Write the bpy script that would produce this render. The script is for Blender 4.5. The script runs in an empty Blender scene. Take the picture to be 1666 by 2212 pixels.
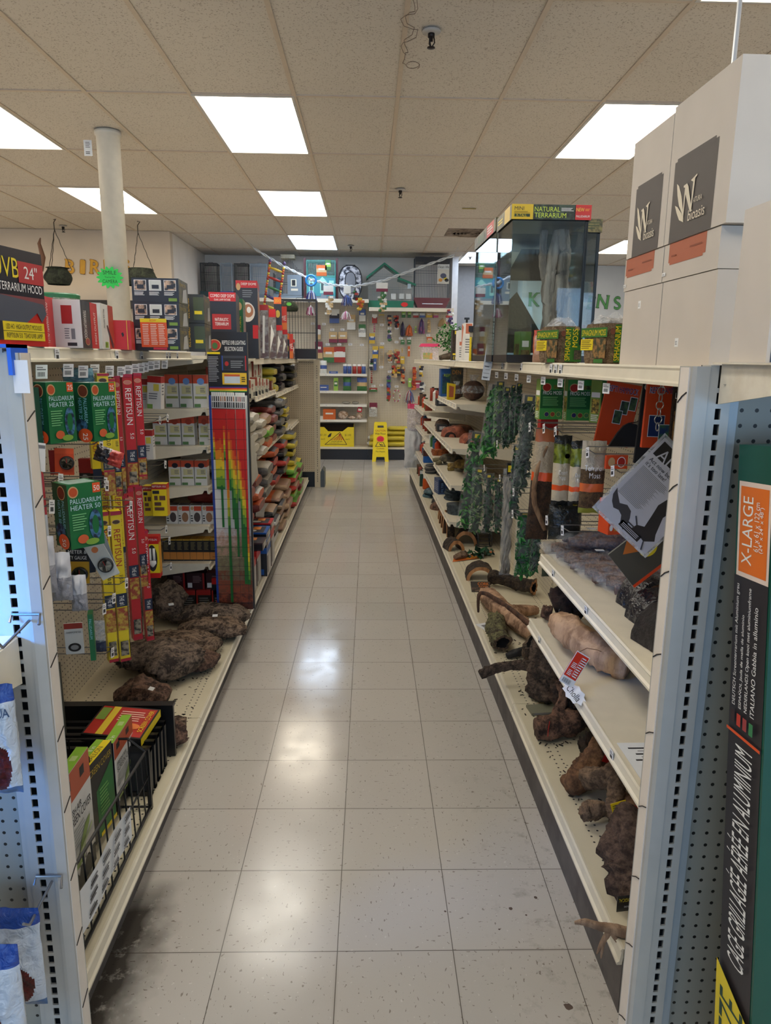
import bpy, math, random
from mathutils import Vector, Matrix, noise
PI = math.pi
sc = bpy.context.scene
COL = sc.collection

# ------------------------------------------------------------ camera, world, exposure
cam_d = bpy.data.cameras.new('camera')
cam_d.sensor_fit = 'HORIZONTAL'; cam_d.sensor_width = 36.0
cam_d.lens = 1544.164 / 1666 * 36.0
cam_d.clip_start = 0.02
cam = bpy.data.objects.new('camera', cam_d); COL.objects.link(cam)
cam.matrix_world = Matrix(((0.999404, -0.003433, -0.034359, 0.000000), (-0.032872, 0.210061, -0.977136, 0.000000), (0.010572, 0.977682, 0.209823, 1.524920), (0.000000, 0.000000, 0.000000, 1.000000)))
sc.camera = cam
sc.view_settings.view_transform = 'Standard'
sc.view_settings.look = 'None'
sc.view_settings.exposure = 0.56
sc.view_settings.gamma = 1.0
sc.view_settings.use_curve_mapping = False
sc.cycles.use_denoising = True
sc.cycles.max_bounces = 7
sc.cycles.diffuse_bounces = 3
sc.cycles.glossy_bounces = 4
sc.cycles.transparent_max_bounces = 24
sc.cycles.sample_clamp_indirect = 6.0
wd = bpy.data.worlds.new('daylight'); sc.world = wd; wd.use_nodes = True
_bg = wd.node_tree.nodes['Background']
_sky = wd.node_tree.nodes.new('ShaderNodeTexSky'); _sky.sky_type = 'HOSEK_WILKIE'; _sky.sun_direction = (0.3, 0.5, 0.8)
wd.node_tree.links.new(_sky.outputs[0], _bg.inputs[0]); _bg.inputs[1].default_value = 0.6
def area(name, loc, size, rot, power, col, spread=180):
    l = bpy.data.lights.new(name, 'AREA'); l.shape = 'RECTANGLE'; l.size, l.size_y = size
    l.energy = power; l.color = col; l.spread = math.radians(spread)
    o = bpy.data.objects.new(name, l); COL.objects.link(o); o.location = loc; o.rotation_euler = rot; return o
# daylight through the shop front behind the camera
area('storefront_daylight', (0.5, -5.35, 1.45), (9.0, 2.3), (math.radians(90), 0, 0), 150, (0.42, 0.66, 1.0))
# blue light of an aquarium lamp on the left, in front of the left end display
area('aquarium_lamp_light', (-1.25, 0.72, 1.26), (0.30, 0.08), (math.radians(72), 0, math.radians(-38)), 3.0, (0.06, 0.30, 1.0), 55)
PANEL = 7.0     # brightness of the ceiling light diffusers

# ------------------------------------------------------------ materials
def lin(c):
    return tuple(((x/255)/12.92 if x/255 <= .04045 else ((x/255+.055)/1.055)**2.4) for x in c)
class N:
    """socket arithmetic inside a node tree"""
    def __init__(s, t, k): s.t, s.k = t, k
    def op(s, o, b=None, c=None, rev=False):
        n = s.t.nodes.new('ShaderNodeMath'); n.operation = o
        a = [s, b, c] if not rev else [b, s, c]
        for i, x in enumerate(a):
            if x is None: continue
            if isinstance(x, N): s.t.links.new(x.k, n.inputs[i])
            else: n.inputs[i].default_value = x
        return N(s.t, n.outputs[0])
    def __add__(s, b): return s.op('ADD', b)
    def __sub__(s, b): return s.op('SUBTRACT', b)
    def __rsub__(s, b): return s.op('SUBTRACT', b, rev=True)
    def __mul__(s, b): return s.op('MULTIPLY', b)
    def __truediv__(s, b): return s.op('DIVIDE', b)
    def __lt__(s, b): return s.op('LESS_THAN', b)
    def __gt__(s, b): return s.op('GREATER_THAN', b)
    def fl(s): return s.op('FLOOR')
    def fr(s): return s.op('FRACT')
    def ab(s): return s.op('ABSOLUTE')
    def mx(s, b): return s.op('MAXIMUM', b)
    def mn(s, b): return s.op('MINIMUM', b)
    def ramp(s, a, b):
        n = s.t.nodes.new('ShaderNodeMapRange'); n.clamp = True
        s.t.links.new(s.k, n.inputs[0]); n.inputs[1].default_value = a; n.inputs[2].default_value = b
        return N(s.t, n.outputs[0])
def coords(t, kind='Object', scale=(1, 1, 1), rotz=0, loc=(0, 0, 0)):
    tc = t.nodes.new('ShaderNodeTexCoord'); mp = t.nodes.new('ShaderNodeMapping')
    t.links.new(tc.outputs[kind], mp.inputs[0]); mp.inputs['Scale'].default_value = scale
    mp.inputs['Rotation'].default_value = (0, 0, rotz); mp.inputs['Location'].default_value = loc
    return mp.outputs[0]
def sep(t, v):
    n = t.nodes.new('ShaderNodeSeparateXYZ'); t.links.new(v, n.inputs[0]); return [N(t, n.outputs[i]) for i in range(3)]
def noi(t, v, scale, detail=3, rough=.5, dist=0):
    n = t.nodes.new('ShaderNodeTexNoise'); t.links.new(v, n.inputs[0]); n.inputs['Scale'].default_value = scale
    n.inputs['Detail'].default_value = detail; n.inputs['Roughness'].default_value = rough; n.inputs['Distortion'].default_value = dist
    return N(t, n.outputs[0])
def rnd(t, a, b, c=0.0):
    n = t.nodes.new('ShaderNodeTexWhiteNoise'); n.noise_dimensions = '3D'; cb = t.nodes.new('ShaderNodeCombineXYZ')
    for i, x in enumerate((a, b, c)):
        if isinstance(x, N): t.links.new(x.k, cb.inputs[i])
        else: cb.inputs[i].default_value = x
    t.links.new(cb.outputs[0], n.inputs[0]); return N(t, n.outputs[0])
def mixc(t, f, a, b):
    n = t.nodes.new('ShaderNodeMix'); n.data_type = 'RGBA'
    if isinstance(f, N): t.links.new(f.k, n.inputs[0])
    else: n.inputs[0].default_value = f
    for i, x in ((6, a), (7, b)):
        if isinstance(x, (tuple, list)): n.inputs[i].default_value = (*x[:3], 1)
        else: t.links.new(x, n.inputs[i])
    return n.outputs[2]
def bumpn(t, h, strength, dist=.01):
    n = t.nodes.new('ShaderNodeBump'); n.inputs['Strength'].default_value = strength; n.inputs['Distance'].default_value = dist
    t.links.new(h.k if isinstance(h, N) else h, n.inputs['Height']); return n.outputs[0]
def newmat(name):
    m = bpy.data.materials.new(name); m.use_nodes = True
    return m, m.node_tree, m.node_tree.nodes['Principled BSDF']
_mc = {}
def M(c, rough=.5, metal=0, kind='plain', alpha=1, emit=0, c2=None, scale=20, bump=0.0, spec=.5):
    """a procedural material: base colour with a fine noise, or one of a few patterns"""
    key = (c, rough, metal, kind, alpha, emit, c2, scale, bump, spec)
    if key in _mc: return _mc[key]
    m, t, b = newmat('%s_%02x%02x%02x' % ((kind,) + tuple(c)))
    L = lin(c); b.inputs['Roughness'].default_value = rough; b.inputs['Metallic'].default_value = metal
    b.inputs['Specular IOR Level'].default_value = spec
    v = coords(t)
    if kind == 'plain':
        f = noi(t, v, scale, 2)
        col = mixc(t, f, tuple(x*.9 for x in L), tuple(min(1, x*1.08) for x in L))
    elif kind == 'grain':      # streaked along local z
        f = noi(t, coords(t, scale=(1, 1, .12)), scale, 6, .65)
        col = mixc(t, f.ramp(.42, .60), L, lin(c2)); bump = bump or .8
        t.links.new(bumpn(t, f, bump, .012), b.inputs['Normal'])
    elif kind == 'blotch':
        f = noi(t, v, scale, 6, .6)
        col = mixc(t, f.ramp(.42, .58), L, lin(c2))
    elif kind == 'bark':
        f = noi(t, v, scale, 8, .7, .6)
        g = noi(t, v, scale*4, 5, .7)
        col = mixc(t, (f*.6+g*.4).ramp(.42, .56), L, lin(c2))
        t.links.new(bumpn(t, f*.6+g*.4, 1.0, .03), b.inputs['Normal'])
    elif kind == 'crinkle':
        f = noi(t, v, scale, 4, .6)
        col = mixc(t, f, tuple(x*.85 for x in L), tuple(min(1, x*1.1) for x in L))
        t.links.new(bumpn(t, noi(t, v, 45, 3, .5, 1.5), .7, .008), b.inputs['Normal'])
    elif kind == 'stripe':
        x, y, z = sep(t, v)
        f = ((x+y*.6+z*scale).fr()-.5).ab()
        col = mixc(t, f > .25, L, lin(c2))
    t.links.new(col, b.inputs['Base Color'])
    if bump and kind == 'plain': t.links.new(bumpn(t, noi(t, v, scale*3, 3), bump, .004), b.inputs['Normal'])
    if alpha < 1: b.inputs['Alpha'].default_value = alpha
    if emit: b.inputs['Emission Color'].default_value = (*L, 1); b.inputs['Emission Strength'].default_value = emit
    _mc[key] = m; return m
def film(c=(235, 238, 240), alpha=.16, rough=.12):
    key = ('film', c, alpha)
    if key in _mc: return _mc[key]
    m, t, b = newmat('clear_film'); b.inputs['Base Color'].default_value = (*lin(c), 1)
    b.inputs['Roughness'].default_value = rough; b.inputs['Specular IOR Level'].default_value = .8
    v = coords(t); f = noi(t, v, 30, 3, .55, 1.2)
    t.links.new((f.ramp(.35, .75)*alpha*1.5+alpha*.35).k, b.inputs['Alpha'])
    t.links.new(bumpn(t, f, .9, .01), b.inputs['Normal']); _mc[key] = m; return m
def glassm(c=(247, 251, 250), alpha=.10):
    key = ('glass', c, alpha)
    if key in _mc: return _mc[key]
    m, t, b = newmat('clear_glass')
    tr = t.nodes.new('ShaderNodeBsdfTransparent'); tr.inputs[0].default_value = (*lin(c), 1)
    gl = t.nodes.new('ShaderNodeBsdfGlossy'); gl.inputs['Roughness'].default_value = .02
    fr = t.nodes.new('ShaderNodeFresnel'); fr.inputs[0].default_value = 1.5
    mx = t.nodes.new('ShaderNodeMixShader'); o = t.nodes['Material Output']
    t.links.new((N(t, fr.outputs[0])*.8+alpha*.08).k, mx.inputs[0]); t.links.new(tr.outputs[0], mx.inputs[1]); t.links.new(gl.outputs[0], mx.inputs[2])
    t.links.new(mx.outputs[0], o.inputs[0]); _mc[key] = m; return m
def pegmat(c, axes=(1, 2), rad=.0033, pitch=.0254, name='pegboard', rows=None, off=(0.0127, 0.0127)):
    m, t, b = newmat(name); b.inputs['Roughness'].default_value = .45
    v = coords(t); q = sep(t, v)
    u, w = q[axes[0]]+off[0], q[axes[1]]+off[1]
    a = ((u/pitch).fr()-.5)*pitch; d = ((w/pitch).fr()-.5)*pitch
    f = (a*a+d*d) < rad*rad
    if rows:    # only rows near the given values of the second axis
        g = None
        for lo, hi in rows:
            k = (q[axes[1]] > lo)*(q[axes[1]] < hi); g = k if g is None else g+k
        f = f*g
    L = lin(c); n = noi(t, v, 6, 4)
    col = mixc(t, n, tuple(x*.88 for x in L), tuple(min(1, x*1.06) for x in L))
    t.links.new(mixc(t, f, col, (.012, .010, .008)), b.inputs['Base Color'])
    return m

# ------------------------------------------------------------ mesh builder
_tc = {}
def textmesh(s):
    if s in _tc: return _tc[s]
    c = bpy.data.curves.new('t', 'FONT'); c.body = s; c.size = 1; c.resolution_u = 3
    o = bpy.data.objects.new('t', c); COL.objects.link(o)
    dg = bpy.context.evaluated_depsgraph_get(); me = bpy.data.meshes.new_from_object(o.evaluated_get(dg))
    v = [tuple(x.co) for x in me.vertices]; f = [tuple(p.vertices) for p in me.polygons]
    bpy.data.objects.remove(o); bpy.data.curves.remove(c); bpy.data.meshes.remove(me)
    x0 = min(a[0] for a in v); x1 = max(a[0] for a in v); y0 = min(a[1] for a in v); y1 = max(a[1] for a in v)
    v = [((a[0]-x0)/(x1-x0), (a[1]-y0)/(y1-y0)) for a in v]
    _tc[s] = (v, f, (x1-x0)/(y1-y0)); return _tc[s]
class MB:
    def __init__(s): s.v, s.f, s.m, s.mats, s.T = [], [], [], [], None
    def mi(s, m):
        if m not in s.mats: s.mats.append(m)
        return s.mats.index(m)
    def add(s, vs, fs, m):
        k = len(s.v); s.v += [(s.T @ Vector(v)) if s.T else Vector(v) for v in vs]
        for i, f in enumerate(fs):
            s.f.append([k+j for j in f]); s.m.append(s.mi(m[i] if isinstance(m, list) else m))
        return s
    def box(s, a, b, m):
        x0, y0, z0 = [min(p, q) for p, q in zip(a, b)]; x1, y1, z1 = [max(p, q) for p, q in zip(a, b)]
        return s.add([(x0, y0, z0), (x1, y0, z0), (x1, y1, z0), (x0, y1, z0), (x0, y0, z1), (x1, y0, z1), (x1, y1, z1), (x0, y1, z1)],
                     [(0, 3, 2, 1), (4, 5, 6, 7), (0, 1, 5, 4), (1, 2, 6, 5), (2, 3, 7, 6), (3, 0, 4, 7)], m)
    def poly(s, pts, m): return s.add(pts, [tuple(range(len(pts)))], m)
    def ext(s, pts, d, m, mside=None):
        """planar outline extruded by vector d"""
        n = len(pts); d = Vector(d); a = [Vector(p) for p in pts]
        fs = [tuple(range(n))[::-1], tuple(range(n, 2*n))]+[(i, (i+1) % n, n+(i+1) % n, n+i) for i in range(n)]
        return s.add(a+[p+d for p in a], fs, [m, m]+[mside or m]*n)
    def tube(s, pts, r, m, n=8, cap=True, closed=False):
        P = [Vector(p) for p in pts]; k = len(P); rs = r if isinstance(r, (list, tuple)) else [r]*k
        vs, fs = [], []; up = None
        for i, p in enumerate(P):
            a, b = (P[i-1] if i or closed else P[i]), (P[(i+1) % k] if i < k-1 or closed else P[i])
            d = (b-a); d = d.normalized() if d.length > 1e-9 else Vector((0, 0, 1))
            if up is None: up = d.orthogonal().normalized()
            up = (up-d*up.dot(d)); up = up.normalized() if up.length > 1e-6 else d.orthogonal().normalized()
            w = d.cross(up)
            for j in range(n):
                t = 2*PI*j/n; vs.append(p+(up*math.cos(t)+w*math.sin(t))*rs[i])
        for i in range(k if closed else k-1):
            for j in range(n):
                fs.append((i*n+j, i*n+(j+1) % n, ((i+1) % k)*n+(j+1) % n, ((i+1) % k)*n+j))
        if cap and not closed: fs += [tuple(range(n))[::-1], tuple(range((k-1)*n, k*n))]
        return s.add(vs, fs, m)
    def lathe(s, prof, m, n=24, c=(0, 0, 0)):
        vs, fs = [], []; k = len(prof)
        for r, z in prof:
            for j in range(n): t = 2*PI*j/n; vs.append((c[0]+r*math.cos(t), c[1]+r*math.sin(t), c[2]+z))
        for i in range(k-1):
            for j in range(n): fs.append((i*n+j, i*n+(j+1) % n, (i+1)*n+(j+1) % n, (i+1)*n+j))
        return s.add(vs, fs+[tuple(range(n))[::-1], tuple(range((k-1)*n, k*n))], m)
    def surf(s, fn, nu, nv, m, wrap=False):
        """parametric sheet; m may be a function of (u, v)"""
        cu = nu if wrap else nu+1
        vs = [fn(i/nu, j/nv) for j in range(nv+1) for i in range(cu)]; fs, ms = [], []
        for j in range(nv):
            for i in range(nu):
                fs.append((j*cu+i, j*cu+(i+1) % cu, (j+1)*cu+(i+1) % cu, (j+1)*cu+i))
                ms.append(m((i+.5)/nu, (j+.5)/nv) if callable(m) else m)
        return s.add(vs, fs, ms)
    def txt(s, text, o, ux, uy, h, m, w=None, fn=None, centre=False):
        v, f, asp = textmesh(text); ux, uy, o = Vector(ux).normalized(), Vector(uy).normalized(), Vector(o)
        W = h*asp
        if w and W > w: W = w
        if centre: o = o-ux*W/2
        return s.add([(o+ux*a*W+uy*b*h) if fn is None else fn(o+ux*a*W+uy*b*h) for a, b in v], f, m)
    def build(s, name, parent=None, smooth=False, loc=None, rotz=0, rot=None, bevel=0):
        me = bpy.data.meshes.new(name); me.from_pydata([tuple(v) for v in s.v], [], s.f)
        for m in s.mats: me.materials.append(m)
        me.polygons.foreach_set('material_index', s.m)
        if smooth: me.polygons.foreach_set('use_smooth', [True]*len(s.f))
        me.update(); o = bpy.data.objects.new(name, me); COL.objects.link(o)
        if parent: o.parent = parent
        if loc: o.location = loc
        o.rotation_euler = rot or (0, 0, rotz)
        if bevel: b = o.modifiers.new('bevel', 'BEVEL'); b.width = bevel; b.segments = 2; b.limit_method = 'ANGLE'
        return o
def tag(o, label, cat, group=None, kind=None):
    if label: o['label'] = label
    if cat: o['category'] = cat
    if group: o['group'] = group
    if kind: o['kind'] = kind
    return o
def thing(name, label, cat, loc=(0, 0, 0), rotz=0, group=None, rot=None):
    o = bpy.data.objects.new(name, None); COL.objects.link(o); o.location = loc; o.rotation_euler = rot or (0, 0, rotz)
    o.empty_display_size = .05
    return tag(o, label, cat, group)
_kids = {}
def dup(root, label, loc, rotz=None, group=None, rot=None):
    if root.name not in _kids: _kids[root.name] = [(c, [g for g in COL.objects if g.parent == c]) for c in COL.objects if c.parent == root]
    r = root.copy(); COL.objects.link(r); r.location = loc
    if rot: r.rotation_euler = rot
    elif rotz is not None: r.rotation_euler = (0, 0, rotz)
    r['label'] = label
    if group: r['group'] = group
    for ch, gs in _kids[root.name]:
        c = ch.copy(); COL.objects.link(c); c.parent = r
        for g in gs: d = g.copy(); COL.objects.link(d); d.parent = c
    return r
ORD = ['first', 'second', 'third', 'fourth', 'fifth', 'sixth', 'seventh', 'eighth', 'ninth', 'tenth', 'eleventh', 'twelfth', 'thirteenth', 'fourteenth', 'fifteenth', 'sixteenth', 'seventeenth', 'eighteenth', 'nineteenth', 'twentieth']

# frequent colours
CREAM = M((222, 212, 190), .42); CREAMW = M((230, 221, 200), .35)
WHITE = M((235, 233, 228), .5); PAPER = M((226, 228, 230), .55); BLACK = M((22, 22, 24), .4); DARK = M((38, 38, 42), .5)
RED = M((196, 26, 22), .38); RED2 = M((168, 36, 32), .4); ORANGE = M((226, 84, 28), .4); YEL = M((232, 206, 30), .38)
GREEN = M((28, 104, 52), .38); DGREEN = M((12, 72, 50), .35); LIME = M((134, 180, 50), .4); BLUE = M((24, 92, 176), .4); GREY = M((130, 132, 136), .5)
WIRE = M((150, 152, 156), .3, .9); STEEL = M((170, 172, 176), .3, .8); BROWN = M((96, 62, 42), .6)
TXT = M((30, 30, 34), .5); LINEC = M((120, 120, 124), .6); TAN = M((196, 158, 112), .6); SILVER = M((190, 192, 196), .25, .7)

FACES = {'f': ((-1, -1, 0), (1, 0, 0), (0, 0, 1), (0, -1, 0)), 'r': ((1, -1, 0), (0, 1, 0), (0, 0, 1), (1, 0, 0)),
         'b': ((1, 1, 0), (-1, 0, 0), (0, 0, 1), (0, 1, 0)), 'l': ((-1, 1, 0), (0, -1, 0), (0, 0, 1), (-1, 0, 0)),
         't': ((-1, -1, 1), (1, 0, 0), (0, 1, 0), (0, 0, 1))}
def deco(mb, size, items, ox=0, oy=0, oz=0):
    """flat print on the faces of a box w x d x h that stands on oz, centred on ox, oy"""
    w, d, h = size; k = {}
    for it in items:
        fc = it[0]; o, ux, uy, nn = FACES[fc]
        o = Vector((ox+o[0]*w/2, oy+o[1]*d/2, oz+o[2]*h)); ux, uy, nn = Vector(ux), Vector(uy), Vector(nn)
        W = w if abs(ux.x) > .5 else d; H = h if abs(uy.z) > .5 else d
        k[fc] = k.get(fc, 0)+1; e = nn*.00035*k[fc]
        P = lambda a, b: o+e+ux*(a*W)+uy*(b*H)
        what = it[1]
        if what == 'rect':
            x0, y0, x1, y1 = it[2]; mb.poly([P(x0, y0), P(x1, y0), P(x1, y1), P(x0, y1)], it[3])
        elif what == 'tri': mb.poly([P(*p) for p in it[2]], it[3])
        elif what == 'oval':
            cx, cy, rx, ry = it[2]; mb.poly([P(cx+rx*math.cos(2*PI*i/20), cy+ry*math.sin(2*PI*i/20)) for i in range(20)], it[3])
        elif what == 'lines':
            x0, y0, x1, y1, n = it[2]; rr = random.Random(n*7+int(x0*100))
            for i in range(n):
                y = y1-(y1-y0)*(i+.5)/n; t = (y1-y0)/n*.22; xe = x1-(x1-x0)*rr.random()*.25
                mb.poly([P(x0, y-t), P(xe, y-t), P(xe, y+t), P(x0, y+t)], it[3])
        elif what == 'txt':     # (face,'txt',(x,y,hfrac,maxw),mat,string)
            x, y, hf, mw = it[2]; mb.txt(it[4], P(x, y), ux, uy, hf*H, it[3], mw*W if mw else None)
        elif what == 'vtxt':    # reads upwards
            x, y, hf, mw = it[2]; mb.txt(it[4], P(x, y), uy, -ux, hf*W, it[3], mw*H if mw else None)
        elif what == 'dtxt':    # reads downwards
            x, y, hf, mw = it[2]; mb.txt(it[4], P(x, y), -uy, ux, hf*W, it[3], mw*H if mw else None)
def carton(name, label, cat, size, loc, rotz, base, items=(), group=None, parent=None, rot=None, faces=None, bevel=.0015):
    """a printed box; faces may give another colour for single faces f r b l t"""
    w, d, h = size; mb = MB(); x, y = w/2, d/2; F = faces or {}
    mb.add([(-x, -y, 0), (x, -y, 0), (x, y, 0), (-x, y, 0), (-x, -y, h), (x, -y, h), (x, y, h), (-x, y, h)],
           [(0, 3, 2, 1), (4, 5, 6, 7), (0, 1, 5, 4), (1, 2, 6, 5), (2, 3, 7, 6), (3, 0, 4, 7)],
           [base, F.get('t', base), F.get('f', base), F.get('r', base), F.get('b', base), F.get('l', base)])
    deco(mb, size, items)
    o = mb.build(name, parent, loc=loc, rotz=rotz, rot=rot)
    if cat: tag(o, label, cat, group)
    return o
def logo(f, cx, cy, r, asp=1.0):
    """oval badge: dark rim, red field, green figure"""
    return [(f, 'oval', (cx, cy, r*asp, r), TAN), (f, 'oval', (cx, cy, r*.88*asp, r*.88), M((150, 34, 24), .4)), (f, 'oval', (cx, cy*1.0, r*.45*asp, r*.6), M((60, 110, 50), .4))]
def shift(loc, dx=0, dy=0, dz=0): return (loc[0]+dx, loc[1]+dy, loc[2]+dz)
def pillow(mb, w, h, d, paint, nu=14, nv=18, seed=0, crumple=.12, flat=.06, back=None, power=.55):
    """a filled pouch standing in the x-z plane, centred on x = 0, bottom at z = 0, its front towards -y"""
    def prof(u, v):
        a = max(0, min(1, (1-abs(2*u-1))/(1-flat))); b = max(0, min(1, (1-abs(2*v-1)-flat)/(1-flat)))
        return (max(0, 1-(1-a)**2.2)**power)*(max(0, 1-(1-b)**2.6)**power)
    def side(sg):
        def fn(u, v):
            x = (u-.5)*w; z = v*h; p = prof(u, v)
            n = noise.noise(Vector((u*5+seed*3.1, v*6, sg*2+seed)))*crumple+noise.noise(Vector((u*13+seed, v*15, sg)))*crumple*.45
            x += noise.noise(Vector((v*5, seed, 1)))*w*.03*(1 if u in (0, 1) else 1)
            return (x, sg*(d/2)*p*(1+n*2.2)+n*d*.25*(.3+p), z+noise.noise(Vector((u*4, seed, 7)))*h*.015)
        return fn
    mb.surf(side(-1), nu, nv, lambda u, v: paint(u, v))
    f2 = side(1)
    mb.surf(lambda u, v: f2(1-u, v), nu, nv, lambda u, v: (back or paint)(1-u, v))
    return lambda x, z, off=.001: Vector((x, side(-1)(min(1, max(0, x/w+.5)), min(1, max(0, z/h)))[1]-off, z))
def wood(mb, pts, rads, m, n=30, sub=9, amp=.25, seed=0, ridge=3.0, flatn=1.0, endm=None, hollow=0, freq=8):
    """an irregular piece of wood or bark along a path; flatn < 1 squashes it"""
    P = [Vector(p) for p in pts]; out, rr = [], []
    for i in range(len(P)-1):
        for k in range(sub):
            t = k/sub; a = P[max(0, i-1)]; b = P[i]; c = P[i+1]; d = P[min(len(P)-1, i+2)]
            out.append(.5*((2*b)+(c-a)*t+(2*a-5*b+4*c-d)*t*t+(3*b-a-3*c+d)*t**3)); rr.append(rads[i]*(1-t)+rads[i+1]*t)
    out.append(P[-1]); rr.append(rads[-1]); K = len(out); vs, fs = [], []
    up = Vector((0, 0, 1))
    for i, p in enumerate(out):
        d = (out[min(K-1, i+1)]-out[max(0, i-1)]).normalized()
        w = d.cross(up); w = w.normalized() if w.length > .1 else Vector((1, 0, 0)); u = w.cross(d)
        for j in range(n):
            t = 2*PI*j/n; q = (math.cos(t), math.sin(t))
            s1 = noise.noise(Vector((q[0]*1.3+seed*5, q[1]*1.3, i/K*freq*.5)))
            s2 = noise.noise(Vector((q[0]*ridge+seed, q[1]*ridge, i/K*freq*.6)))
            s3 = noise.noise(Vector((q[0]*7+seed, q[1]*7, i/K*freq*3)))
            s4 = abs(noise.noise(Vector((q[0]*4+seed, q[1]*4, i/K*freq*.9+s3))))
            r = rr[i]*(1+amp*(s1*1.1+s2*.9+s3*.7+s4*1.1-.2))
            vs.append(p+(w*q[0]+u*q[1]*flatn)*r)
    for i in range(K-1):
        for j in range(n): fs.append((i*n+j, i*n+(j+1) % n, (i+1)*n+(j+1) % n, (i+1)*n+j))
    if hollow:
        mb.add(vs, fs, m)
        for e in (0, K-1):
            c = sum((vs[e*n+j] for j in range(n)), Vector())/n; q = out[min(K-1, e+3)] if e == 0 else out[K-4]
            ring = [c+(vs[e*n+j]-c)*hollow for j in range(n)]; deep = [q+(vs[e*n+j]-c)*hollow*.9 for j in range(n)]
            mb.add([vs[e*n+j] for j in range(n)]+ring, [(j, (j+1) % n, n+(j+1) % n, n+j) for j in range(n)], endm or m)
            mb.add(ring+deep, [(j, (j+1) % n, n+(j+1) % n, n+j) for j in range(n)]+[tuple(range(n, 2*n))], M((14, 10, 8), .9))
    else:
        mb.add(vs, fs+[tuple(range(n))[::-1], tuple(range((K-1)*n, K*n))], [m]*len(fs)+[endm or m]*2)
    return out
# ============================================================ THE ROOM
AROT = -0.01152
def floor_material():
    m, t, b = newmat('vinyl_floor_tiles'); v = coords(t); x, y, z = sep(t, v); T = .3048
    u, w = x/T, y/T
    eu = ((u+.5).fr()-.5).ab()*T; ew = ((w+.5).fr()-.5).ab()*T
    joint = eu.mn(ew) < .0011
    near = eu.mn(ew).ramp(.008, .0)
    r = rnd(t, u.fl(), w.fl()); r2 = rnd(t, u.fl(), w.fl(), 7.0)
    base = mixc(t, r, lin((191, 184, 175)), lin((199, 192, 183)))
    a = noi(t, coords(t, scale=(60, 130, 1)), 1.0, 2, .5, .4); a2 = noi(t, coords(t, scale=(130, 60, 1)), 1.0, 2, .5, .4)
    pick = rnd(t, (u*3).fl(), (w*3).fl(), 3.0) > .5
    fleck = (a > .68)*pick+(a2 > .68)*(1-pick)
    base = mixc(t, fleck.mn(1.0)*.62, base, lin((104, 88, 74)))
    wfl = noi(t, coords(t, scale=(90, 70, 1), loc=(5, 3, 0)), 1.0, 2) > .71
    base = mixc(t, wfl*.35, base, lin((232, 228, 220)))
    grime = noi(t, v, 1.4, 6, .62)
    base = mixc(t, grime.ramp(.55, .95)*.22, base, lin((138, 122, 100)))
    base = mixc(t, near*noi(t, v, 3, 3).ramp(.45, .7)*.3, base, lin((120, 100, 78)))
    # worn and dirty strip beside the left gondola and scuffs along the right kick plate
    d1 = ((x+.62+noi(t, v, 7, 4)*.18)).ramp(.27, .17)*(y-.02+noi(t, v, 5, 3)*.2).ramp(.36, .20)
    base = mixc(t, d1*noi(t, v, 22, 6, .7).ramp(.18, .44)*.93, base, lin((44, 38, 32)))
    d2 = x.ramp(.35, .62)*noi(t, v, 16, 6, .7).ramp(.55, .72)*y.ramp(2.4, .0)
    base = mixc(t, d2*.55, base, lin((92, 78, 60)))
    for sx, sy, sr in ((.298, .136, .004), (.567, .187, .006), (.485, .145, .006), (.525, .12, .004), (.565, -.17, .011), (.44, .07, .003)):
        dd = (x-sx).op('POWER', 2)+(y-sy).op('POWER', 2)
        base = mixc(t, (dd.op('SQRT')+noi(t, v, 60, 3)*sr*1.4 < sr*1.55)*.85, base, lin((66, 38, 24)))
    base = mixc(t, joint*.8, base, lin((58, 48, 38)))
    t.links.new(base, b.inputs['Base Color'])
    rough = r2*.08+.04+noi(t, v, 9, 4).ramp(.35, .75)*.08+y.ramp(6.0, 1.0)*.05
    t.links.new(rough.k, b.inputs['Roughness']); b.inputs['Specular IOR Level'].default_value = .55
    h = noi(t, v, 2.3, 2)*.7+noi(t, v, 14, 3)*.06+r*.12-joint*.10
    t.links.new(bumpn(t, h, .22, .006), b.inputs['Normal'])
    return m
def ceiling_material():
    m, t, b = newmat('fissured_ceiling_tile'); v = coords(t); b.inputs['Roughness'].default_value = .9
    pin = noi(t, v, 120, 2, .5) > .63; pin2 = noi(t, v, 46, 3, .6) > .66
    blot = noi(t, v, .9, 4)
    c = mixc(t, blot, lin((206, 198, 186)), lin((220, 212, 200)))
    c = mixc(t, (pin+pin2*.6).mn(1.0)*.55, c, lin((116, 96, 78)))
    t.links.new(c, b.inputs['Base Color']); return m
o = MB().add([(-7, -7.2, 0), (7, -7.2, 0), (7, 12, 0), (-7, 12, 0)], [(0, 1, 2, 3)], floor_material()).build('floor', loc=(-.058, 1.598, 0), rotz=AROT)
tag(o, 'cream vinyl tile floor with dark flecks running down the aisle', 'floor', kind='structure')

CZ = 3.03; CW, CL = .6096, 1.2192
LIGHTS = [(c, r) for c in (-4, -1, 6, -7) for r in (-4, -2, 0, 2, 4)]+[(3, r) for r in (-4, -2, 0, 3, 5)]
LIGHTS = [(c, r) for c, r in LIGHTS if not (c in (-4, -7) and r == 4)]
mb = MB(); ct = ceiling_material(); bar = M((206, 190, 170), .5); BY = -.02
for c in range(-10, 11):
    for r in range(-9, 7):
        if (c, r) in LIGHTS: continue
        x, y = c*CW, r*CL; sag = .006*noise.noise(Vector((c*1.3, r*1.7, 0)))
        mb.add([(x+.004, y+.004, .004+sag*0), (x+CW-.004, y+.004, .004), (x+CW-.004, y+CL-.004, .004), (x+.004, y+CL-.004, .004)], [(3, 2, 1, 0)], ct)
for c in range(-10, 12): mb.box((c*CW-.012, -9*CL, -.003), (c*CW+.012, 7*CL, .006), bar)
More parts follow.
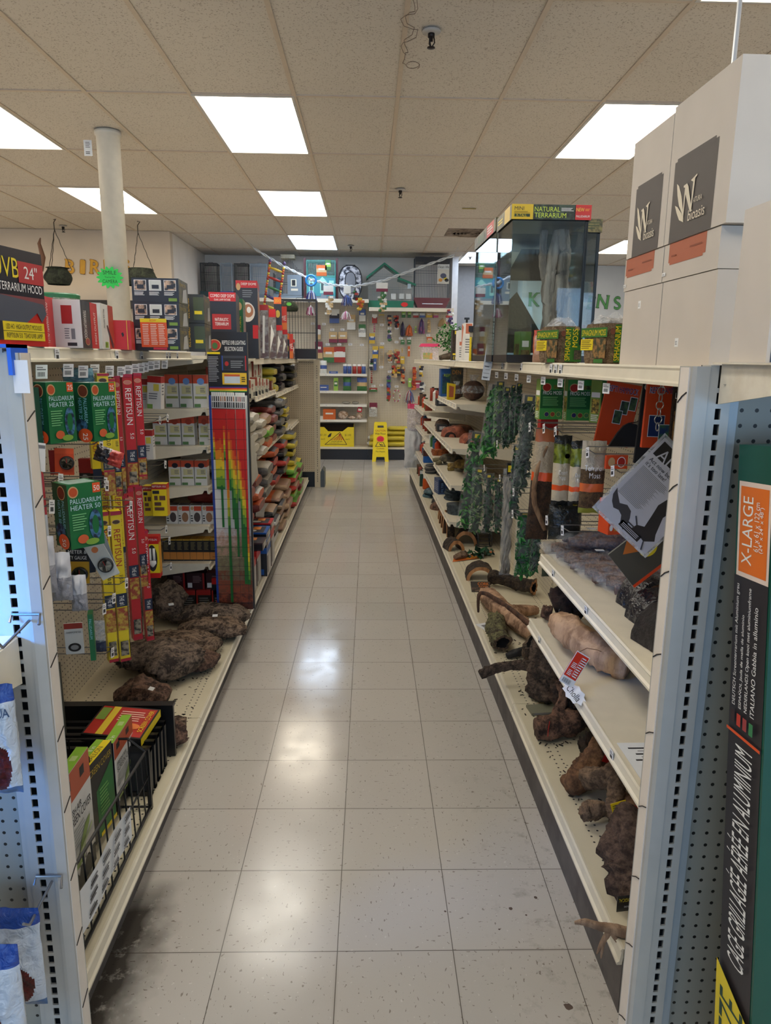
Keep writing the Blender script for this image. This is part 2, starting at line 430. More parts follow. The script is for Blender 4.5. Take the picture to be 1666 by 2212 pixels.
for r in range(-9, 8): mb.box((-10*CW, r*CL-.012, -.0025), (11*CW, r*CL+.012, .006), bar)
mb.box((-10*CW, -9*CL, .02), (11*CW, 7*CL, .05), M((40, 36, 32), .9))
ceil = mb.build('ceiling', loc=(-.401, 4.639, CZ), rotz=AROT); tag(ceil, 'suspended ceiling of speckled tiles in a white metal grid', 'ceiling', kind='structure')
def ceil_pt(c, r, z=0):
    x, y = c*CW, r*CL; ca, sa = math.cos(AROT), math.sin(AROT)
    return (-.401+x*ca-y*sa, 4.639+x*sa+y*ca, CZ+z)
def diffuser_mat(col, e):
    m, t, b = newmat('prismatic_diffuser'); v = coords(t); x, y, z = sep(t, v)
    f = (((x*90).fr()-.5).ab()+((y*90).fr()-.5).ab())
    edge = ((x-CW/2).ab()*-1+CW/2).mn((y-CL/2).ab()*-1+CL/2).ramp(.0, .10)
    t.links.new((f*.12+edge*.35+.6).op('MULTIPLY', e).k, b.inputs['Emission Strength'])
    b.inputs['Emission Color'].default_value = (*lin(col), 1); b.inputs['Base Color'].default_value = (*lin(col), 1); return m
DWARM, DCOOL, DNEUT = diffuser_mat((255, 243, 222), PANEL), diffuser_mat((214, 232, 255), PANEL*1.05), diffuser_mat((255, 250, 238), PANEL)
FRAME = M((200, 196, 190), .4)
COLN = {-7: 'far left row', -4: 'left row', -1: 'middle row over the aisle', 3: 'right row', 6: 'far right row'}
for c, r in LIGHTS:
    t = thing('ceiling_light', 'white panel light, %s, %s' % (COLN[c], {4: 'nearest the back wall', 5: 'nearest the back wall', 2: 'the second back from the near big one', 3: 'behind the big one',
              0: 'the big near one in view', -2: 'just out of view overhead', -4: 'behind the camera'}[r]), 'ceiling light', ceil_pt(c, r), AROT)
    w = .022; fr = MB()
    for a, b2 in (((0, 0), (CW, w)), ((0, CL-w), (CW, CL)), ((0, w), (w, CL-w)), ((CW-w, w), (CW, CL-w))):
        fr.box((a[0]+.003, a[1]+.003, -.006), (b2[0]-.003*(b2[0] == CW), b2[1]-.003*(b2[1] == CL), .012), FRAME)
    fr.build('frame', t)
    dm = DCOOL if (c, r) in ((-1, 4), (3, 5)) else DNEUT if (c, r) in ((-1, 0), (-1, -4), (-1, -2), (3, 3)) else DWARM
    MB().box((w, w, -.001), (CW-w, CL-w, .006), dm).build('diffuser', t)

WALLW = M((214, 208, 198), .85, scale=3); WALLG = M((240, 234, 226), .85, scale=3); WALLB = M((206, 210, 214), .85, scale=3)
def wall(name, a, b, label, m=WALLW):
    o = MB().box(a, b, m).build(name); tag(o, label, 'wall', kind='structure'); return o
wall('wall_front_left', (-6.0, 9.42, 0), (-2.37, 9.54, CZ), 'off-white wall behind the column carrying the yellow letters', M((216, 202, 184), .85, scale=3))
wall('wall_return', (-2.49, 9.54, 0), (-2.37, 11.5, CZ), 'pale wall return beside the stacked bird cages', WALLG)
wall('wall_back', (-2.37, 11.45, 0), (1.42, 11.57, CZ), 'grey white wall behind the bird cages', WALLG)
wall('wall_back_end', (1.36, 11.22, 0), (1.45, 11.45, CZ), 'narrow white wall end beside the clean life cage', M((236, 236, 238), .8))
wall('wall_recess', (1.42, 12.35, 0), (2.6, 12.45, CZ), 'darker grey wall beyond the bird cages', M((150, 148, 148), .85))  # recess wall has a darker grey base colour than its neighbours
wall('wall_right_back', (2.6, 12.0, 0), (6.3, 12.12, CZ), 'pale blue white wall carrying the green letters', WALLB)
wall('wall_side_recess', (2.6, 12.12, 0), (2.7, 12.45, CZ), 'short side of the recess', WALLB)
wall('wall_left', (-6.12, -5.5, 0), (-6.0, 9.54, CZ), 'long off-white side wall on the left')
wall('wall_right', (6.3, -5.5, 0), (6.42, 12.12, CZ), 'long off-white side wall on the right')
mb = MB(); mb.box((-6, -5.62, 0), (6.3, -5.5, .3), WALLW); mb.box((-6, -5.62, 2.6), (6.3, -5.5, CZ), WALLW)
for x in (-6, -4.1, 5.0): mb.box((x, -5.62, .3), (x+.15 if x > -6 else x+1.9, -5.5, 2.6), WALLW)
tag(mb.build('wall_shopfront'), 'shop front wall around the windows behind the camera', 'wall', kind='structure')
mb = MB(); fm = M((120, 122, 126), .4, .6)
for x in (-3.95, -1.7, .55, 2.8, 4.93): mb.box((x, -5.6, .3), (x+.07, -5.53, 2.6), fm)
mb.box((-3.95, -5.6, .3), (5, -5.53, .36), fm); mb.box((-3.95, -5.6, 2.54), (5, -5.53, 2.6), fm)
w1 = mb.build('window_1'); tag(w1, 'wide shop window behind the camera', 'window', kind='structure')
MB().box((-3.9, -5.57, .36), (4.95, -5.56, 2.54), glassm()).build('window_pane', w1)

# square gap of missing ceiling beside the return wall, and the air vent
t = thing('ceiling_vent', 'rusty brown stained air vent in the ceiling beside the glass tank', 'vent', ceil_pt(2.25, 3.52, -.004), AROT)
mb = MB(); VM = M((150, 134, 116), .6, kind='blotch', c2=(104, 88, 74), scale=9)
mb.box((0, 0, 0), (.60, .50, .008), VM); mb.build('backing', t)
mb = MB()
for i in range(5): mb.lathe([(.04+.045*i, 0), (.05+.045*i, -.012), (.055+.045*i, 0)], VM, 28, (.3, .25, -.001))
mb.build('diffuser_ring', t)
tag(MB().box((0, 0, -.006), (.14, .02, 0), M((170, 150, 70), .5)).build('ceiling_clip', loc=(1.02, 7.72, CZ-.002)), 'small flat brass clip on a ceiling tile above the glass tank', 'clip')
# sprinklers
SPR = [((.322, 3.735), 'dark ceiling sprinkler head nearest the camera beside the loose wires'), ((.347, 6.941), 'dark ceiling sprinkler head halfway down the aisle'),
       ((-.151, 10.307), 'dark ceiling sprinkler head near the back wall'), ((-3.549, 9.134), 'dark ceiling sprinkler head above the yellow letters'), ((1.62, 11.2), 'dark ceiling sprinkler head right of the clean life cage')]
SB = M((46, 40, 38), .4, .6)
for i, ((x, y), lb) in enumerate(SPR):
    if i == 0:
        t = s0 = thing('sprinkler', lb, 'sprinkler', (x, y, CZ-.003))
        MB().lathe([(.0, 0), (.045, -.001), (.042, -.008), (.018, -.012)], M((190, 184, 176), .4), 24).build('escutcheon', t, True)
        mb = MB().lathe([(.016, -.008), (.016, -.028), (.008, -.030), (.008, -.045)], SB, 14)
        for a in (0, 2.1, 4.2): mb.tube([(.012*math.cos(a), .012*math.sin(a), -.02), (.016*math.cos(a), .016*math.sin(a), -.05), (.003*math.cos(a), .003*math.sin(a), -.07)], .003, SB, 6)
        mb.build('body', t, True); MB().lathe([(.003, -.068), (.019, -.070), (.019, -.073), (.003, -.075)], SB, 16).build('deflector', t, True)
    else: dup(s0, lb, (x, y, CZ-.003))
# loose wires hanging under the near tiles
mb = MB(); rr = random.Random(4)
P = [(.215+.018*math.sin(i*1.1)+rr.uniform(-.01, .01), 3.40+i*.040, CZ-.012-.02*abs(math.sin(i*.9))) for i in range(19)]
mb.tube(P, .0016, M((120, 100, 84), .5), 5)
mb.tube([(p[0]+.02*math.cos(i*.8), p[1]+.01, p[2]-.006) for i, p in enumerate(P[:15])], .0014, M((110, 92, 78), .5), 5)
mb.tube([(.26+.035*math.cos(a), 4.08+.05*math.sin(a), CZ-.02-.008*a/6) for a in [i*.5 for i in range(15)]], .0016, M((120, 100, 84), .5), 5)
tag(mb.build('loose_wire'), 'thin tangled brown wire dangling from the ceiling beside the near sprinkler', 'wire')
# round column with its two notices
t = thing('support_column', 'round white painted pillar rising from floor to ceiling behind the left shelf', 'column', (-1.745, 5.40, 0))
CWH = M((232, 226, 212), .45, bump=.05)
MB().lathe([(.078, 0), (.078, CZ-.03), (.088, CZ-.03), (.088, CZ-.004)], CWH, 40).build('shaft', t, True)
o = MB(); n = 32; GRN = M((44, 200, 84), .6)
pts = [((.072+.010*math.cos(14*2*PI*i/112))*1.12*math.cos(2*PI*i/112), 0, (.072+.010*math.cos(14*2*PI*i/112))*.92*math.sin(2*PI*i/112)) for i in range(112)]
o.ext(pts, (0, .002, 0), GRN)
for s, x, z, h, w in (('SMILE', 0, .020, .026, .10), ("You're On", 0, -.004, .013, .07), ('CAMERA', 0, -.038, .024, .10)):
    o.txt(s, (x, -.0008, z), (1, 0, 0), (0, 0, 1), h, M((20, 60, 30), .6), w, centre=True)
tag(o.build('scalloped_notice', loc=(-1.765, 5.305, 2.06), rotz=.12), 'bright green scalloped notice reading smile on the white pillar', 'sign')
o = MB().box((0, 0, 0), (.055, .002, .10), PAPER); deco(o, (.055, .002, .10), [('f', 'lines', (.2, .5, .8, .9, 4), LINEC), ('f', 'lines', (.2, .1, .8, .3, 2), TXT)], .0275, .001)
tag(o.build('paper_tag', loc=(-1.90, 5.36, 2.86)), 'small white paper tag beside the top of the white pillar', 'tag')
# wall letters
def letters(word, xs, y, z, h, m, face, label, lean, rest):
    for i, (ch, x) in enumerate(zip(word, xs)):
        mb = MB(); v, f, asp = textmesh(ch); W = h*max(.34, asp*.95); rr = random.Random(i)
        for ox, k, mm in ((0, 1.0, m), (-.0, .86, face)):
            base = [Vector(((a-.5)*W*1.0, 0, (b-.5)*h)) for a, b in v]
            for dx, dz in ([(0, 0), (.009, 0), (-.009, 0), (0, .009), (0, -.009)] if mm is m else [(0, 0), (.004, 0), (-.004, 0)]):
                yy = (0 if mm is m else -.0125); mb.add([(p.x+dx, yy+(-.012 if mm is m else 0)+dx*.05, p.z+dz) for p in base], f, mm)
        if ch in 'BIRDKTENS' and ch != 'S':
            for sx in ((-.5, .5) if ch in 'KN' else (-.5,) if ch in 'BRE' else (0,)):
                for zz in (-.5, .5):
                    cx = sx*W*.82 if sx else 0; mb.box((cx-.026, -.012, zz*h-.010), (cx+.026, -.0, zz*h+.010), m); mb.box((cx-.020, -.0128, zz*h-.006), (cx+.020, -.012, zz*h+.006), face)
        mb.box((-W*.1, -.012, -h*.1), (W*.1, 0, h*.1), m) if ch in 'I' else None
        tag(mb.build('wall_letter', loc=(x, y, z+rest[i]), rot=(0, lean[i], 0)), '%s letter %s on the %s' % (label[0], ch, label[1]), 'letter', label[2])
GOLD = M((212, 160, 40), .5)
letters('BIRDS', [-3.61, -3.455, -3.30, -3.12, -2.915], 9.418, 2.595, .155, M((150, 98, 26), .6), GOLD, ('yellow wooden', 'off-white wall left of the cages', 'yellow letters spelling birds'), [.12, .1, .12, 0, -.1], [0, 0, 0, .01, .01])
letters('KITTENS', [2.80, 3.06, 3.28, 3.5, 3.74, 3.93, 4.17], 11.998, 2.47, .20, M((34, 70, 44), .6), M((84, 150, 84), .5), ('green', 'pale wall behind the glass tank', 'green letters spelling kittens'), [0, .1, -.1, 0, .12, .1, -.1], [.02, .01, 0, 0, -.02, .0, -.02])
# hanging baskets by the left wall
for i, (x, y, lb) in enumerate(((-3.50, 8.75, 'dark green moss basket hanging on chains left of the yellow letters'), (-2.56, 8.75, 'round dark moss basket hanging on chains right of the white pillar'))):
    t = thing('hanging_basket', lb, 'hanging basket', (x, y, 2.34), 0)
    mb = MB(); MO = M((52, 60, 44), .9, kind='bark', c2=(22, 26, 20), scale=14)
    def bs(u, v, s=i):
        a = 2*PI*u; r = (.19 if s else .15)*(.72+.28*math.sin(PI*min(1, v*1.05+.08)))*(1+.08*noise.noise(Vector((math.cos(a)*3, math.sin(a)*3, v*4+s))))
        return (r*math.cos(a), r*math.sin(a), v*.19-.02)
    mb.surf(bs, 28, 10, MO, True); mb.lathe([(.001, .16), (.13, .165)], MO, 20); mb.build('bowl', t, True)
    mb = MB(); top = .58 if i else .60
    for a in (0.3, 2.4, 4.5): mb.tube([(.15*math.cos(a), .15*math.sin(a), .15)]+[(.15*math.cos(a)*(1-k/8)+.003*(-1)**k, .15*math.sin(a)*(1-k/8), .15+(top-.17)*k/8) for k in range(1, 9)], .004, M((60, 54, 46), .6, .3), 5)
    mb.tube([(0, 0, top-.04), (0, 0, top+.06), (.03, 0, top+.10), (0, 0, CZ-2.345)], .005, M((50, 46, 40), .5), 6); mb.build('chain', t)
    if not i: tag(MB().tube([(0, 0, 0), (.02, 0, .15), (-.01, 0, .3), (.01, 0, .36)], [.012, .03, .02, .006], BROWN, 8).build('dried_vine', loc=(-3.62, 8.62, 2.45)), 'dark dried vine bunch hanging beside the left basket', 'vine')
# shelving and wall strip seen behind the column at the left
o = MB(); o.box((-4.3, 9.36, 2.10), (-2.8, 9.41, 2.20), M((50, 46, 46), .5)); tag(o.build('wall_rail'), 'dark rail along the left wall behind the boxes', 'rail')
o = MB(); o.box((-4.3, 8.6, .0), (-2.9, 9.3, 1.2), CREAM); o.box((-4.3, 8.75, 1.2), (-2.9, 9.36, 2.09), CREAM)
o.box((-4.2, 8.60, 1.85), (-3.0, 8.75, 1.88), CREAM); tag(o.build('wall_shelving'), 'cream shelving unit standing against the left wall', 'shelving')
o = carton('blue_box', 'flat blue box on the far shelving behind the white pillar', 'box', (.22, .10, .20), (-3.05, 8.675, 1.881), 0, M((70, 88, 110), .5), [('f', 'lines', (.1, .2, .9, .8, 4), WHITE)])
# ============================================================ SHELVING
PEG = pegmat((212, 202, 180)); PEGG = pegmat((176, 182, 184), axes=(0, 2), name='pegboard_grey')
PEGX = pegmat((208, 192, 164), axes=(0, 2), name='pegboard_end')
TAGW = M((232, 232, 234), .45); CLIPM = film((240, 240, 240), .35)
KICKB = M((98, 92, 88), .6, kind='blotch', c2=(78, 72, 70), scale=7); UPR = M((214, 202, 176), .4)
def deckmat(depth, s=1):
    return pegmat((216, 205, 178), axes=(1, 0), rad=.0034, name='perforated_deck', rows=[(s*(depth-.066)-.026, s*(depth-.066)+.026), (s*.075-.025, s*.075+.025)], off=(0.0127, 0))
_dm = {}
def tagplate(w=.030, h=.035):
    mb = MB(); mb.box((-w/2, 0, -h/2), (w/2, .0012, h/2), TAGW)
    for i in range(9): mb.box((-w*.34+i*w*.07, -.0004, -h*.34), (-w*.34+i*w*.07+w*.03, 0, -h*.02), TXT)
    mb.box((-w*.4, -.0004, h*.12), (w*.35, 0, h*.20), LINEC); mb.box((-w*.4, -.0004, h*.28), (w*.1, 0, h*.34), LINEC); return mb
_tp = tagplate().build('price_tag'); TAGMESH = _tp.data; bpy.data.objects.remove(_tp)
def price_tag(parent, loc, rot, sc_=1):
    o = bpy.data.objects.new('price_tag', TAGMESH); COL.objects.link(o); o.parent = parent; o.location = loc; o.rotation_euler = rot
    o.scale = (sc_, sc_, sc_); return o
def shelf_part(mb, s, x0, x1, y0, y1, z, lip=.040, deck=None, curl=.0):
    """a metal shelf from back x0 to front x1, its price channel hanging from the front; s = +1 opens to +x"""
    mb.box((s*x0, y0, z-.018), (s*(x1-.004), y1, z), deck or CREAM)
    f = s*x1
    mb.ext([(f-s*.006, y0, z+.001), (f, y0, z+.002), (f+s*.004, y0, z-.003), (f+s*.001, y0, z-.008), (f+s*.004, y0, z-lip+.010), (f+s*.010, y0, z-lip+.006), (f+s*.010, y0, z-lip), (f-s*.002, y0, z-lip), (f-s*.006, y0, z-.012)], (0, y1-y0, 0), CREAMW)
def bracket(mb, s, x0, x1, y, z, drop=.085, t=.003):
    mb.ext([(s*x0, y, z-.018), (s*(x1-.02), y, z-.018), (s*(x1-.03), y, z-.036), (s*x0, y, z-drop)], (0, t, 0), CREAM)
def gondola(label, s, xb, y0, y1, zd, xdeck, ztop, xtop, shelves=(), kick=True, tags=(), stags=8, decklip=.042, kname='gondola_shelving', back_lo=.1):
    """one bay; s=+1 opens to +x; xdeck, xtop and shelf depths are distances from the back panel"""
    L = y1-y0; t = thing(kname, label, 'shelving', (xb, y0, 0))
    MB().box((-s*.012, .002, back_lo), (0, L-.002, ztop-.02), PEG).build('back_panel', t)
    mb = MB(); mb.box((-s*.03, .002, 0), (s*.004, .028, ztop-.019), UPR)
    for k in range(int((ztop-.15)/.0254)): mb.box((s*.004, .012, .12+k*.0254), (s*.0046, .018, .136+k*.0254), DARK)
    mb.build('upright', t)
    dm = _dm.get((xdeck, s)) or _dm.setdefault((xdeck, s), deckmat(xdeck, s)); g = .0015
    mb = MB(); shelf_part(mb, s, 0, xdeck, g, L-g, zd, decklip, dm); mb.build('base_deck', t)
    if kick: MB().box((s*(xdeck-.03), g, 0), (s*(xdeck-.015 if kick is True else kick), L-g, zd-decklip*.9), KICKB).build('kick_plate', t)
    mb = MB(); shelf_part(mb, s, 0, xtop, g, L-g, ztop); bracket(mb, s, .004, xtop, .004, ztop); bracket(mb, s, .004, xtop, L-.007, ztop); top = mb.build('top_shelf', t)
    rz = PI/2 if s > 0 else -PI/2
    for ty in tags:
        if y0 < ty < y1: price_tag(top, (s*(xtop+.006), ty-y0, ztop-.020), (0, 0, rz))
    rr = random.Random(int(y0*100)+s)
    for z, xf in shelves:
        mb = MB(); shelf_part(mb, s, 0, xf, g, L-g, z, .036); bracket(mb, s, .004, xf, .003, z); bracket(mb, s, .004, xf, L-.006, z)
        sh = mb.build('shelf', t)
        for k in range(stags): price_tag(sh, (s*(xf+.006), (k+.3+rr.random()*.4)*L/stags, z-.018), (0, 0, rz), .8)
    return t
YJ = [1.40, 2.62, 3.84, 5.06, 6.28, 7.50]
XL, XR = -1.20, 1.09
LT = [1.62, 1.78, 2.16, 2.68, 2.98, 3.36, 3.41, 3.55]
gondola('left shelving bay nearest the camera, holding hanging boxes over the screen cover rack', 1, XL, 1.40, 2.62, .125, .565, 1.546, .31, tags=LT)
gondola('left shelving bay with the hanging tube lamps over the cork bark', 1, XL, 2.62, 3.84, .125, .565, 1.546, .31, tags=LT)
gondola('left shelving bay with six shelves of bulb boxes behind the tall lighting guide', 1, XL, 3.84, 5.06, .125, .565, 1.53, .40, [(1.255, .38), (1.054, .375), (.832, .37), (.616, .365), (.404, .36)], stags=3)
gondola('left shelving bay stacked with pale bags beyond the lighting guide', 1, XL, 5.06, 6.28, .125, .565, 1.515, .46, [(1.255, .46), (.85, .46), (.50, .46)], stags=5)
gondola('left shelving bay with bagged bedding, fifth from the camera', 1, XL, 6.28, 7.5, .125, .565, 1.51, .46, [(1.22, .46), (.85, .46), (.50, .46)], stags=5)
gondola('far left shelving bay ending at the pegboard divider', 1, XL, 7.5, 8.48, .125, .565, 1.51, .46, [(1.22, .46), (.82, .46)], stags=4)
R_T = [2.36, 2.42, 2.48, 2.95, 3.35, 3.62]
gondola('right shelving bay nearest the camera with driftwood on its base deck', -1, XR, 1.40, 2.62, .178, .475, 1.515, .435, [(.80, .40), (.54, .43)], stags=3, kick=.472, tags=R_T)
gondola('right shelving bay with the bagged artificial vines hanging over cork logs', -1, XR, 2.62, 3.84, .178, .475, 1.515, .435, kick=.472, tags=R_T)
gondola('right shelving bay with a bark arch on its deck, third from the camera', -1, XR, 3.84, 5.06, .178, .475, 1.515, .435, kick=.472, tags=R_T)
gondola('right shelving bay holding resin caves and turtle ramps', -1, XR, 5.06, 6.28, .178, .475, 1.515, .44, [(1.215, .42), (.90, .44), (.635, .44), (.365, .44)], stags=7, kick=.472)
gondola('right shelving bay with barcoded black trays, fifth from the camera', -1, XR, 6.28, 7.50, .178, .475, 1.515, .44, [(1.118, .44), (.89, .43), (.65, .43), (.38, .43)], stags=7, kick=.472)
gondola('far right shelving bay ending near the wet floor sign', -1, XR, 7.50, 8.95, .178, .475, 1.515, .44, [(.98, .44), (.74, .42), (.42, .42)], stags=7, kick=.472)
# pegboard divider at the far end of the left row, its free upright and foot
t = thing('pegboard_divider', 'tall tan pegboard divider with slotted post across the far end of the left row', 'display panel', (-1.30, 8.50, 0))
MB().box((0, 0, .19), (.745, .02, 1.50), PEGX).build('panel', t)
mb = MB(); mb.box((.745, -.012, .002), (.812, .045, 1.50), UPR)
for k in range(52): mb.box((.778, -.0126, .07+k*.0265), (.784, -.012, .086+k*.0265), DARK) if k % 13 != 6 else None
mb.build('upright', t); MB().box((0, -.008, 1.485), (.745, .028, 1.505), UPR).build('top_rail', t)
MB().ext([(.812, .02, .0), (.86, .02, 0), (.86, .02, .19), (.835, .02, .22), (.812, .02, .18)], (0, .30, 0), M((90, 96, 98), .4, .3)).build('foot', t)
MB().box((-.0, .03, 0), (.745, .05, .19), BLACK).build('kick_plate', t)

# ---------------- end displays nearest the camera
BLU = M((176, 174, 168), .38, .15); STRIP = M((226, 216, 204), .5)
def slotted_post(mb, x, y, z0, z1, w=.046, slot=.011, front=-1, m=BLU):
    """upright facing -y with real slots; body behind it"""
    a, b = x-w/2, x+w/2
    mb.box((a, y, z0), (x-slot/2, y+.004, z1), m); mb.box((x+slot/2, y, z0), (b, y+.004, z1), m)
    z = z0
    while z < z1-.02:
        mb.box((x-slot/2, y, z), (x+slot/2, y+.004, z+.0075), m); z += .0254
    mb.box((a, y+.030, z0), (b, y+.034, z1), M((26, 28, 30), .6))
    for q in (a, b-.003): mb.box((q, y+.004, z0), (q+.003, y+.030, z1), m)
PEGN = pegmat((150, 147, 136), axes=(0, 2), name='pegboard_near', rad=.0034)
# right: post, side strip, board, bracket shelf
YE = 1.155
t = thing('end_display', 'blue grey slotted end display on the right holding the green carton', 'shelving', (.575, YE, 0))
mb = MB(); slotted_post(mb, .006, 0, .003, 1.52, .038, .0095); mb.build('upright', t)
mb = MB(); mb.box((-.040, .004, .003), (-.013, .052, 1.518), BLU)
mb.box((-.0405, .004, .003), (-.040, .052, 1.518), BLU); mb.build('side_channel', t)
mb = MB(); mb.box((-.0425, .012, .004), (-.040, .044, 1.516), STRIP)
for k in range(9):
    z = 1.468-k*.1525-(.02 if k == 8 else 0); mb.tube([(-.0433, .013, z+.008), (-.0435, .028, z+.001), (-.0433, .043, z-.010)], .0011, M((46, 38, 34), .7), 5)
mb.build('wood_strip', t)
MB().ext([(-.0405, .004, .003), (-.036, -.002, .003), (-.014, -.002, .003), (-.013, .004, .003)], (0, 0, 1.515), BLU).build('edge_trim', t)
mb = MB(); mb.box((.026, .002, .003), (.040, .010, 1.515), M((160, 168, 172), .4, .2)); mb.box((.028, .010, .02), (.72, .016, 1.50), PEGN); mb.build('back_panel', t)
mb = MB(); slotted_post(mb, .745, 0, .003, 1.52); mb.build('upright', t)
mb = MB(); BR = M((226, 216, 196), .4, kind='blotch', c2=(214, 202, 180), scale=14)
mb.ext([(.0035, -.002, 1.458), (.0035, -.002, 1.522), (.0035, -.30, 1.522), (.0035, -.30, 1.500)], (.003, 0, 0), BR)
mb.ext([(.742, -.002, 1.458), (.742, -.002, 1.522), (.742, -.30, 1.522), (.742, -.30, 1.500)], (.003, 0, 0), BR)
mb.box((-.010, -.30, 1.522), (.76, .002, 1.5245), BR)
mb.lathe([(.0005, 0), (.0026, 0), (.0026, .0004)], DARK, 12, (.003, -.02, 1.49)); mb.build('bracket_shelf', t)
MB().box((.01, -.34, .12), (.74, 0, .145), CREAM).build('base_deck', t)
MB().box((.01, -.33, 0), (.74, -.31, .12), KICKB).build('kick_plate', t)
# left: mirror, with tall blue lit face
YL = 1.25
t = thing('end_display', 'blue lit slotted end display on the left with snack bags', 'shelving', (-.62, YL, 0))
mb = MB(); slotted_post(mb, -.006, 0, .003, 1.535, .046, .012); mb.build('upright', t)
mb = MB(); mb.box((.017, .004, .003), (.026, .055, 1.53), BLU); mb.ext([(.0175, .004, .003), (.018, -.002, .003), (.024, -.002, .003), (.040, .006, .003), (.040, .052, .003), (.026, .055, .003)], (0, 0, 1.525), BLU); mb.build('side_channel', t)
mb = MB(); mb.box((.0400, .012, .004), (.0415, .046, 1.528), STRIP)
for k in range(9):
    z = 1.42-k*.1525; mb.tube([(.0421, .013, z-.008), (.0423, .028, z), (.0421, .045, z+.008)], .0012, M((46, 38, 34), .7), 5)
mb.build('wood_strip', t)
mb = MB(); mb.box((-.75, .010, .02), (-.030, .016, 1.51), PEGN); mb.box((-.040, .002, .003), (-.030, .010, 1.53), BLU); mb.build('back_panel', t)
mb = MB(); slotted_post(mb, -.77, 0, .003, 1.535); mb.build('upright', t)
MB().box((-.76, -.34, .12), (-.01, 0, .145), CREAM).build('base_deck', t)
MB().box((-.76, -.33, 0), (-.01, -.31, .12), KICKB).build('kick_plate', t)
# bracket arm of a lower shelf at the left, cut by the frame
mb = MB(); mb.ext([(-.008, -.002, .93), (-.008, -.002, 1.02), (-.008, -.30, 1.02), (-.008, -.30, .99)], (.003, 0, 0), CREAMW); mb.box((-.76, -.30, 1.02), (-.008, 0, 1.023), CREAMW)
mb.ext([(-.76, -.002, .93), (-.76, -.002, 1.02), (-.76, -.30, 1.02), (-.76, -.30, .99)], (.003, 0, 0), CREAMW); mb.build('bracket_shelf', t)
# aquarium lamp fitting above the snack bags
o = MB().box((-.16, -.05, -.012), (.16, .05, .012), M((30, 32, 36), .4)).box((-.15, -.042, -.0135), (.15, .042, -.012), M((40, 110, 255), .4, emit=3))
tag(o.build('aquarium_lamp', loc=(-1.30, .70, 1.285), rot=(math.radians(72), 0, math.radians(-50))), 'slim blue glowing aquarium lamp out of view at the left', 'lamp')
# ============================================================ RIGHT SIDE, NEAR
# plain white cartons with the printed panels
CARD = M((204, 194, 182), .6, scale=8); PANELC = M((78, 70, 66), .55); RUST = M((176, 92, 58), .55); LOGOC = M((226, 214, 190), .55)
def natura(fc, x0, x1, y1):
    """leaf-and-N mark with its two words, on the dark panel between x0 and x1"""
    w = x1-x0; X = lambda a: x0+a*w; Y = lambda b: b*y1
    it = [(fc, 'rect', (x0, 0, x1, y1*.97), PANELC), (fc, 'rect', (x0+w*.06, y1*.95, x1-w*.06, y1), PANELC)]
    for pts in (((.10, .70), (.16, .66), (.25, .52), (.30, .38), (.36, .20), (.30, .30), (.20, .42), (.14, .55)),
                ((.10, .44), (.17, .41), (.30, .30), (.36, .19), (.24, .24), (.16, .34)),
                ((.29, .63), (.37, .64), (.38, .61), (.52, .30), (.50, .28), (.35, .52), (.345, .20), (.32, .24), (.325, .60), (.29, .61)),
                ((.37, .64), (.41, .60), (.51, .37), (.52, .62), (.46, .65), (.60, .69), (.60, .67), (.56, .65), (.53, .28), (.50, .28), (.37, .58))):
        it.append((fc, 'tri', [(X(a), Y(b)) for a, b in pts], LOGOC))
    it += [(fc, 'txt', (X(.56), Y(.37), .035, .20*w), LOGOC, 'ATURA'), (fc, 'txt', (X(.47), Y(.18), .075, .38*w), LOGOC, 'bioasis')]
    return it
STK = M((240, 240, 238), .5)
def stk(x, y): return [('l', 'rect', (x, y, x+.07, y+.10), STK), ('l', 'lines', (x+.01, y+.02, x+.05, y+.07, 3), LINEC)]
G = 'plain white cartons stacked on the right shelf'
carton('white_carton', 'plain white carton on the shelf, far one of the lower pair, beside the moss bales', 'box', (.34, .247, .189), (.875, 1.851, 1.516), 0, CARD, stk(.42, .74), G, bevel=.002)
carton('white_carton', 'plain white carton on the shelf, near one of the lower pair', 'box', (.34, .262, .189), (.875, 1.592, 1.516), 0, CARD, stk(.35, .22), G)
carton('white_carton', 'thin white carton with rounded rust panel, far one of the middle pair', 'box', (.34, .247, .080), (.873, 1.855, 1.7065), 0, CARD,
       [('l', 'rect', (.03, .48, .78, 1), RUST), ('l', 'rect', (.07, .42, .74, .48), RUST), ('l', 'lines', (.48, .7, .72, .8, 1), M((140, 66, 36), .6)), ('l', 'lines', (.1, .6, .25, .7, 1), M((140, 66, 36), .6))]+stk(.0, .12), G)
carton('white_carton', 'thin white carton with rounded rust panel, near one of the middle pair', 'box', (.34, .266, .080), (.873, 1.594, 1.7065), 0, CARD,
       [('l', 'rect', (.10, .48, .78, 1), RUST), ('l', 'rect', (.13, .42, .74, .48), RUST), ('l', 'lines', (.5, .7, .72, .8, 1), M((140, 66, 36), .6)), ('l', 'lines', (.16, .6, .28, .7, 1), M((140, 66, 36), .6))]+stk(.0, .15), G)
carton('white_carton', 'tall white carton with dark logo panel, top of the far stack', 'box', (.34, .238, .282), (.87, 1.850, 1.788), 0, CARD, natura('l', .16, .86, .60), G)
carton('white_carton', 'tall white carton with dark logo panel, top of the near stack, largest in view', 'box', (.34, .288, .292), (.87, 1.584, 1.788), 0, CARD, natura('l', .09, .79, .60), G)
carton('white_carton', 'narrow white carton standing on the near bracket shelf in front of the others', 'box', (.17, .105, .225), (.665, 1.083, 1.5255), 0, CARD, [('f', 'rect', (.035, 0, .05, 1), M((60, 74, 90), .6))], G)
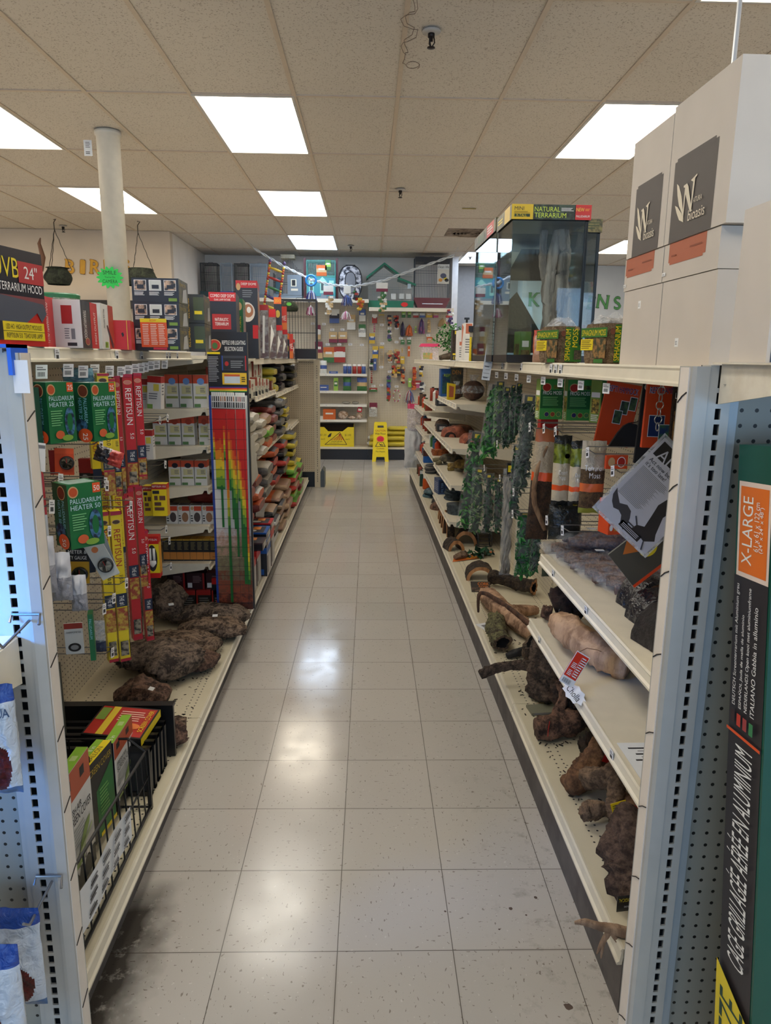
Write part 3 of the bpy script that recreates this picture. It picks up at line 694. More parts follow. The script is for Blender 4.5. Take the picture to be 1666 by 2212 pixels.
# hanging rod above the cartons
tag(MB().tube([(0, 0, 0), (0, 0, -.92)], .007, M((210, 210, 210), .3, .3), 8).build('hanging_rod', loc=(1.035, 2.18, CZ-.004)), 'thin white rod dropping from the ceiling behind the white cartons', 'rod')
# leaning green carton
GC = M((10, 78, 62), .32); GK = M((44, 38, 40), .4); w, d, h = .62, .040, 1.27
it = [('l', 'rect', (0, .86, 1, 1), GC), ('l', 'rect', (0, 0, .94, .835), GK), ('l', 'rect', (.06, .835, .94, .955), M((228, 206, 190), .4)), ('l', 'rect', (.12, .841, .88, .949), M((226, 112, 26), .4)),
      ('l', 'vtxt', (.48, .852, .28, .085), WHITE, 'X-LARGE'), ('l', 'vtxt', (.66, .872, .13, .06), WHITE, '61 x 61 x 122 cm'), ('l', 'vtxt', (.80, .872, .13, .055), WHITE, '(24" x 24" x 48")'),
      ('l', 'vtxt', (.22, .665, .11, .16), WHITE, 'DEUTSCH Screenterrarium mit Aluminium grau'), ('l', 'vtxt', (.40, .665, .11, .13), WHITE, 'ESPA\u00d1OL Jaula de malla de aluminio'), ('l', 'vtxt', (.58, .665, .11, .16), WHITE, 'NEDERLANDS Open kooi met aluminiumframe'), ('l', 'vtxt', (.76, .665, .11, .14), WHITE, 'ITALIANO Gabbia in alluminio'),
      ('l', 'rect', (0, .628, .96, .632), ORANGE)]
for i, c in enumerate(((60, 40, 40), (200, 60, 40), (160, 60, 60), (60, 130, 80))): it.append(('l', 'rect', (.12+.18*i, .642, .23+.18*i, .658), M(c, .5)))
it += [('l', 'vtxt', (.80, .318, .62, .30), WHITE, 'CAGE GRILLAG\u00c9E A\u00c9R\u00c9E EN ALUMINIUM'), ('l', 'tri', [(.0, .0), (.92, .0), (.92, .262), (.0, .295)], YEL), ('l', 'vtxt', (.84, .03, .70, .235), M((10, 60, 44), .4), 'REPTIBREEZE'),
       ('f', 'rect', (.10, .18, .98, .78), M((22, 28, 30), .3)), ('f', 'rect', (.13, .21, .95, .75), M((34, 46, 36), .3, kind='blotch', c2=(16, 18, 20), scale=9)), ('f', 'oval', (.55, .87, .42, .10), M((140, 180, 205), .35)),
       ('f', 'oval', (.30, .47, .08, .03), M((140, 120, 50), .5)), ('f', 'oval', (.40, .38, .10, .02), M((110, 140, 90), .5)), ('f', 'rect', (.13, .74, .95, .75), M((120, 130, 130), .4)),
       ('f', 'lines', (.14, .02, .6, .15, 7), M((150, 170, 160), .5)), ('f', 'oval', (.115, .152, .008, .004), YEL)]
o = carton('cage_carton', 'tall dark green screen cage carton leaning against the right pegboard', 'box', (w, .105, h), (.955, .958, .147), 0, GC, it, rot=(-.085, -.033, 0))

# terrariums on the top shelf
GL = glassm(); FOAM = M((58, 58, 58), .85, bump=.3); BK = M((20, 20, 22), .35)
def tank(label, x0, x1, y0, y1, z0, z1, items, side, group='glass terrariums on the right top shelf'):
    w, d, h = x1-x0, y1-y0, z1-z0; t = thing('glass_terrarium', label, 'terrarium', ((x0+x1)/2, (y0+y1)/2, z0), 0, group)
    x, y = w/2, d/2; ch = .055
    mb = MB()
    for a in ((-x, -y), (x-.004, -y), (-x, y-.004), (x-.004, y-.004)): pass
    mb.box((-x, -y, .03), (x, -y+.003, h-ch), GL); mb.box((-x, -y+.004, .03), (-x+.003, y-.004, h-ch), GL); mb.box((x-.003, -y+.004, .03), (x, y-.004, h-ch), GL); mb.box((-x+.012, y-.003, .03), (x-.012, y, h-ch), GL); mb.build('glass_panes', t)
    mb = MB(); mb.box((-x, -y, 0), (x, y, .03), BK);
    mb.box((x-.012, -y, .03), (x, -y+.012, h-ch), BK); mb.box((x-.012, y-.012, .03), (x, y, h-ch), BK); mb.box((-x, y-.012, .03), (-x+.012, y, h-ch), BK)
    mb.box((-x, -y, h-ch-.004), (x, y, h-ch), BK); mb.build('frame', t)
    mb = MB(); mb.box((-x-.006, -y-.006, h-ch), (x+.006, y+.006, h), M((24, 34, 22), .35))
    deco(mb, (w+.012, d+.012, ch), items, 0, 0, h-ch); deco(mb, (w+.012, d+.012, ch), side, 0, 0, h-ch); mb.build('lid_wrap', t); return t
OLV = M((120, 110, 60), .4, kind='blotch', c2=(60, 58, 34), scale=30); NEWR = M((206, 40, 36), .4)
it = [('f', 'rect', (0, 0, 1, 1), M((26, 34, 20), .35, kind='blotch', c2=(60, 78, 60), scale=40)), ('f', 'rect', (.0, 0, .27, 1), M((226, 190, 40), .4)), ('f', 'txt', (.035, .60, .24, .20), TXT, 'MINI'), ('f', 'rect', (.035, .16, .23, .36), M((40, 60, 24), .4)), ('f', 'txt', (.055, .18, .16, .15), YEL, 'X-TALL'),
      ('f', 'lines', (.03, .40, .24, .54, 3), M((150, 120, 30), .5)), ('f', 'txt', (.285, .52, .32, .32), M((206, 226, 80), .4), 'NATURAL'), ('f', 'txt', (.285, .12, .32, .40), M((206, 226, 80), .4), 'TERRARIUM'),
      ('f', 'lines', (.62, .55, .78, .8, 3), WHITE), ('f', 'rect', (.80, 0, 1, 1), NEWR), ('f', 'txt', (.81, .56, .24, .10), M((240, 214, 70), .4), 'NEW'), ('f', 'txt', (.81, .16, .15, .17), WHITE, 'PALUDARIUM'), ('f', 'lines', (.92, .58, .98, .76, 3), M((240, 160, 60), .4))]
sd = [('l', 'rect', (0, 0, 1, 1), OLV), ('l', 'rect', (.55, 0, .9, 1), M((214, 180, 60), .4)), ('l', 'lines', (.1, .3, .5, .7, 2), YEL)]
ta = tank('tall glass terrarium with printed lid wrap and grey root backdrop, nearest the moss bales', .588, .888, 2.95, 3.25, 1.516, 2.117, it, sd)
mb = MB(); RT = M((176, 166, 158), .8, kind='grain', c2=(110, 102, 98), scale=30)
for i, (x, r) in enumerate(((.045, .016), (.068, .020), (.094, .022), (.120, .018), (.083, .014), (.108, .012))):
    wood(mb, [(x+.02*math.sin(i*2+k*.9)*(.5+k*.1), .06-.012*(i % 3), .04+k*.085) for k in range(7)], [r*(1.35-.06*k) for k in range(7)], RT, 10, 4, .25, i)
for i in range(4): mb.tube([(.11+.02*math.sin(k*1.3+i), .03, .12+i*.10+k*.018) for k in range(6)], .0012, M((170, 160, 150), .7), 4)
mb.build('root_backdrop', ta, True)
sd2 = [('l', 'rect', (0, 0, 1, 1), OLV), ('l', 'rect', (.62, 0, .92, 1), NEWR), ('l', 'lines', (.65, .2, .88, .8, 3), WHITE), ('l', 'rect', (.2, .2, .5, .8), M((80, 96, 44), .4))]
tb = tank('wide glass terrarium with olive lid wrap standing behind the tall one', .588, 1.045, 3.29, 3.87, 1.516, 2.13, [('f', 'rect', (0, 0, 1, 1), OLV), ('f', 'lines', (.7, .2, .98, .8, 3), M((60, 70, 30), .4))], sd2)
mb = MB(); mb.ext([(-.11, .10, .045), (.14, .10, .045), (.14, .10, .06), (-.045, .10, .34), (-.11, .10, .27)], (0, .012, 0), FOAM)
mb.ext([(-.10, .15, .40), (.18, .15, .40), (.18, .15, .55), (-.02, .15, .55)], (0, .012, 0), FOAM); mb.build('foam_board', tb)

# bales of moss, each with printed wrapper
MOSS = M((186, 156, 118), .8, kind='bark', c2=(120, 92, 62), scale=60); MG = M((50, 110, 40), .4)
def bale(label, loc, rz, seed):
    t = thing('moss_bale', label, 'moss', loc, rz, 'moss bales on the right top shelf'); w, d, h = .098, .128, .122; mb = MB()
    def f(u, v):
        a = 2*PI*u; q = (abs(math.cos(a))**6+abs(math.sin(a))**6)**(-1/6); k = 1-.10*abs(2*v-1)**6; n = 1+.02*noise.noise(Vector((u*9, v*6, seed)))
        return (w/2*q*math.cos(a)*k*n, d/2*q*math.sin(a)*k*n, v*h)
    mb.surf(f, 32, 8, MOSS, True); mb.poly([f(i/32, 1) for i in range(32)], MOSS)
    deco(mb, (w+.004, d+.004, h), [('f', 'rect', (.26, .04, .60, .97), MG), ('f', 'rect', (.58, .04, .93, .90), MG), ('f', 'vtxt', (.46, .08, .21, .84), YEL, 'SPHAGNUM'), ('f', 'vtxt', (.74, .44, .21, .50), YEL, 'MOSS'),
        ('f', 'rect', (.62, .10, .90, .36), M((120, 100, 60), .6, kind='bark', c2=(60, 60, 40), scale=90)), ('f', 'rect', (.80, .5, .88, .92), TXT), ('f', 'oval', (.15, .80, .09, .08), M((110, 60, 40), .5)), ('f', 'vtxt', (.18, .08, .07, .5), M((60, 90, 40), .5), 'NEW ZEALAND'),
        ('l', 'rect', (.0, .66, .97, .90), MG), ('l', 'txt', (.04, .70, .15, .88), YEL, 'SPHAGNUM MOSS'), ('l', 'rect', (.02, .34, .48, .62), YEL), ('l', 'lines', (.05, .37, .44, .60, 5), M((120, 104, 30), .5)),
        ('l', 'rect', (.50, .14, .95, .63), M((44, 52, 30), .5, kind='blotch', c2=(150, 110, 60), scale=60)), ('l', 'rect', (.55, .02, .88, .12), MG)])
    mb.build('wrapped_moss', t)
    mb = MB(); mb.surf(lambda u, v: (w*.5*(math.cos(2*PI*u))*(1-.75*v)*1.02, d*.5*math.sin(2*PI*u)*(1-.2*v), h+.001+.028*v*(1+.4*noise.noise(Vector((u*7, v, seed))))), 20, 4, film(alpha=.3), True); mb.build('plastic_top', t, True)
    return t
bale('square moss bale with yellow lettering, whole, beside the black plastic bag', (.688, 2.528, 1.516), .35, 1)
bale('square moss bale with yellow lettering, half hidden by the white cartons', (.775, 2.295, 1.516), .35, 2)
mb = MB(); BP = M((30, 34, 46), .25, kind='crinkle')
pillow(mb, .085, .125, .07, lambda u, v: BP if u > .62 else (M((196, 92, 62), .4) if u < .16 and .25 < v < .9 else M((190, 150, 130), .35, kind='crinkle')) if v < .84 else M((176, 60, 44), .35, kind='crinkle'), seed=5, crumple=.25)
tag(mb.build('substrate_bag', smooth=True, loc=(.715, 2.86, 1.516), rotz=-.55), 'pink and black plastic bag of substrate left of the whole moss bale', 'bag')
mb = MB(); pillow(mb, .13, .16, .05, lambda u, v: M((26, 30, 36), .2, kind='crinkle'), seed=9, crumple=.4)
tag(mb.build('black_bag', smooth=True, loc=(.92, 2.62, 1.516), rotz=.2), 'black plastic bag with cut peaks standing behind the moss bales', 'bag')
mb = MB(); mb.surf(lambda u, v: (.055*math.sin(PI*v)*math.cos(2*PI*u)*(1+.05*noise.noise(Vector((u*8, v*5, 2)))), .055*math.sin(PI*v)*math.sin(2*PI*u), .055-.055*math.cos(PI*v)), 24, 12, M((112, 56, 44), .5, kind='blotch', c2=(70, 34, 28), scale=20), True)
mb.box((-.014, -.057, .07), (.006, -.050, .088), STK); tag(mb.build('clay_ball', smooth=True, loc=(.955, 2.34, 1.60)), 'reddish brown ball hide with white sticker behind the moss bales', 'hide')
tag(MB().box((-.09, -.07, 0), (.09, .07, .083), M((58, 48, 40), .6)).build('brown_carton', loc=(.96, 2.36, 1.516)), 'dark brown carton under the clay ball behind the moss bales', 'box')
mb = MB(); pillow(mb, .12, .19, .05, lambda u, v: M((24, 22, 22), .3, kind='crinkle') if v > .3 else M((96, 76, 60), .4, kind='crinkle'), seed=12, crumple=.5)
tag(mb.build('peaked_bag', smooth=True, loc=(.93, 2.16, 1.516), rotz=.1), 'dark peaked foil bag squeezed behind the nearest white carton', 'bag')
# clip-top bags, boxes and plants further along the top shelf
def clipbag(label, W, rz, seed, cl):
    x, Y, z, w, h = W; t = thing('clip_top_bag', label, 'bag', (x, Y, 1.516), rz); h -= .0
    mb = MB(); B = M((112, 106, 76), .3, kind='crinkle'); B2 = M((62, 60, 46), .3, kind='crinkle')
    pillow(mb, w, h, .05, lambda u, v: (YEL if u < .12 else B if (int(u*5)+int(v*5)) % 2 else B2) if v < .8 else M((150, 140, 120), .2, kind='crinkle'), seed=seed); mb.build('pouch', t, True)
    mb = MB(); mb.box((-w*.55, -.014, h-.01), (w*.55, .014, h+.022), BK); mb.tube([(-.012, 0, h+.02), (-.006, 0, h+.036), (.006, 0, h+.036), (.012, 0, h+.02)], .0025, BK, 6); mb.build('clip_bar', t)
clipbag('olive substrate bag held by a black bulldog clip beyond the wide terrarium', (.655, 4.10, 1.516, .10, .17), -.35, 3, 0)
clipbag('second clipped olive bag, closer to the printed price strip', (.72, 3.95, 1.516, .12, .20), -.3, 4, 0)
mb = MB(); mb.box((-.04, 0, -.29), (.0, .0015, 0), PAPER)
for k in range(16):
    z = -.016-k*.0172; mb.box((-.036+.008*(k % 3 == 1), -.0006, z-.0018), (-.006, 0, z), LINEC)
    if k % 3 == 0: mb.box((-.034, -.0006, z-.006), (-.012, 0, z-.003), TXT)
tag(mb.build('price_strip', loc=(.645, 3.45, 1.715), rot=(0, .12, .1)), 'long white printed price strip hanging over the right shelf edge', 'sign')
carton('green_box', 'small green printed box left of the pink and black bag', 'box', (.05, .06, .125), (.675, 3.06, 1.516), .2, M((84, 130, 60), .4), [('f', 'rect', (.2, .5, .8, .7), WHITE), ('f', 'rect', (.1, .1, .9, .4), OLV), ('l', 'rect', (.1, .1, .9, .6), OLV)])
carton('yellow_spine_box', 'slim box with yellow spine beside the clipped bags', 'box', (.03, .12, .13), (.67, 4.38, 1.516), 0, M((214, 176, 40), .4), [('f', 'vtxt', (.7, .3, .5, .4), TXT, 'TANK'), ('l', 'rect', (.1, .1, .9, .9), OLV)])
carton('white_tall_box', 'tall white box with salmon corner on the right shelf', 'box', (.05, .14, .235), (.68, 4.72, 1.516), 0, WHITE, [('f', 'rect', (.1, .72, .9, .98), M((206, 116, 84), .5)), ('l', 'tri', [(.0, .3), (.6, .9), (0, 1)], M((206, 116, 84), .5)), ('f', 'lines', (.1, .2, .9, .6, 6), LINEC)])
carton('white_tall_box', 'second tall white box with rounded top panel, left of the salmon one', 'box', (.04, .16, .20), (.67, 4.96, 1.516), 0, WHITE, [('f', 'rect', (.1, .5, .9, .62), M((206, 116, 84), .5)), ('f', 'lines', (.1, .1, .9, .45, 5), LINEC)])
carton('reptile_box', 'dark box with yellow foot and bark print, beside the cactus', 'box', (.075, .10, .215), (.69, 5.30, 1.516), 0, M((60, 44, 32), .5, kind='bark', c2=(30, 24, 18), scale=30), [('f', 'rect', (0, 0, 1, .18), BK), ('f', 'rect', (.05, .18, .95, .24), YEL), ('f', 'txt', (.1, .04, .09, .8), YEL, 'DEN'), ('f', 'rect', (.2, .86, .8, .97), YEL)])
mb = MB(); mb.box((-.04, -.03, 0), (.04, .03, .22), BK); mb.tube([(0, 0, .22), (0, 0, .30)], .008, BK, 8); mb.box((-.018, -.01, .295), (.018, .01, .31), BK)
tag(mb.build('black_pump', loc=(.775, 5.42, 1.516)), 'black filter pump with T handle behind the bark print box', 'pump')
def leafball(mb, n, rx, ry, rz, m, seed, c=(0, 0, 0), size=.03, shape='leaf'):
    rr = random.Random(seed)
    for i in range(n):
        a, b = rr.uniform(0, 2*PI), math.acos(rr.uniform(-1, 1)); r = rr.random()**.4
        p = Vector((c[0]+rx*r*math.sin(b)*math.cos(a), c[1]+ry*r*math.sin(b)*math.sin(a), c[2]+rz*r*math.cos(b)))
        d = Vector((rr.uniform(-1, 1), rr.uniform(-1, 1), rr.uniform(-.6, 1))).normalized(); s = d.cross(Vector((rr.uniform(-1, 1), rr.uniform(-1, 1), rr.uniform(-1, 1)))).normalized(); L = size*rr.uniform(.6, 1.3)
        q = d.cross(s)*L*.12
        mb.add([p, p+d*L*.45+s*L*.26+q, p+d*L, p+d*L*.45-s*L*.26+q], [(0, 1, 2), (0, 2, 3)], m if not isinstance(m, list) else m[i % len(m)])
LG = [M((40, 116, 48), .5), M((26, 86, 38), .5), M((74, 142, 58), .5)]; LD = [M((20, 62, 38), .5), M((30, 88, 48), .5), M((14, 42, 30), .5)]; LY = [M((120, 140, 50), .5), M((60, 110, 48), .5)]
t = thing('artificial_plant', 'bushy green artificial plant on a rock base on the right top shelf', 'plant', (.745, 5.95, 1.516))
mb = MB(); leafball(mb, 420, .13, .09, .12, [M((50, 120, 44), .5), M((30, 84, 34), .5), M((70, 140, 56), .5)], 5, (-.03, 0, .17), .03); mb.build('foliage', t)
mb = MB(); wood(mb, [(-.11, 0, .02), (0, 0, .035), (.10, 0, .02)], [.03, .05, .03], M((120, 104, 88), .8, kind='bark', c2=(80, 68, 56), scale=20), 14, 5, .2, 3, flatn=.6); mb.build('rock_base', t, True)
t = thing('artificial_cactus', 'ribbed dark green artificial cactus right of the bushy plant', 'plant', (.81, 5.72, 1.516))
mb = MB()
for x, y, h, r in ((0, 0, .21, .032), (-.045, .01, .16, .024), (.045, -.01, .17, .026), (.02, .04, .15, .022)):
    mb.surf(lambda u, v: (x+r*(1+.22*math.cos(12*2*PI*u))*math.cos(2*PI*u)*math.sin(PI*min(.97, v*.6+.38)), y+r*(1+.22*math.cos(12*2*PI*u))*math.sin(2*PI*u)*math.sin(PI*min(.97, v*.6+.38)), .01+v*h), 48, 12, M((24, 84, 48), .5), True)
mb.build('stems', t); mb = MB(); mb.lathe([(.001, 0), (.07, .002), (.06, .02), (.001, .024)], TAN, 20); mb.build('base', t, True)
t = thing('critter_keeper', 'clear plastic pet carrier with pink lid at the far end of the shelf', 'pet carrier', (.80, 8.62, 1.516))
mb = MB(); mb.box((-.10, -.08, .0), (.10, .08, .15), film((236, 220, 226), .35)); mb.box((-.08, -.082, .01), (.03, -.081, .08), M((150, 170, 110), .5, kind='blotch', c2=(210, 160, 90), scale=30)); mb.build('tub', t)
mb = MB(); mb.ext([(-.12, -.095, .15), (.12, -.095, .15), (.10, -.095, .185), (-.10, -.095, .185)], (0, .19, 0), M((232, 56, 110), .4)); mb.build('lid', t)
# ============================================================ RIGHT SIDE, HANGING GOODS
def peg_hook(label, loc, L, s=1, group='wire peg hooks with price tags', tagz=-.03):
    """double wire hook reaching L out of the back panel; s=+1 points to +x"""
    t = thing('peg_hook', label, 'hook', loc, 0, group)
    mb = MB(); mb.tube([(0, 0, 0), (s*(L-.02), 0, .0), (s*L, 0, .012)], .002, WIRE, 6); mb.tube([(0, 0, .022), (s*(L+.004), 0, .024)], .0018, WIRE, 6)
    mb.tube([(0, -.02, 0), (0, .02, 0)], .003, WIRE, 6); mb.build('wire', t); price_tag(t, (s*(L+.006), 0, .004), (0, .2*s, PI/2 if s > 0 else -PI/2)); return t
def leaf_bag(label, W, seed, cols, n=110, lean=0, d=.07, size=.045, fm=None, rz=0):
    x, Y, z, w, h = W; t = thing('plant_bag', label, 'bagged plant', (x, Y, z), rz, 'bagged artificial vines on the right pegs', rot=(0, lean, rz))
    mb = MB(); rr = random.Random(seed)
    core = M((30, 58, 38), .7, kind='blotch', c2=(14, 26, 18), scale=34) if cols is not LD else M((22, 40, 30), .7, kind='blotch', c2=(10, 16, 14), scale=34)
    mb.surf(lambda u, v: (w*.36*math.cos(2*PI*u)*(.4+.6*math.sin(PI*min(1, v+.08)))*(1+.3*noise.noise(Vector((u*6, v*9, seed)))), d*.26*math.sin(2*PI*u)*(.5+.5*math.sin(PI*v)), h*(.03+.9*v)), 14, 22, core, True)
    for i in range(n):
        p = Vector((rr.uniform(-.40, .40)*w, rr.uniform(-.42, .1)*d, rr.uniform(.03, .92)*h)); dd = Vector((rr.uniform(-1, 1), rr.uniform(-.6, .2), rr.uniform(-1, .7))).normalized()
        s = dd.cross(Vector((0, 1, .3))).normalized(); L = size*rr.uniform(.5, 1.2); e = Vector((0, .006, 0))
        p2 = p+dd*L; p2.x = max(-.47*w, min(.47*w, p2.x)); m = cols[i % len(cols)]
        mb.add([p, (p+p2)/2+s*L*.22+e, p2, (p+p2)/2-s*L*.22+e], [(0, 1, 2), (0, 2, 3)], m)
    mb.build('leaves', t)
    mb = MB(); F = fm or film(alpha=.09)
    pillow(mb, w, h, d, lambda u, v: F, 10, 20, seed, .3, .02); mb.build('clear_bag', t, True)
    mb = MB(); mb.box((-w*.3, -.003, h*.90), (w*.3, .003, h*.985), M((40, 48, 36), .4)); mb.box((-w*.15, -.004, h*.93), (w*.15, -.003, h*.97), YEL); mb.build('header_card', t); return t
LB = [('broad leaved vine bag at the top, far left of the hanging vines', (0.734, 4.100, 0.979, 0.112, 0.415), LG, .11), ('long pale leaved vine bag, second from the far left at the top', (0.762, 3.950, 1.064, 0.067, 0.350), [M((84, 130, 60), .5), M((46, 96, 46), .5), M((120, 150, 84), .5)], 0),
      ('dark round leaved vine bag, third along the top row', (0.771, 3.800, 1.069, 0.050, 0.319), LD, 0), ('narrow dark vine bag, fourth along the top row', (0.782, 3.700, 1.099, 0.033, 0.304), LD, 0), ('narrowest dark vine bag, last along the top row', (0.792, 3.620, 1.151, 0.033, 0.264), LD, 0),
      ('lowest pale vine bag hanging furthest left over the bark arches', (0.709, 4.720, 0.397, 0.125, 0.668), LG, .10), ('tall pale green vine bag beside the leftmost low one', (0.750, 4.550, 0.413, 0.091, 0.430), [M((84, 120, 70), .5), M((60, 100, 60), .5), M((140, 150, 110), .5)], .04),
      ('glossy dark green vine bag in the middle of the low row', (0.792, 4.350, 0.456, 0.067, 0.383), LD, 0), ('dark vine bag right end of the low row', (0.836, 4.250, 0.492, 0.057, 0.335), LD, 0),
      ('dusky grey green fern bag hanging left of the green moss boxes', (0.692, 3.050, 0.963, 0.072, 0.423), [M((52, 72, 56), .6), M((40, 56, 46), .6), M((74, 88, 74), .6)], .06), ('bright green fern bag low beside the twisted vine bag', (0.705, 2.980, 0.599, 0.077, 0.290), [M((24, 112, 40), .5), M((18, 84, 34), .5)], .0),
      ('narrow dark green bag right of the bright fern bag', (0.740, 2.920, 0.638, 0.040, 0.254), LD, 0), ('dark leaf bag behind the twisted vine bag', (0.704, 3.200, 0.809, 0.047, 0.343), LD, 0)]
for i, (lb, W, c, ln) in enumerate(LB): leaf_bag(lb, W, i+1, c, n=260 if i in (0, 5, 9, 10) else 150, lean=ln, d=.06 if W[3] < .1 else .09, size=.05 if i in (0, 5) else .035)
# twisted grey vine in a long bag
x, Y, z, w, h = (0.691, 3.280, 0.513, 0.049, 0.517)
t = thing('vine_bag', 'long clear bag of twisted grey bendable vine standing on the deck', 'bagged vine', (x, Y, z+.0)); mb = MB(); V = M((150, 140, 124), .8, kind='grain', c2=(96, 86, 76), scale=30)
for k in range(4): mb.tube([((-.3+.2*k)*w+.005*math.sin(i*1.1+k*2), .008*math.cos(i*.9+k), h*(.02+.90*i/24)) for i in range(25)], .0075, V, 7)
mb.build('vine', t, True); mb = MB(); pillow(mb, w*1.1, h, .05, lambda u, v: film(), 8, 20, 40, .3, .02); mb.build('clear_bag', t, True)
mb = MB(); mb.box((-.012, -.01, h*.93), (.012, .01, h*1.05), BK); mb.box((-.008, -.011, h*.97), (.008, -.01, h*1.03), YEL); mb.build('header_card', t)
# boxes of frog moss on pegs
MGN = M((62, 142, 66), .4); MGD = M((30, 92, 44), .4)
def mossbox(label, loc, rz, g='green moss boxes hanging on the right pegs'):
    w, d, h = .092, .052, .155; F = 'f'
    it = [(F, 'rect', (0, 0, 1, 1), MGN), (F, 'rect', (0, .28, 1, .74), MGD), (F, 'oval', (.26, .80, .20, .11), TAN), (F, 'oval', (.26, .80, .17, .09), M((170, 40, 30), .4)), (F, 'rect', (.55, .76, .95, .86), M((60, 60, 30), .5, kind='blotch', c2=(110, 120, 40), scale=60)),
          (F, 'txt', (.10, .62, .09, .82), WHITE, 'FROG MOSS'), (F, 'lines', (.10, .34, .8, .58, 5), M((110, 170, 100), .5)), ('t', 'rect', (0, 0, 1, 1), MGN)]
    for k, c in enumerate(((40, 40, 90), (130, 60, 40), (70, 120, 70))): it += [(F, 'oval', (.30+.26*k, .13, .11, .065), M((180, 190, 90), .4)), (F, 'oval', (.30+.26*k, .13, .095, .056), M(c, .4))]
    it += [('l', 'rect', (0, 0, 1, 1), M((120, 150, 70), .4)), ('l', 'rect', (.15, .22, .85, .56), M((70, 60, 30), .5, kind='blotch', c2=(200, 170, 70), scale=80)), ('l', 'lines', (.15, .03, .85, .2, 4), WHITE), ('l', 'rect', (.1, .60, .9, .72), WHITE)]
    return carton('moss_box', label, 'box', (w, d, h), loc, rz, MGN, it, g)
mossbox('green frog moss box on a peg, left one, showing its picture side', (.742, 2.83, 1.298), .10)
mossbox('green frog moss box on a peg, middle one, facing the camera square on', (.840, 2.78, 1.298), -.04)
mossbox('green frog moss box on a peg, right one, partly behind the orange card', (.905, 2.66, 1.30), .5)
carton('red_box', 'small red box hanging below the green moss boxes', 'box', (.07, .05, .05), (.765, 2.92, 1.245), 0, RED2)
def foil(label, W, seed, top, body, d=.05, extra=None, rot=None, nm='moss_bag'):
    x, Y, z, w, h = W; t = thing(nm, label, 'bag', (x, Y, z), 0, rot=rot); mb = MB()
    def pt(u, v):
        for a, b, m in (extra or []):
            if a <= v < b: return m
        return top if v > .62 else body
    f = pillow(mb, w, h, d, pt, 12, 26, seed, .2, .04); mb.build('pouch', t, True); return t, f, w, h
BAGB = M((196, 180, 150), .35, kind='crinkle'); KB = M((26, 28, 26), .25, kind='crinkle'); MOS = M((150, 116, 76), .6, kind='bark', c2=(90, 66, 42), scale=70)
FROGK = M((34, 40, 22), .3, kind='blotch', c2=(120, 130, 40), scale=30)
def words(t, f, w, h, items):
    mb = MB()
    for s, x, z, hh, m, mw in items: mb.txt(s, (x*w, 0, z*h), (1, 0, 0), (0, 0, 1), hh*h, m, mw*w, fn=lambda p: f(p.x, p.z, .0015), centre=True)
    mb.build('printed_words', t)
for i, (lb, W) in enumerate((('black topped bag of desert moss with yellow frog eye, left one', (0.714, 2.500, 1.014, 0.063, 0.253)), ('black topped bag of desert moss with yellow frog eye, right one in shade', (0.747, 2.420, 1.031, 0.054, 0.226)))):
    t, f, w, h = foil(lb, W, 20+i, FROGK, BAGB, extra=[(.90, 1.01, KB), (.22, .30, ORANGE), (.0, .06, KB)])
    words(t, f, w, h, [('Desert', 0, .46, .06, WHITE, .5), ('Moss', 0, .38, .06, WHITE, .4)])
    mb = MB(); c = f(.18*w, .72*h, .002); mb.lathe([(.001, 0), (.008, .0005)], YEL, 14); mb.T = Matrix.Translation(c) @ Matrix.Rotation(PI/2, 4, 'X'); mb.lathe([(.0005, 0), (.009, 0)], YEL, 14); mb.lathe([(.0005, .0006), (.004, .0006)], TXT, 10); mb.build('printed_eye', t)
t, f, w, h = foil('tan bag of terrarium moss with orange band right of the black topped bags', (0.787, 2.380, 1.013, 0.083, 0.249), 23, M((188, 176, 152), .3, kind='crinkle'), MOS, extra=[(.30, .42, M((216, 104, 50), .4)), (.0, .08, M((150, 150, 50), .4))])
words(t, f, w, h, [('Terrarium', 0, .60, .075, WHITE, .8), ('Moss', 0, .50, .075, WHITE, .45)])
foil('crumpled black plastic bag hanging below the moss bags', (0.738, 2.500, 0.889, 0.119, 0.129), 25, KB, KB, .06, nm='black_bag')
t, f, w, h = foil('clear bag of brown twisted wood with orange label hanging by the twisted vine', (0.722, 2.840, 0.802, 0.091, 0.458), 26, M((176, 160, 136), .3, kind='crinkle'), M((92, 64, 46), .6, kind='bark', c2=(50, 34, 28), scale=26), .06,
       extra=[(.88, 1.01, M((170, 96, 60), .4)), (.55, .62, ORANGE)], rot=(0, .05, 0), nm='wood_bag')
mb = MB(); wood(mb, [(w*.3, -.02, h*.1), (-w*.3, -.025, h*.35), (-w*.35, -.02, h*.6), (0, -.02, h*.85)], [.008, .012, .010, .006], M((170, 136, 104), .8, kind='grain', c2=(120, 90, 66), scale=40), 8, 6, .3, 4)
mb.build('wood_piece', t, True)
foil('small clear bag with orange stripe under the brown wood bag', (0.732, 2.660, 0.698, 0.051, 0.141), 27, M((150, 136, 116), .3, kind='crinkle'), M((60, 70, 50), .4, kind='crinkle'), .04, extra=[(.5, .6, ORANGE)], nm='wood_bag')
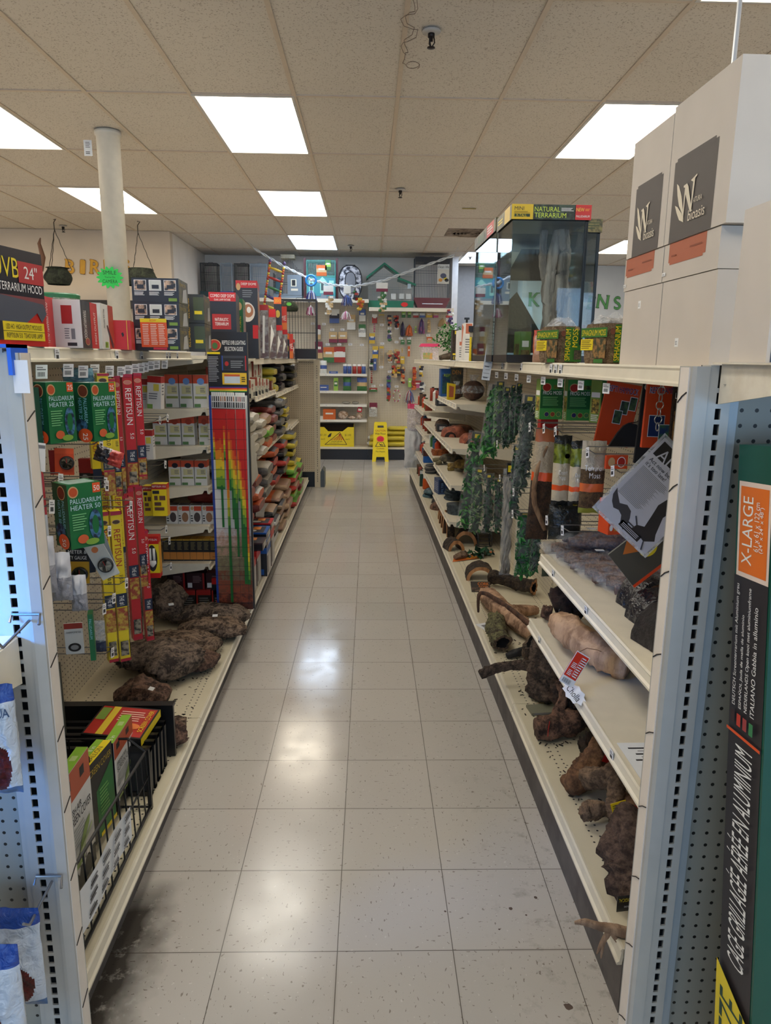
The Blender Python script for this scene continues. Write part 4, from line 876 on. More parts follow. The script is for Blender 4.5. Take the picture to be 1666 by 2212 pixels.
# hammock cards, mesh and lounge boxes
OR = M((216, 74, 30), .4); HBLUE = M((24, 44, 110), .4)
def hcard(label, W, lean, title, pics, nm='hammock_card'):
    x, Y, z, w, h = W; mb = MB(); mb.box((-w/2, 0, 0), (w/2, .012, h), OR)
    it = [('f', 'rect', (0, 0, 1, 1), OR), ('f', 'txt', (.06, .84, .10, .88), M((196, 216, 240), .4), title), ('f', 'txt', (.07, .845, .093, .86), HBLUE, title)]
    for a, b, c, d, m in pics: it += [('f', 'rect', (a-.015, b-.01, c+.015, d+.01), WHITE), ('f', 'rect', (a, b, c, d), m)]
    deco(mb, (w, .012, h), it, 0, .006); return tag(mb.build(nm, loc=(x, Y, z), rot=(0, lean, 0)), label, 'card')
DKP = M((30, 36, 46), .4, kind='blotch', c2=(70, 96, 60), scale=40)
hcard('tilted orange hammock card with black photos under the shelf edge', (0.902, 2.550, 1.227, 0.125, 0.224), .16, 'REPTI HAMMOCK', [(.52, .52, .74, .72, DKP), (.76, .60, .95, .80, DKP), (.38, .36, .60, .56, DKP)])
hcard('orange hammock card with green lizard drawing, nearest the right post', (0.861, 2.020, 1.282, 0.113, 0.183), .02, 'REPTI HAMMOCK', [(.12, .18, .50, .50, M((30, 50, 96), .4)), (.40, .06, .86, .36, M((40, 60, 110), .4, kind='blotch', c2=(70, 120, 60), scale=30))])
carton('lounge_card', 'dark brown card of woven lizard lounger beside the orange card', 'card', (.075, .012, .26), (0.885, 1.940, 1.250), 0, M((84, 62, 46), .5, kind='bark', c2=(44, 32, 26), scale=40), [('f', 'txt', (.05, .66, .08, .9), WHITE, 'Lizard-Lounge'), ('f', 'rect', (.05, .1, .95, .55), M((70, 46, 38), .5, kind='blotch', c2=(150, 110, 60), scale=40)), ('f', 'rect', (.0, .02, 1, .08), WHITE)])
MESH = M((20, 20, 22), .8)
mb = MB(); mb.ext([(-.05, 0, 0), (.06, 0, 0), (.06, 0, .055), (.045, 0, .078), (.02, 0, .085), (0, 0, .075), (-.02, 0, .05)], (0, .012, 0), MESH); mb.tube([(.02, -.002, .085), (.055, -.002, .09), (.07, -.002, .07), (.065, -.002, .04)], .002, BK, 6)
tag(mb.build('mesh_hammock', loc=(0.909, 2.450, 1.232)), 'black mesh hammock corner with clip loop below the tilted orange card', 'hammock')
mb = MB(); mb.ext([(-.012, 0, 0), (.062, 0, -.02), (.050, 0, .20), (.02, 0, .25), (.0, 0, .25)], (0, .01, 0), MESH); mb.T = Matrix.Translation((.012, -.002, .235)); mb.tube([(.009*math.cos(a), 0, .009*math.sin(a)) for a in [k*.5 for k in range(13)]], .0025, STEEL, 5, closed=True)
tag(mb.build('mesh_hammock', loc=(0.868, 2.200, 1.213)), 'tall black mesh hammock panel with steel ring between the orange cards', 'hammock')
it = [('f', 'rect', (0, 0, 1, 1), OR), ('f', 'txt', (.08, .62, .20, .84), WHITE, 'REPTIHAMMOCK'), ('f', 'txt', (.09, .625, .19, .82), HBLUE, 'REPTIHAMMOCK'), ('f', 'rect', (.3, .1, .8, .5), M((200, 130, 50), .5)), ('f', 'oval', (.14, .2, .09, .09), WHITE), ('f', 'oval', (.22, .86, .1, .08), TAN)]
carton('hammock_box', 'small orange hammock box on a peg below the card', 'box', (.070, .06, .115), (0.840, 2.300, 0.964), .25, OR, it)
carton('hammock_box', 'orange folded hammock header card above the small orange box', 'box', (.075, .012, .045), (0.847, 2.330, 1.175), .1, OR, [('f', 'oval', (.25, .5, .16, .35), TAN), ('f', 'oval', (.7, .5, .2, .4), WHITE), ('f', 'oval', (.7, .5, .17, .34), RED2)])
# laminated alert sheet on its chain: page frame origin at lower left corner, tilted
L, Bc, Tp = Vector((0.645, 1.900, 1.133)), Vector((0.794, 1.900, 0.999)), Vector((0.795, 1.900, 1.344))
ux = (Bc-L); uy = (Tp-L); W_, H_ = ux.length, uy.length; ux.normalize(); uy = (uy-ux*uy.dot(ux)).normalized(); nn = ux.cross(uy)
mb = MB(); P = lambda a, b, k=0: Vector((a*W_, -.0004*k, b*H_))
mb.box((-.008, .0004, -.008), (W_+.008, .001, H_+.008), film((220, 224, 230), .5)); mb.poly([P(0, 0, 0), P(1, 0, 0), P(1, 1, 0), P(0, 1, 0)], M((186, 188, 200), .45))
K1 = M((28, 28, 32), .4)
mb.poly([P(.04, .80, 1), P(.98, .80, 1), P(.98, .97, 1), P(.04, .97, 1)], K1); PP = M((196, 198, 210), .45)
mb.txt('ALERT', P(.10, .795, 2), (1, 0, 0), (0, 0, 1), .125*H_, PP, .80*W_); mb.txt('Act now before', P(.06, .725, 2), (1, 0, 0), (0, 0, 1), .045*H_, K1, .80*W_); mb.txt("it's too late!", P(.06, .67, 2), (1, 0, 0), (0, 0, 1), .045*H_, K1, .6*W_)
mb.txt('US', P(.86, .70, 2), (1, 0, 0), (0, 0, 1), .05*H_, K1, .1*W_); rr = random.Random(3)
for k in range(26):
    y = .64-k*.0145; w2 = .60 if k < 6 else .50; mb.poly([P(.06, y, 1), P(.06+w2*rr.uniform(.7, 1), y, 1), P(.06+w2*.8, y+.006, 1), P(.06, y+.006, 1)], LINEC)
LZ = M((60, 60, 66), .45); 
mb.poly([P(a, b, 1) for a, b in ((.02, .30), (.08, .26), (.20, .20), (.30, .24), (.40, .22), (.46, .16), (.52, .06), (.50, .02), (.40, .06), (.34, .12), (.26, .14), (.18, .12), (.10, .16), (.04, .22))], LZ)
mb.poly([P(a, b, 1) for a, b in ((.66, .58), (.78, .60), (.84, .54), (.80, .40), (.90, .22), (.96, .16), (.84, .08), (.70, .10), (.58, .10), (.60, .16), (.70, .20), (.66, .34), (.62, .46))], M((40, 40, 46), .3))
for p in ((.60, .16, .50, .22), (.60, .12, .48, .12), (.84, .08, .90, .0)): mb.tube([P(p[0], p[1], 2), P(p[2], p[3], 2)], .0022, LZ, 5)
mb.poly([P(.40, .03, 1), P(.78, .03, 1), P(.78, .10, 1), P(.40, .10, 1)], K1)
for k in range(3): mb.poly([P(.43, .045+.016*k, 2), P(.74, .045+.016*k, 2), P(.74, .051+.016*k, 2), P(.43, .051+.016*k, 2)], PP)
ang = -math.atan2(ux.z, ux.x)
tag(mb.build('alert_notice', loc=L, rot=(0, ang, 0)), 'tilted laminated black and white alert sheet with frog and lizard pictures', 'sign')
mb = MB(); c0 = Tp; c1 = Vector((Tp.x+.003, 1.90, 1.478))
for k in range(7):
    c = c0.lerp(c1, (k+.5)/7); r = abs(c1.z-c0.z)/14*1.15
    mb.tube([(c.x+(.010*math.cos(a) if k % 2 else 0), 1.90+(0 if k % 2 else .010*math.cos(a)), c.z+r*math.sin(a)) for a in [j*PI/5 for j in range(10)]], .0015, STEEL, 5, closed=True)
tag(mb.build('hanging_chain'), 'short steel link chain holding the tilted alert sheet', 'chain')
carton('orange_edge_card', 'flat olive card with orange edge and yellow burst leaning under the alert sheet', 'card', (.16, .008, .13), (0.855, 1.960, 0.934), 0, M((74, 70, 60), .5), [('f', 'rect', (0, 0, 1, .07), M((226, 70, 24), .4)), ('f', 'oval', (.62, .55, .17, .18), YEL), ('f', 'lines', (.5, .45, .74, .65, 3), TXT), ('f', 'tri', [(.2, .8), (.5, .6), (.6, .95), (.4, 1)], M((200, 110, 40), .5))], rot=(0, -.70, 0))
# peg hooks of the right bays
HK = [('long peg hook just above the low green fern bag', (0.664, 3.020, 0.962)), ('peg hook with white tag beside the bright fern bag', (0.647, 2.940, 0.883)), ('peg hook over the tall brown wood bag', (0.663, 2.780, 1.265)), ('peg hook left of the black topped moss bags', (0.688, 2.660, 1.271)), ('peg hook carrying the black topped moss bags', (0.705, 2.560, 1.270)),
      ('peg hook below the crumpled black bag', (0.682, 2.520, 0.951)), ('lowest pair of peg hooks above the bagged cactus wood', (0.707, 2.400, 0.942)), ('peg hook carrying the orange banded moss bag', (0.754, 2.330, 1.224)), ('peg hook carrying the small orange box', (0.821, 2.270, 1.172)), ('peg hook between the upper and lower vine bags', (0.729, 3.780, 1.084)), ('peg hook above the twisted grey vine bag', (0.730, 4.150, 0.898)), ('peg hook for the upper row of vine bags', (0.740, 3.720, 0.909))]
for lb, p in HK: peg_hook(lb, (1.086, p[1], p[2]), 1.086-p[0], -1)
for k in range(8):
    o = bpy.data.objects.new('price_tag', TAGMESH); COL.objects.link(o); o.location = (.665, 1.95+k*.23, 1.452); o.rotation_euler = (0, 0, -PI/2+.3); o.scale = (1, 1, .8)
    tag(o, 'small white price tag hanging under the right shelf edge, %s from the near post' % ORD[k], 'price tag', 'price tags under the right shelf edge')
# ============================================================ RIGHT SIDE, WOOD ON THE SHELVES
BARKD = M((92, 74, 58), .85, kind='bark', c2=(40, 32, 28), scale=22); CUT = M((196, 142, 92), .6, kind='grain', c2=(150, 100, 60), scale=30)
PALEW = M((200, 160, 128), .75, kind='grain', c2=(128, 94, 70), scale=22); GREYW = M((162, 132, 106), .8, kind='bark', c2=(84, 66, 52), scale=16); DKW = M((66, 46, 36), .85, kind='bark', c2=(30, 22, 18), scale=26)
REDW = M((152, 112, 90), .8, kind='bark', c2=(66, 46, 38), scale=20); CORK = M((128, 104, 80), .85, kind='bark', c2=(64, 52, 42), scale=18); LICH = M((150, 146, 100), .85, kind='bark', c2=(70, 58, 46), scale=24)
def arch(label, loc, rz, r, L, t=.022, seed=0, group=None, cut=CUT, bark=BARKD, hgt=1.0, nm='bark_arch'):
    mb = MB(); n = 26
    def outer(u, v): a = PI*u; k = r*(1+.05*noise.noise(Vector((u*9, v*5, seed)))+.02*noise.noise(Vector((u*30, v*20, seed)))); return (-k*math.cos(a), (v-.5)*L, k*math.sin(a)*hgt)
    def inner(u, v): a = PI*u; k = r-t; return (-k*math.cos(a), (v-.5)*L, k*math.sin(a)*hgt)
    mb.surf(outer, n, 12, bark); mb.surf(lambda u, v: inner(1-u, v), n, 2, M((90, 62, 42), .8, kind='grain', c2=(60, 40, 30), scale=30))
    for e in (0, 1):
        mb.add([outer(i/n, e) for i in range(n+1)]+[inner(i/n, e) for i in range(n+1)], [(i, i+1, n+2+i, n+1+i) for i in range(n)], cut)
    for e in (0, 1): mb.add([outer(e, 0), outer(e, 1), inner(e, 1), inner(e, 0)], [(0, 1, 2, 3)], cut)
    return tag(mb.build(nm, loc=loc, rotz=rz), label, 'log hide', group)
arch('half log bark arch standing alone on the right deck with pale cut ring', (.752, 4.31, .179), -.08, .090, .15, seed=1)
arch('small bark arch with pale wood rim, lowest of the cluster under the vine bags', (.672, 5.00, .179), .25, .062, .12, seed=2, group='bark arches under the vine bags', hgt=1.25)
arch('wide bark arch resting at the back of the cluster under the vine bags', (.790, 5.17, .179), -.2, .085, .16, seed=3, group='bark arches under the vine bags', hgt=1.3)
for i, (x, y, h) in enumerate(((.665, 5.42, .20), (.672, 5.62, .17), (.672, 5.78, .14), (.68, 5.95, .12))):
    arch('upright bark slab edge, %s of the row behind the small arch' % ORD[i], (x+.02, y, .179), PI/2+.15, .075-.006*i, .06, seed=5+i, group='upright bark slabs on the right deck', hgt=h/.075)
def piece(label, pts, rads, m, seed=0, nm='driftwood', cat='driftwood', group=None, extra=(), base=None, **k):
    """wood described by world points; the origin is put under its first point"""
    o = Vector(pts[0]); mb = MB(); wood(mb, [Vector(p)-o for p in pts], rads, m, seed=seed, **k)
    for i, (p2, r2) in enumerate(extra): wood(mb, [Vector(p)-o for p in p2], r2, m, seed=seed+i+11, **k)
    zmin = min(v.z for v in mb.v)+o.z
    dz = (base-zmin) if base is not None else 0
    return tag(mb.build(nm, None, True, loc=(o.x, o.y, o.z+dz)), label, cat, group)
Z0 = .179
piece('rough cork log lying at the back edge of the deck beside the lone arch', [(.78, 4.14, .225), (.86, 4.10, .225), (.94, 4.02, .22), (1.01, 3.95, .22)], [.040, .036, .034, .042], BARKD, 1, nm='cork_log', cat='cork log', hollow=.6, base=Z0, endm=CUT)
tag(piece('charred curved wood sliver below the hollow cork tube', [(.672, 3.06, .2), (.73, 3.07, .215), (.80, 3.10, .21), (.86, 3.16, .205)], [.012, .020, .018, .010], M((40, 38, 40), .6, kind='grain', c2=(20, 20, 22), scale=30), 31, base=Z0), None, None)
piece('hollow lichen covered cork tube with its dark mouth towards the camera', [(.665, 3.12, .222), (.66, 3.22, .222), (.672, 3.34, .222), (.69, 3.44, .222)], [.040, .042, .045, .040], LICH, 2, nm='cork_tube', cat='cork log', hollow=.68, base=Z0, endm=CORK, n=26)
piece('large smooth pale twisted driftwood trunk across the right deck', [(.695, 3.86, .21), (.70, 3.70, .26), (.745, 3.52, .25), (.81, 3.32, .235), (.90, 3.12, .22)], [.026, .046, .048, .044, .026], PALEW, 3, ridge=4, amp=.22, base=Z0, extra=[([(.74, 3.5, .24), (.83, 3.58, .22), (.95, 3.62, .21)], [.04, .035, .02])], n=26)
piece('thin dark branch arching over the pale twisted trunk', [(.632, 3.62, .20), (.628, 3.6, .30), (.66, 3.58, .318), (.72, 3.50, .30), (.78, 3.36, .285), (.83, 3.2, .27), (.90, 3.06, .23)], [.006, .010, .011, .012, .012, .013, .008], M((104, 72, 54), .8, kind='grain', c2=(60, 40, 32), scale=30), 4, n=12, amp=.2)
o = carton('cork_card', 'small dark card printed cork rounds propped by the cork log', 'card', (.115, .006, .075), (.715, 4.02, .179), 0, M((60, 54, 50), .5), [('f', 'txt', (.36, .62, .28, .58), M((232, 130, 40), .4), 'CORK'), ('f', 'txt', (.40, .42, .14, .48), M((232, 130, 40), .4), 'ROUNDS'), ('f', 'rect', (.03, .05, .5, .4), M((120, 96, 76), .6, kind='blotch', c2=(60, 50, 44), scale=60)), ('f', 'rect', (.5, .05, .97, .36), M((150, 110, 70), .6, kind='blotch', c2=(60, 50, 44), scale=60))], rot=(-.95, 0, 0))
tag(MB().box((-.03, -.055, 0), (.03, .055, .001), PAPER).box((-.012, -.02, .001), (.014, .03, .0014), LINEC).build('paper_slip', loc=(.645, 3.45, Z0+.001), rotz=.4), 'crumpled white paper slip under the pale driftwood', 'paper')
piece('big upright dark bark stump with a long horn reaching over the aisle', [(.775, 2.66, .18), (.765, 2.67, .26), (.76, 2.70, .33), (.775, 2.74, .40)], [.078, .074, .066, .05], M((122, 100, 84), .85, kind='bark', c2=(56, 44, 38), scale=24), 6, amp=.30, ridge=4, base=Z0, n=30,
      extra=[([(.76, 2.71, .262), (.70, 2.75, .268), (.63, 2.77, .262), (.56, 2.77, .248), (.50, 2.76, .222)], [.026, .022, .019, .018, .016])])
piece('curled hollow cork shell leaning behind the dark stump', [(.80, 2.92, .26), (.77, 2.86, .31), (.75, 2.84, .36)], [.075, .07, .05], CORK, 7, nm='cork_shell', cat='cork log', hollow=.82, n=26, base=Z0)
tag(MB().box((-.06, -.035, 0), (.06, .035, .010), M((120, 118, 100), .6)).box((-.05, -.036, .002), (.05, -.035, .009), LINEC).build('price_booklet', loc=(.72, 2.56, Z0+.001), rotz=.1), 'thin grey booklet lying under the dark stump', 'booklet')
piece('flat reddish driftwood block at the front of the deck', [(.635, 2.345, .21), (.70, 2.35, .215), (.77, 2.37, .22), (.84, 2.42, .22)], [.034, .040, .042, .03], REDW, 8, ridge=4, amp=.3, base=Z0, extra=[([(.72, 2.38, .23), (.75, 2.42, .30), (.735, 2.45, .345)], [.022, .016, .010])], n=24)
piece('knotted brown root mass behind the flat reddish block', [(.76, 2.46, .22), (.82, 2.48, .27), (.90, 2.46, .25)], [.05, .07, .05], M((96, 70, 56), .85, kind='bark', c2=(44, 32, 28), scale=22), 9, amp=.5, ridge=5, base=Z0)
piece('dark low root lump beside a red label on the deck', [(.76, 2.20, .21), (.82, 2.22, .215), (.89, 2.26, .21)], [.03, .045, .03], DKW, 10, amp=.4, base=Z0)
piece('tall ochre wood club leaning right behind the knotted grey loop', [(.655, 2.0, .215), (.71, 2.03, .245), (.765, 2.07, .285), (.83, 2.13, .33)], [.026, .042, .044, .04], M((150, 108, 74), .8, kind='bark', c2=(92, 62, 44), scale=16), 11, amp=.28, ridge=4, base=Z0, n=24)
piece('grey brown looped driftwood knot in the middle of the near deck', [(.70, 1.98, .24), (.745, 1.93, .27), (.80, 1.93, .30), (.86, 1.96, .29), (.89, 2.0, .25)], [.030, .034, .036, .034, .03], GREYW, 12, amp=.25, ridge=4, base=Z0+.02, extra=[([(.77, 1.91, .30), (.755, 1.86, .26), (.745, 1.82, .22), (.76, 1.79, .20)], [.024, .026, .026, .02])], n=24)
piece('forked driftwood stick with blunt knob pointing at the aisle', [(.655, 1.845, .225), (.69, 1.86, .225), (.735, 1.87, .22), (.80, 1.84, .215), (.87, 1.80, .21)], [.022, .026, .020, .024, .026], GREYW, 13, amp=.28, ridge=4, base=Z0, n=22)
piece('smooth split pale brown log under the yellow tag', [(.77, 1.86, .26), (.82, 1.80, .255), (.88, 1.74, .25)], [.03, .034, .03], M((166, 128, 94), .75, kind='grain', c2=(110, 82, 62), scale=24), 14, amp=.15, base=Z0+.03, endm=CUT)
piece('curved tan wood hook hidden partly by the near post', [(.73, 1.72, .26), (.78, 1.69, .25), (.81, 1.65, .20), (.83, 1.60, .20)], [.012, .018, .02, .016], M((150, 120, 92), .8, kind='grain', c2=(104, 80, 60), scale=24), 15, amp=.2, base=Z0)
piece('dark jagged stump plank wearing the black and yellow hang tag', [(.70, 1.50, .20), (.69, 1.56, .24), (.70, 1.62, .29), (.735, 1.68, .33)], [.055, .062, .058, .035], M((130, 104, 88), .85, kind='bark', c2=(74, 56, 50), scale=20), 16, amp=.38, ridge=5, base=Z0, n=28, flatn=.7)
piece('pale forked twig poking over the front edge of the deck', [(0.511, 1.440, 0.219), (0.534, 1.440, 0.220), (0.577, 1.440, 0.207), (0.617, 1.440, 0.195), (0.674, 1.440, 0.179)], [.0035, .0075, .0105, .013, .014], M((176, 146, 120), .75, kind='grain', c2=(130, 104, 84), scale=26), 17, n=12, amp=.15,
      extra=[([(0.598, 1.440, 0.198), (0.582, 1.440, 0.162), (0.571, 1.440, 0.131)], [.008, .006, .002]), ([(0.582, 1.440, 0.162), (0.582, 1.440, 0.141), (0.582, 1.440, 0.118)], [.006, .004, .0015]), ([(0.598, 1.440, 0.198), (0.619, 1.440, 0.169), (0.632, 1.440, 0.143)], [.008, .008, .005]), ([(0.543, 1.440, 0.217), (0.525, 1.440, 0.229)], [.006, .001])])
piece('small grey bark bit on the deck beside the near post', [(.66, 1.38, .19), (.70, 1.40, .195), (.72, 1.43, .19)], [.014, .02, .012], GREYW, 18, base=Z0)
def hang(label, loc, w, h, rot, base, items, nm='hang_tag'):
    mb = MB(); mb.box((-w/2, 0, 0), (w/2, .0015, h), base); deco(mb, (w, .0015, h), items, 0, .00075)
    return tag(mb.build(nm, loc=loc, rot=rot), label, 'tag')
RT2 = M((222, 52, 28), .4)
def barcode(x0, y0, x1, y1, n=12, f='f'): return [(f, 'rect', (x0, y0, x1, y1), WHITE)]+[(f, 'rect', (x0+(x1-x0)*(i+.5)/(n+.5), y0+.01, x0+(x1-x0)*(i+.5+.3+.3*(i % 3 == 0))/(n+.5), y1-.01), TXT) for i in range(n)]
hang('orange red barcode tag on the split log beside the near post', (0.762, 1.720, 0.262), .052, .074, (0, .03, 0), RT2, [('f', 'vtxt', (.42, .1, .04, .8), WHITE, 'Please handle with care'), ('f', 'rect', (.68, .3, .86, .7), TXT)]+barcode(.08, .2, .30, .85))
hang('red barcode tag standing behind the ochre club', (0.780, 2.0, 0.291), .05, .045, (0, .35, 0), M((180, 30, 26), .4), barcode(.55, .12, .9, .5)+[('f', 'lines', (.1, .5, .8, .9, 3), M((220, 120, 100), .5))])
hang('small red tag edge lying by the dark low root lump', (0.763, 2.130, 0.266), .02, .055, (0, .7, 0), M((190, 40, 36), .4), [('f', 'rect', (.2, .3, .6, .9), M((150, 24, 22), .4))])
hang('red and blue tag under the forked stick', (0.720, 1.900, 0.182), .035, .035, (0, .7, 0), M((190, 34, 30), .4), [('f', 'rect', (.2, .3, .8, .8), HBLUE)])
hang('yellow printed tag between the loop and the barcode tag', (0.746, 1.800, 0.264), .045, .03, (0, -.3, 0), YEL, [('f', 'lines', (.1, .2, .8, .8, 3), M((70, 90, 40), .5))])
hang('black hang tag printed zoological in green and yellow, upside down', (0.648, 1.460, 0.274), .062, .056, (-.25, PI-.12, 0), M((30, 36, 38), .25), [('f', 'txt', (.10, .14, .22, .35), M((60, 160, 70), .4), 'ZOO'), ('f', 'txt', (.42, .14, .22, .52), YEL, 'LOGICAL'), ('f', 'txt', (.12, .62, .11, .6), WHITE, 'MANUFACTURE')])
mb = MB(); mb.tube([(0, 0, 0), (.006, 0, .03), (-.004, 0, .055), (.004, 0, .09)], .0022, RT2, 5); tag(mb.build('red_ribbon', loc=(0.673, 1.460, 0.241)), 'short red ribbon on the black zoological tag', 'ribbon')
tag(MB().tube([(0, 0, 0), (0, 0, .03), (.003, 0, .06)], .0012, RED, 5).build('red_string', loc=(.668, 2.30, .215)), 'thin red string round the flat reddish block', 'string')

# ---- shelf B (lower) and shelf A (upper) of the near bay
ZB, ZA = .541, .801
piece('large smooth tan driftwood with hollow underside on the lower shelf', [(.70, 2.40, .60), (.715, 2.30, .615), (.745, 2.20, .61), (.79, 2.12, .59), (.845, 2.07, .575)], [.030, .048, .050, .050, .034], M((200, 164, 130), .7, kind='grain', c2=(146, 112, 84), scale=18), 21, amp=.20, ridge=3, base=ZB, n=32)
piece('dark ribbed root lump with wire loop at the far end of the lower shelf', [(.73, 2.555, .58), (.78, 2.55, .60), (.84, 2.56, .59)], [.045, .060, .045], M((66, 44, 38), .8, kind='bark', c2=(30, 20, 18), scale=14), 22, amp=.4, ridge=6, base=ZB, n=30)
piece('small grey root knob left of the dark ribbed lump', [(.70, 2.60, .575), (.735, 2.585, .57)], [.022, .026], REDW, 23, amp=.3, base=ZB)
piece('long dark root lying along the back of the lower shelf', [(.90, 2.50, .60), (.93, 2.38, .59), (.95, 2.25, .585), (.93, 2.12, .575)], [.04, .055, .05, .03], DKW, 24, amp=.4, ridge=5, base=ZB, n=26)
piece('flat brown bark chip behind the tan driftwood', [(.90, 2.05, .555), (.96, 2.00, .555), (1.02, 1.96, .555)], [.03, .04, .02], REDW, 25, amp=.3, base=ZB, flatn=.35)
piece('rough light brown wood end beyond the near post on the lower shelf', [(.92, 1.70, .60), (1.0, 1.66, .60), (1.05, 1.6, .60)], [.05, .055, .04], M((160, 116, 80), .8, kind='bark', c2=(100, 70, 48), scale=20), 26, amp=.3, base=ZB)
tag(MB().tube([(.034*math.cos(a), 0, .048*math.sin(a)) for a in [k*.45 for k in range(14)]], .0015, WIRE, 5, closed=True).build('wire_loop', loc=(.765, 2.515, .595), rotz=.5), 'thin wire loop round the dark ribbed root lump', 'wire')
hang('orange red tag on string hanging over the lower shelf edge', (0.612, 1.960, 0.580), .048, .105, (-.15, .55, 0), RT2, [('f', 'rect', (0, 0, 1, 1), WHITE), ('f', 'rect', (.05, .22, .95, .97), RT2)]+barcode(.12, .03, .7, .18)+[('f', 'lines', (.12, .27, .42, .45, 4), WHITE), ('f', 'lines', (.12, .5, .46, .68, 4), WHITE), ('f', 'lines', (.52, .27, .88, .92, 9), WHITE), ('f', 'rect', (.47, .3, .485, .9), WHITE)])
tag(MB().tube([Vector((0.651, 1.970, 0.679)), Vector((0.693, 2.030, 0.665)), Vector((0.742, 2.080, 0.638)), Vector((0.783, 2.100, 0.616))], .0011, M((150, 110, 80), .7), 5).build('tag_string'), 'thin brown string tying the orange red tag to the tan driftwood', 'string')
hang('small orange tag at the back of the lower shelf', (0.843, 2.550, 0.576), .03, .035, (0, -.3, 0), RT2, [('f', 'rect', (.15, .15, .85, .85), ORANGE)])
mb = MB(); pts = []
for k in range(18): a = 2*PI*k/18; r = (1 if k % 2 else .80); pts.append((.052*r*math.cos(a), .026*r*math.sin(a)))
mb.ext([(p[0], 0, p[1]) for p in pts], (0, .0012, 0), PAPER); mb.txt('Cholla', (0, -.0006, -.011), (1, 0, -.06), (0, 0, 1), .020, TXT, .062, centre=True)
tag(mb.build('cholla_label', loc=(.642, 1.965, .548), rot=(-.95, .25, -PI/2+.35)), 'white starburst label reading cholla taped to the lower shelf edge', 'label')
mb = MB(); mb.box((-.09, -.09, 0), (.09, .09, .001), PAPER)
for k in range(6): mb.box((-.07+.01*(k % 2), .06-k*.028, .001), (.07, .066-k*.028, .0014), TXT); mb.box((-.05, .048-k*.028, .001), (.06, .051-k*.028, .0013), LINEC)
tag(mb.build('species_list', loc=(.765, 1.60, ZB+.001)), 'printed white list taped flat on the lower shelf beside the near post', 'paper')
CH = M((172, 124, 92), .8, kind='bark', c2=(96, 62, 46), scale=34)
for i, (x0, y0, x1, y1, z, lb) in enumerate(((.72, 2.57, 1.04, 2.55, 0, 'bagged cholla wood sticks, furthest back on the upper shelf'), (.73, 2.43, 1.05, 2.38, 0, 'bagged cholla wood sticks, second from the back'), (.76, 2.28, 1.06, 2.22, 0, 'bagged cholla wood sticks, third from the back, white sticker'), (.79, 2.15, 1.06, 2.08, 0, 'bagged cholla wood sticks, nearest on the upper shelf'), (.74, 2.50, 1.0, 2.47, .062, 'bagged cholla wood sticks lying on top of the back two'))):
    t = thing('cholla_bag', lb, 'bagged wood', (x0, y0, ZA+z), 0, 'clear bags of cholla wood'); a, b = Vector((0, 0, 0)), Vector((x1-x0, y1-y0, 0)); mb = MB()
    for k in range(3):
        off = Vector((0, (k-1)*.040, .026+(k == 1)*.012)); wood(mb, [off+a.lerp(b, q)+Vector((0, .006*math.sin(q*5+k), 0)) for q in (.02, .25, .5, .75, .98)], [.017, .019, .018, .019, .016], CH, 14, 6, .28, i*3+k, 6, freq=20)
    mb.build('sticks', t, True)
    mb = MB(); F = film(alpha=.13)
    mb.surf(lambda u, v: ((x1-x0)*(-.14+1.22*v), (y1-y0)*(-.14+1.22*v)+.075*math.cos(2*PI*u)*(1+.18*noise.noise(Vector((u*7, v*9, i)))), .033+.034*math.sin(2*PI*u)*(1+.3*noise.noise(Vector((u*8, v*12, i+4))))*max(.12, math.sin(PI*min(1, max(0, v)))**.35)), 24, 26, F, True); mb.build('plastic_bag', t, True)
    MB().box((-.015, -.010, 0), (.015, .010, .001), WHITE).build('sticker', t, loc=((x1-x0)*(.2+.15*(i % 3)), -.02, .071))
KH = M((26, 26, 32), .18, kind='crinkle')
for i, (x, y, r, rz, lb) in enumerate(((.875, 2.03, .085, .15, 'glossy black wrapped arch hide, furthest of three on the upper shelf'), (.845, 1.90, .075, .1, 'glossy black wrapped arch hide, middle of three with blue glint'), (.815, 1.745, .085, .25, 'dark brown arch hide, nearest of three, cut by the post'))):
    arch(lb, (x, y, ZA), rz, r, .10, .012, 30+i, 'black arch hides on the upper shelf', cut=KH if i < 2 else BARKD, bark=KH if i < 2 else M((44, 34, 32), .45, kind='bark', c2=(24, 18, 18), scale=18), hgt=1.15, nm='arch_hide')
rr = random.Random(8)
mb = MB()
for k in range(230):
    x, y = rr.choice(((.70, 3.1), (.85, 3.7), (.72, 2.6), (.8, 2.9), (.70, 2.2), (.92, 3.6))); x += rr.gauss(0, .06); y += rr.gauss(0, .14)
    if not (.63 < x < 1.06 and 1.45 < y < 3.82): continue
    s = rr.uniform(.001, .0045); a = rr.uniform(0, 3); mb.T = Matrix.Translation((x, y, Z0)) @ Matrix.Rotation(a, 4, 'Z'); mb.box((-s*1.8, -s*.5, 0), (s*1.8, s*.5, s*.6), DKW)
tag(mb.build('bark_crumbs'), 'scattered dark bark crumbs on the right base deck', 'debris', kind='stuff')
mb = MB(); rr = random.Random(9)
for k in range(260):
    x, y = rr.choice(((-.70, 3.2), (-.72, 3.05), (-.85, 3.5), (-.9, 2.9), (-.68, 2.55))); x += rr.gauss(0, .07); y += rr.gauss(0, .16)
    if not (-1.15 < x < -.67 and 2.3 < y < 3.8): continue
    s = rr.uniform(.001, .004); a = rr.uniform(0, 3); mb.T = Matrix.Translation((x, y, .126)) @ Matrix.Rotation(a, 4, 'Z'); mb.box((-s*1.8, -s*.5, 0), (s*1.8, s*.5, s*.6), DKW)
tag(mb.build('bark_crumbs'), 'scattered dark bark crumbs on the left base deck', 'debris', kind='stuff')

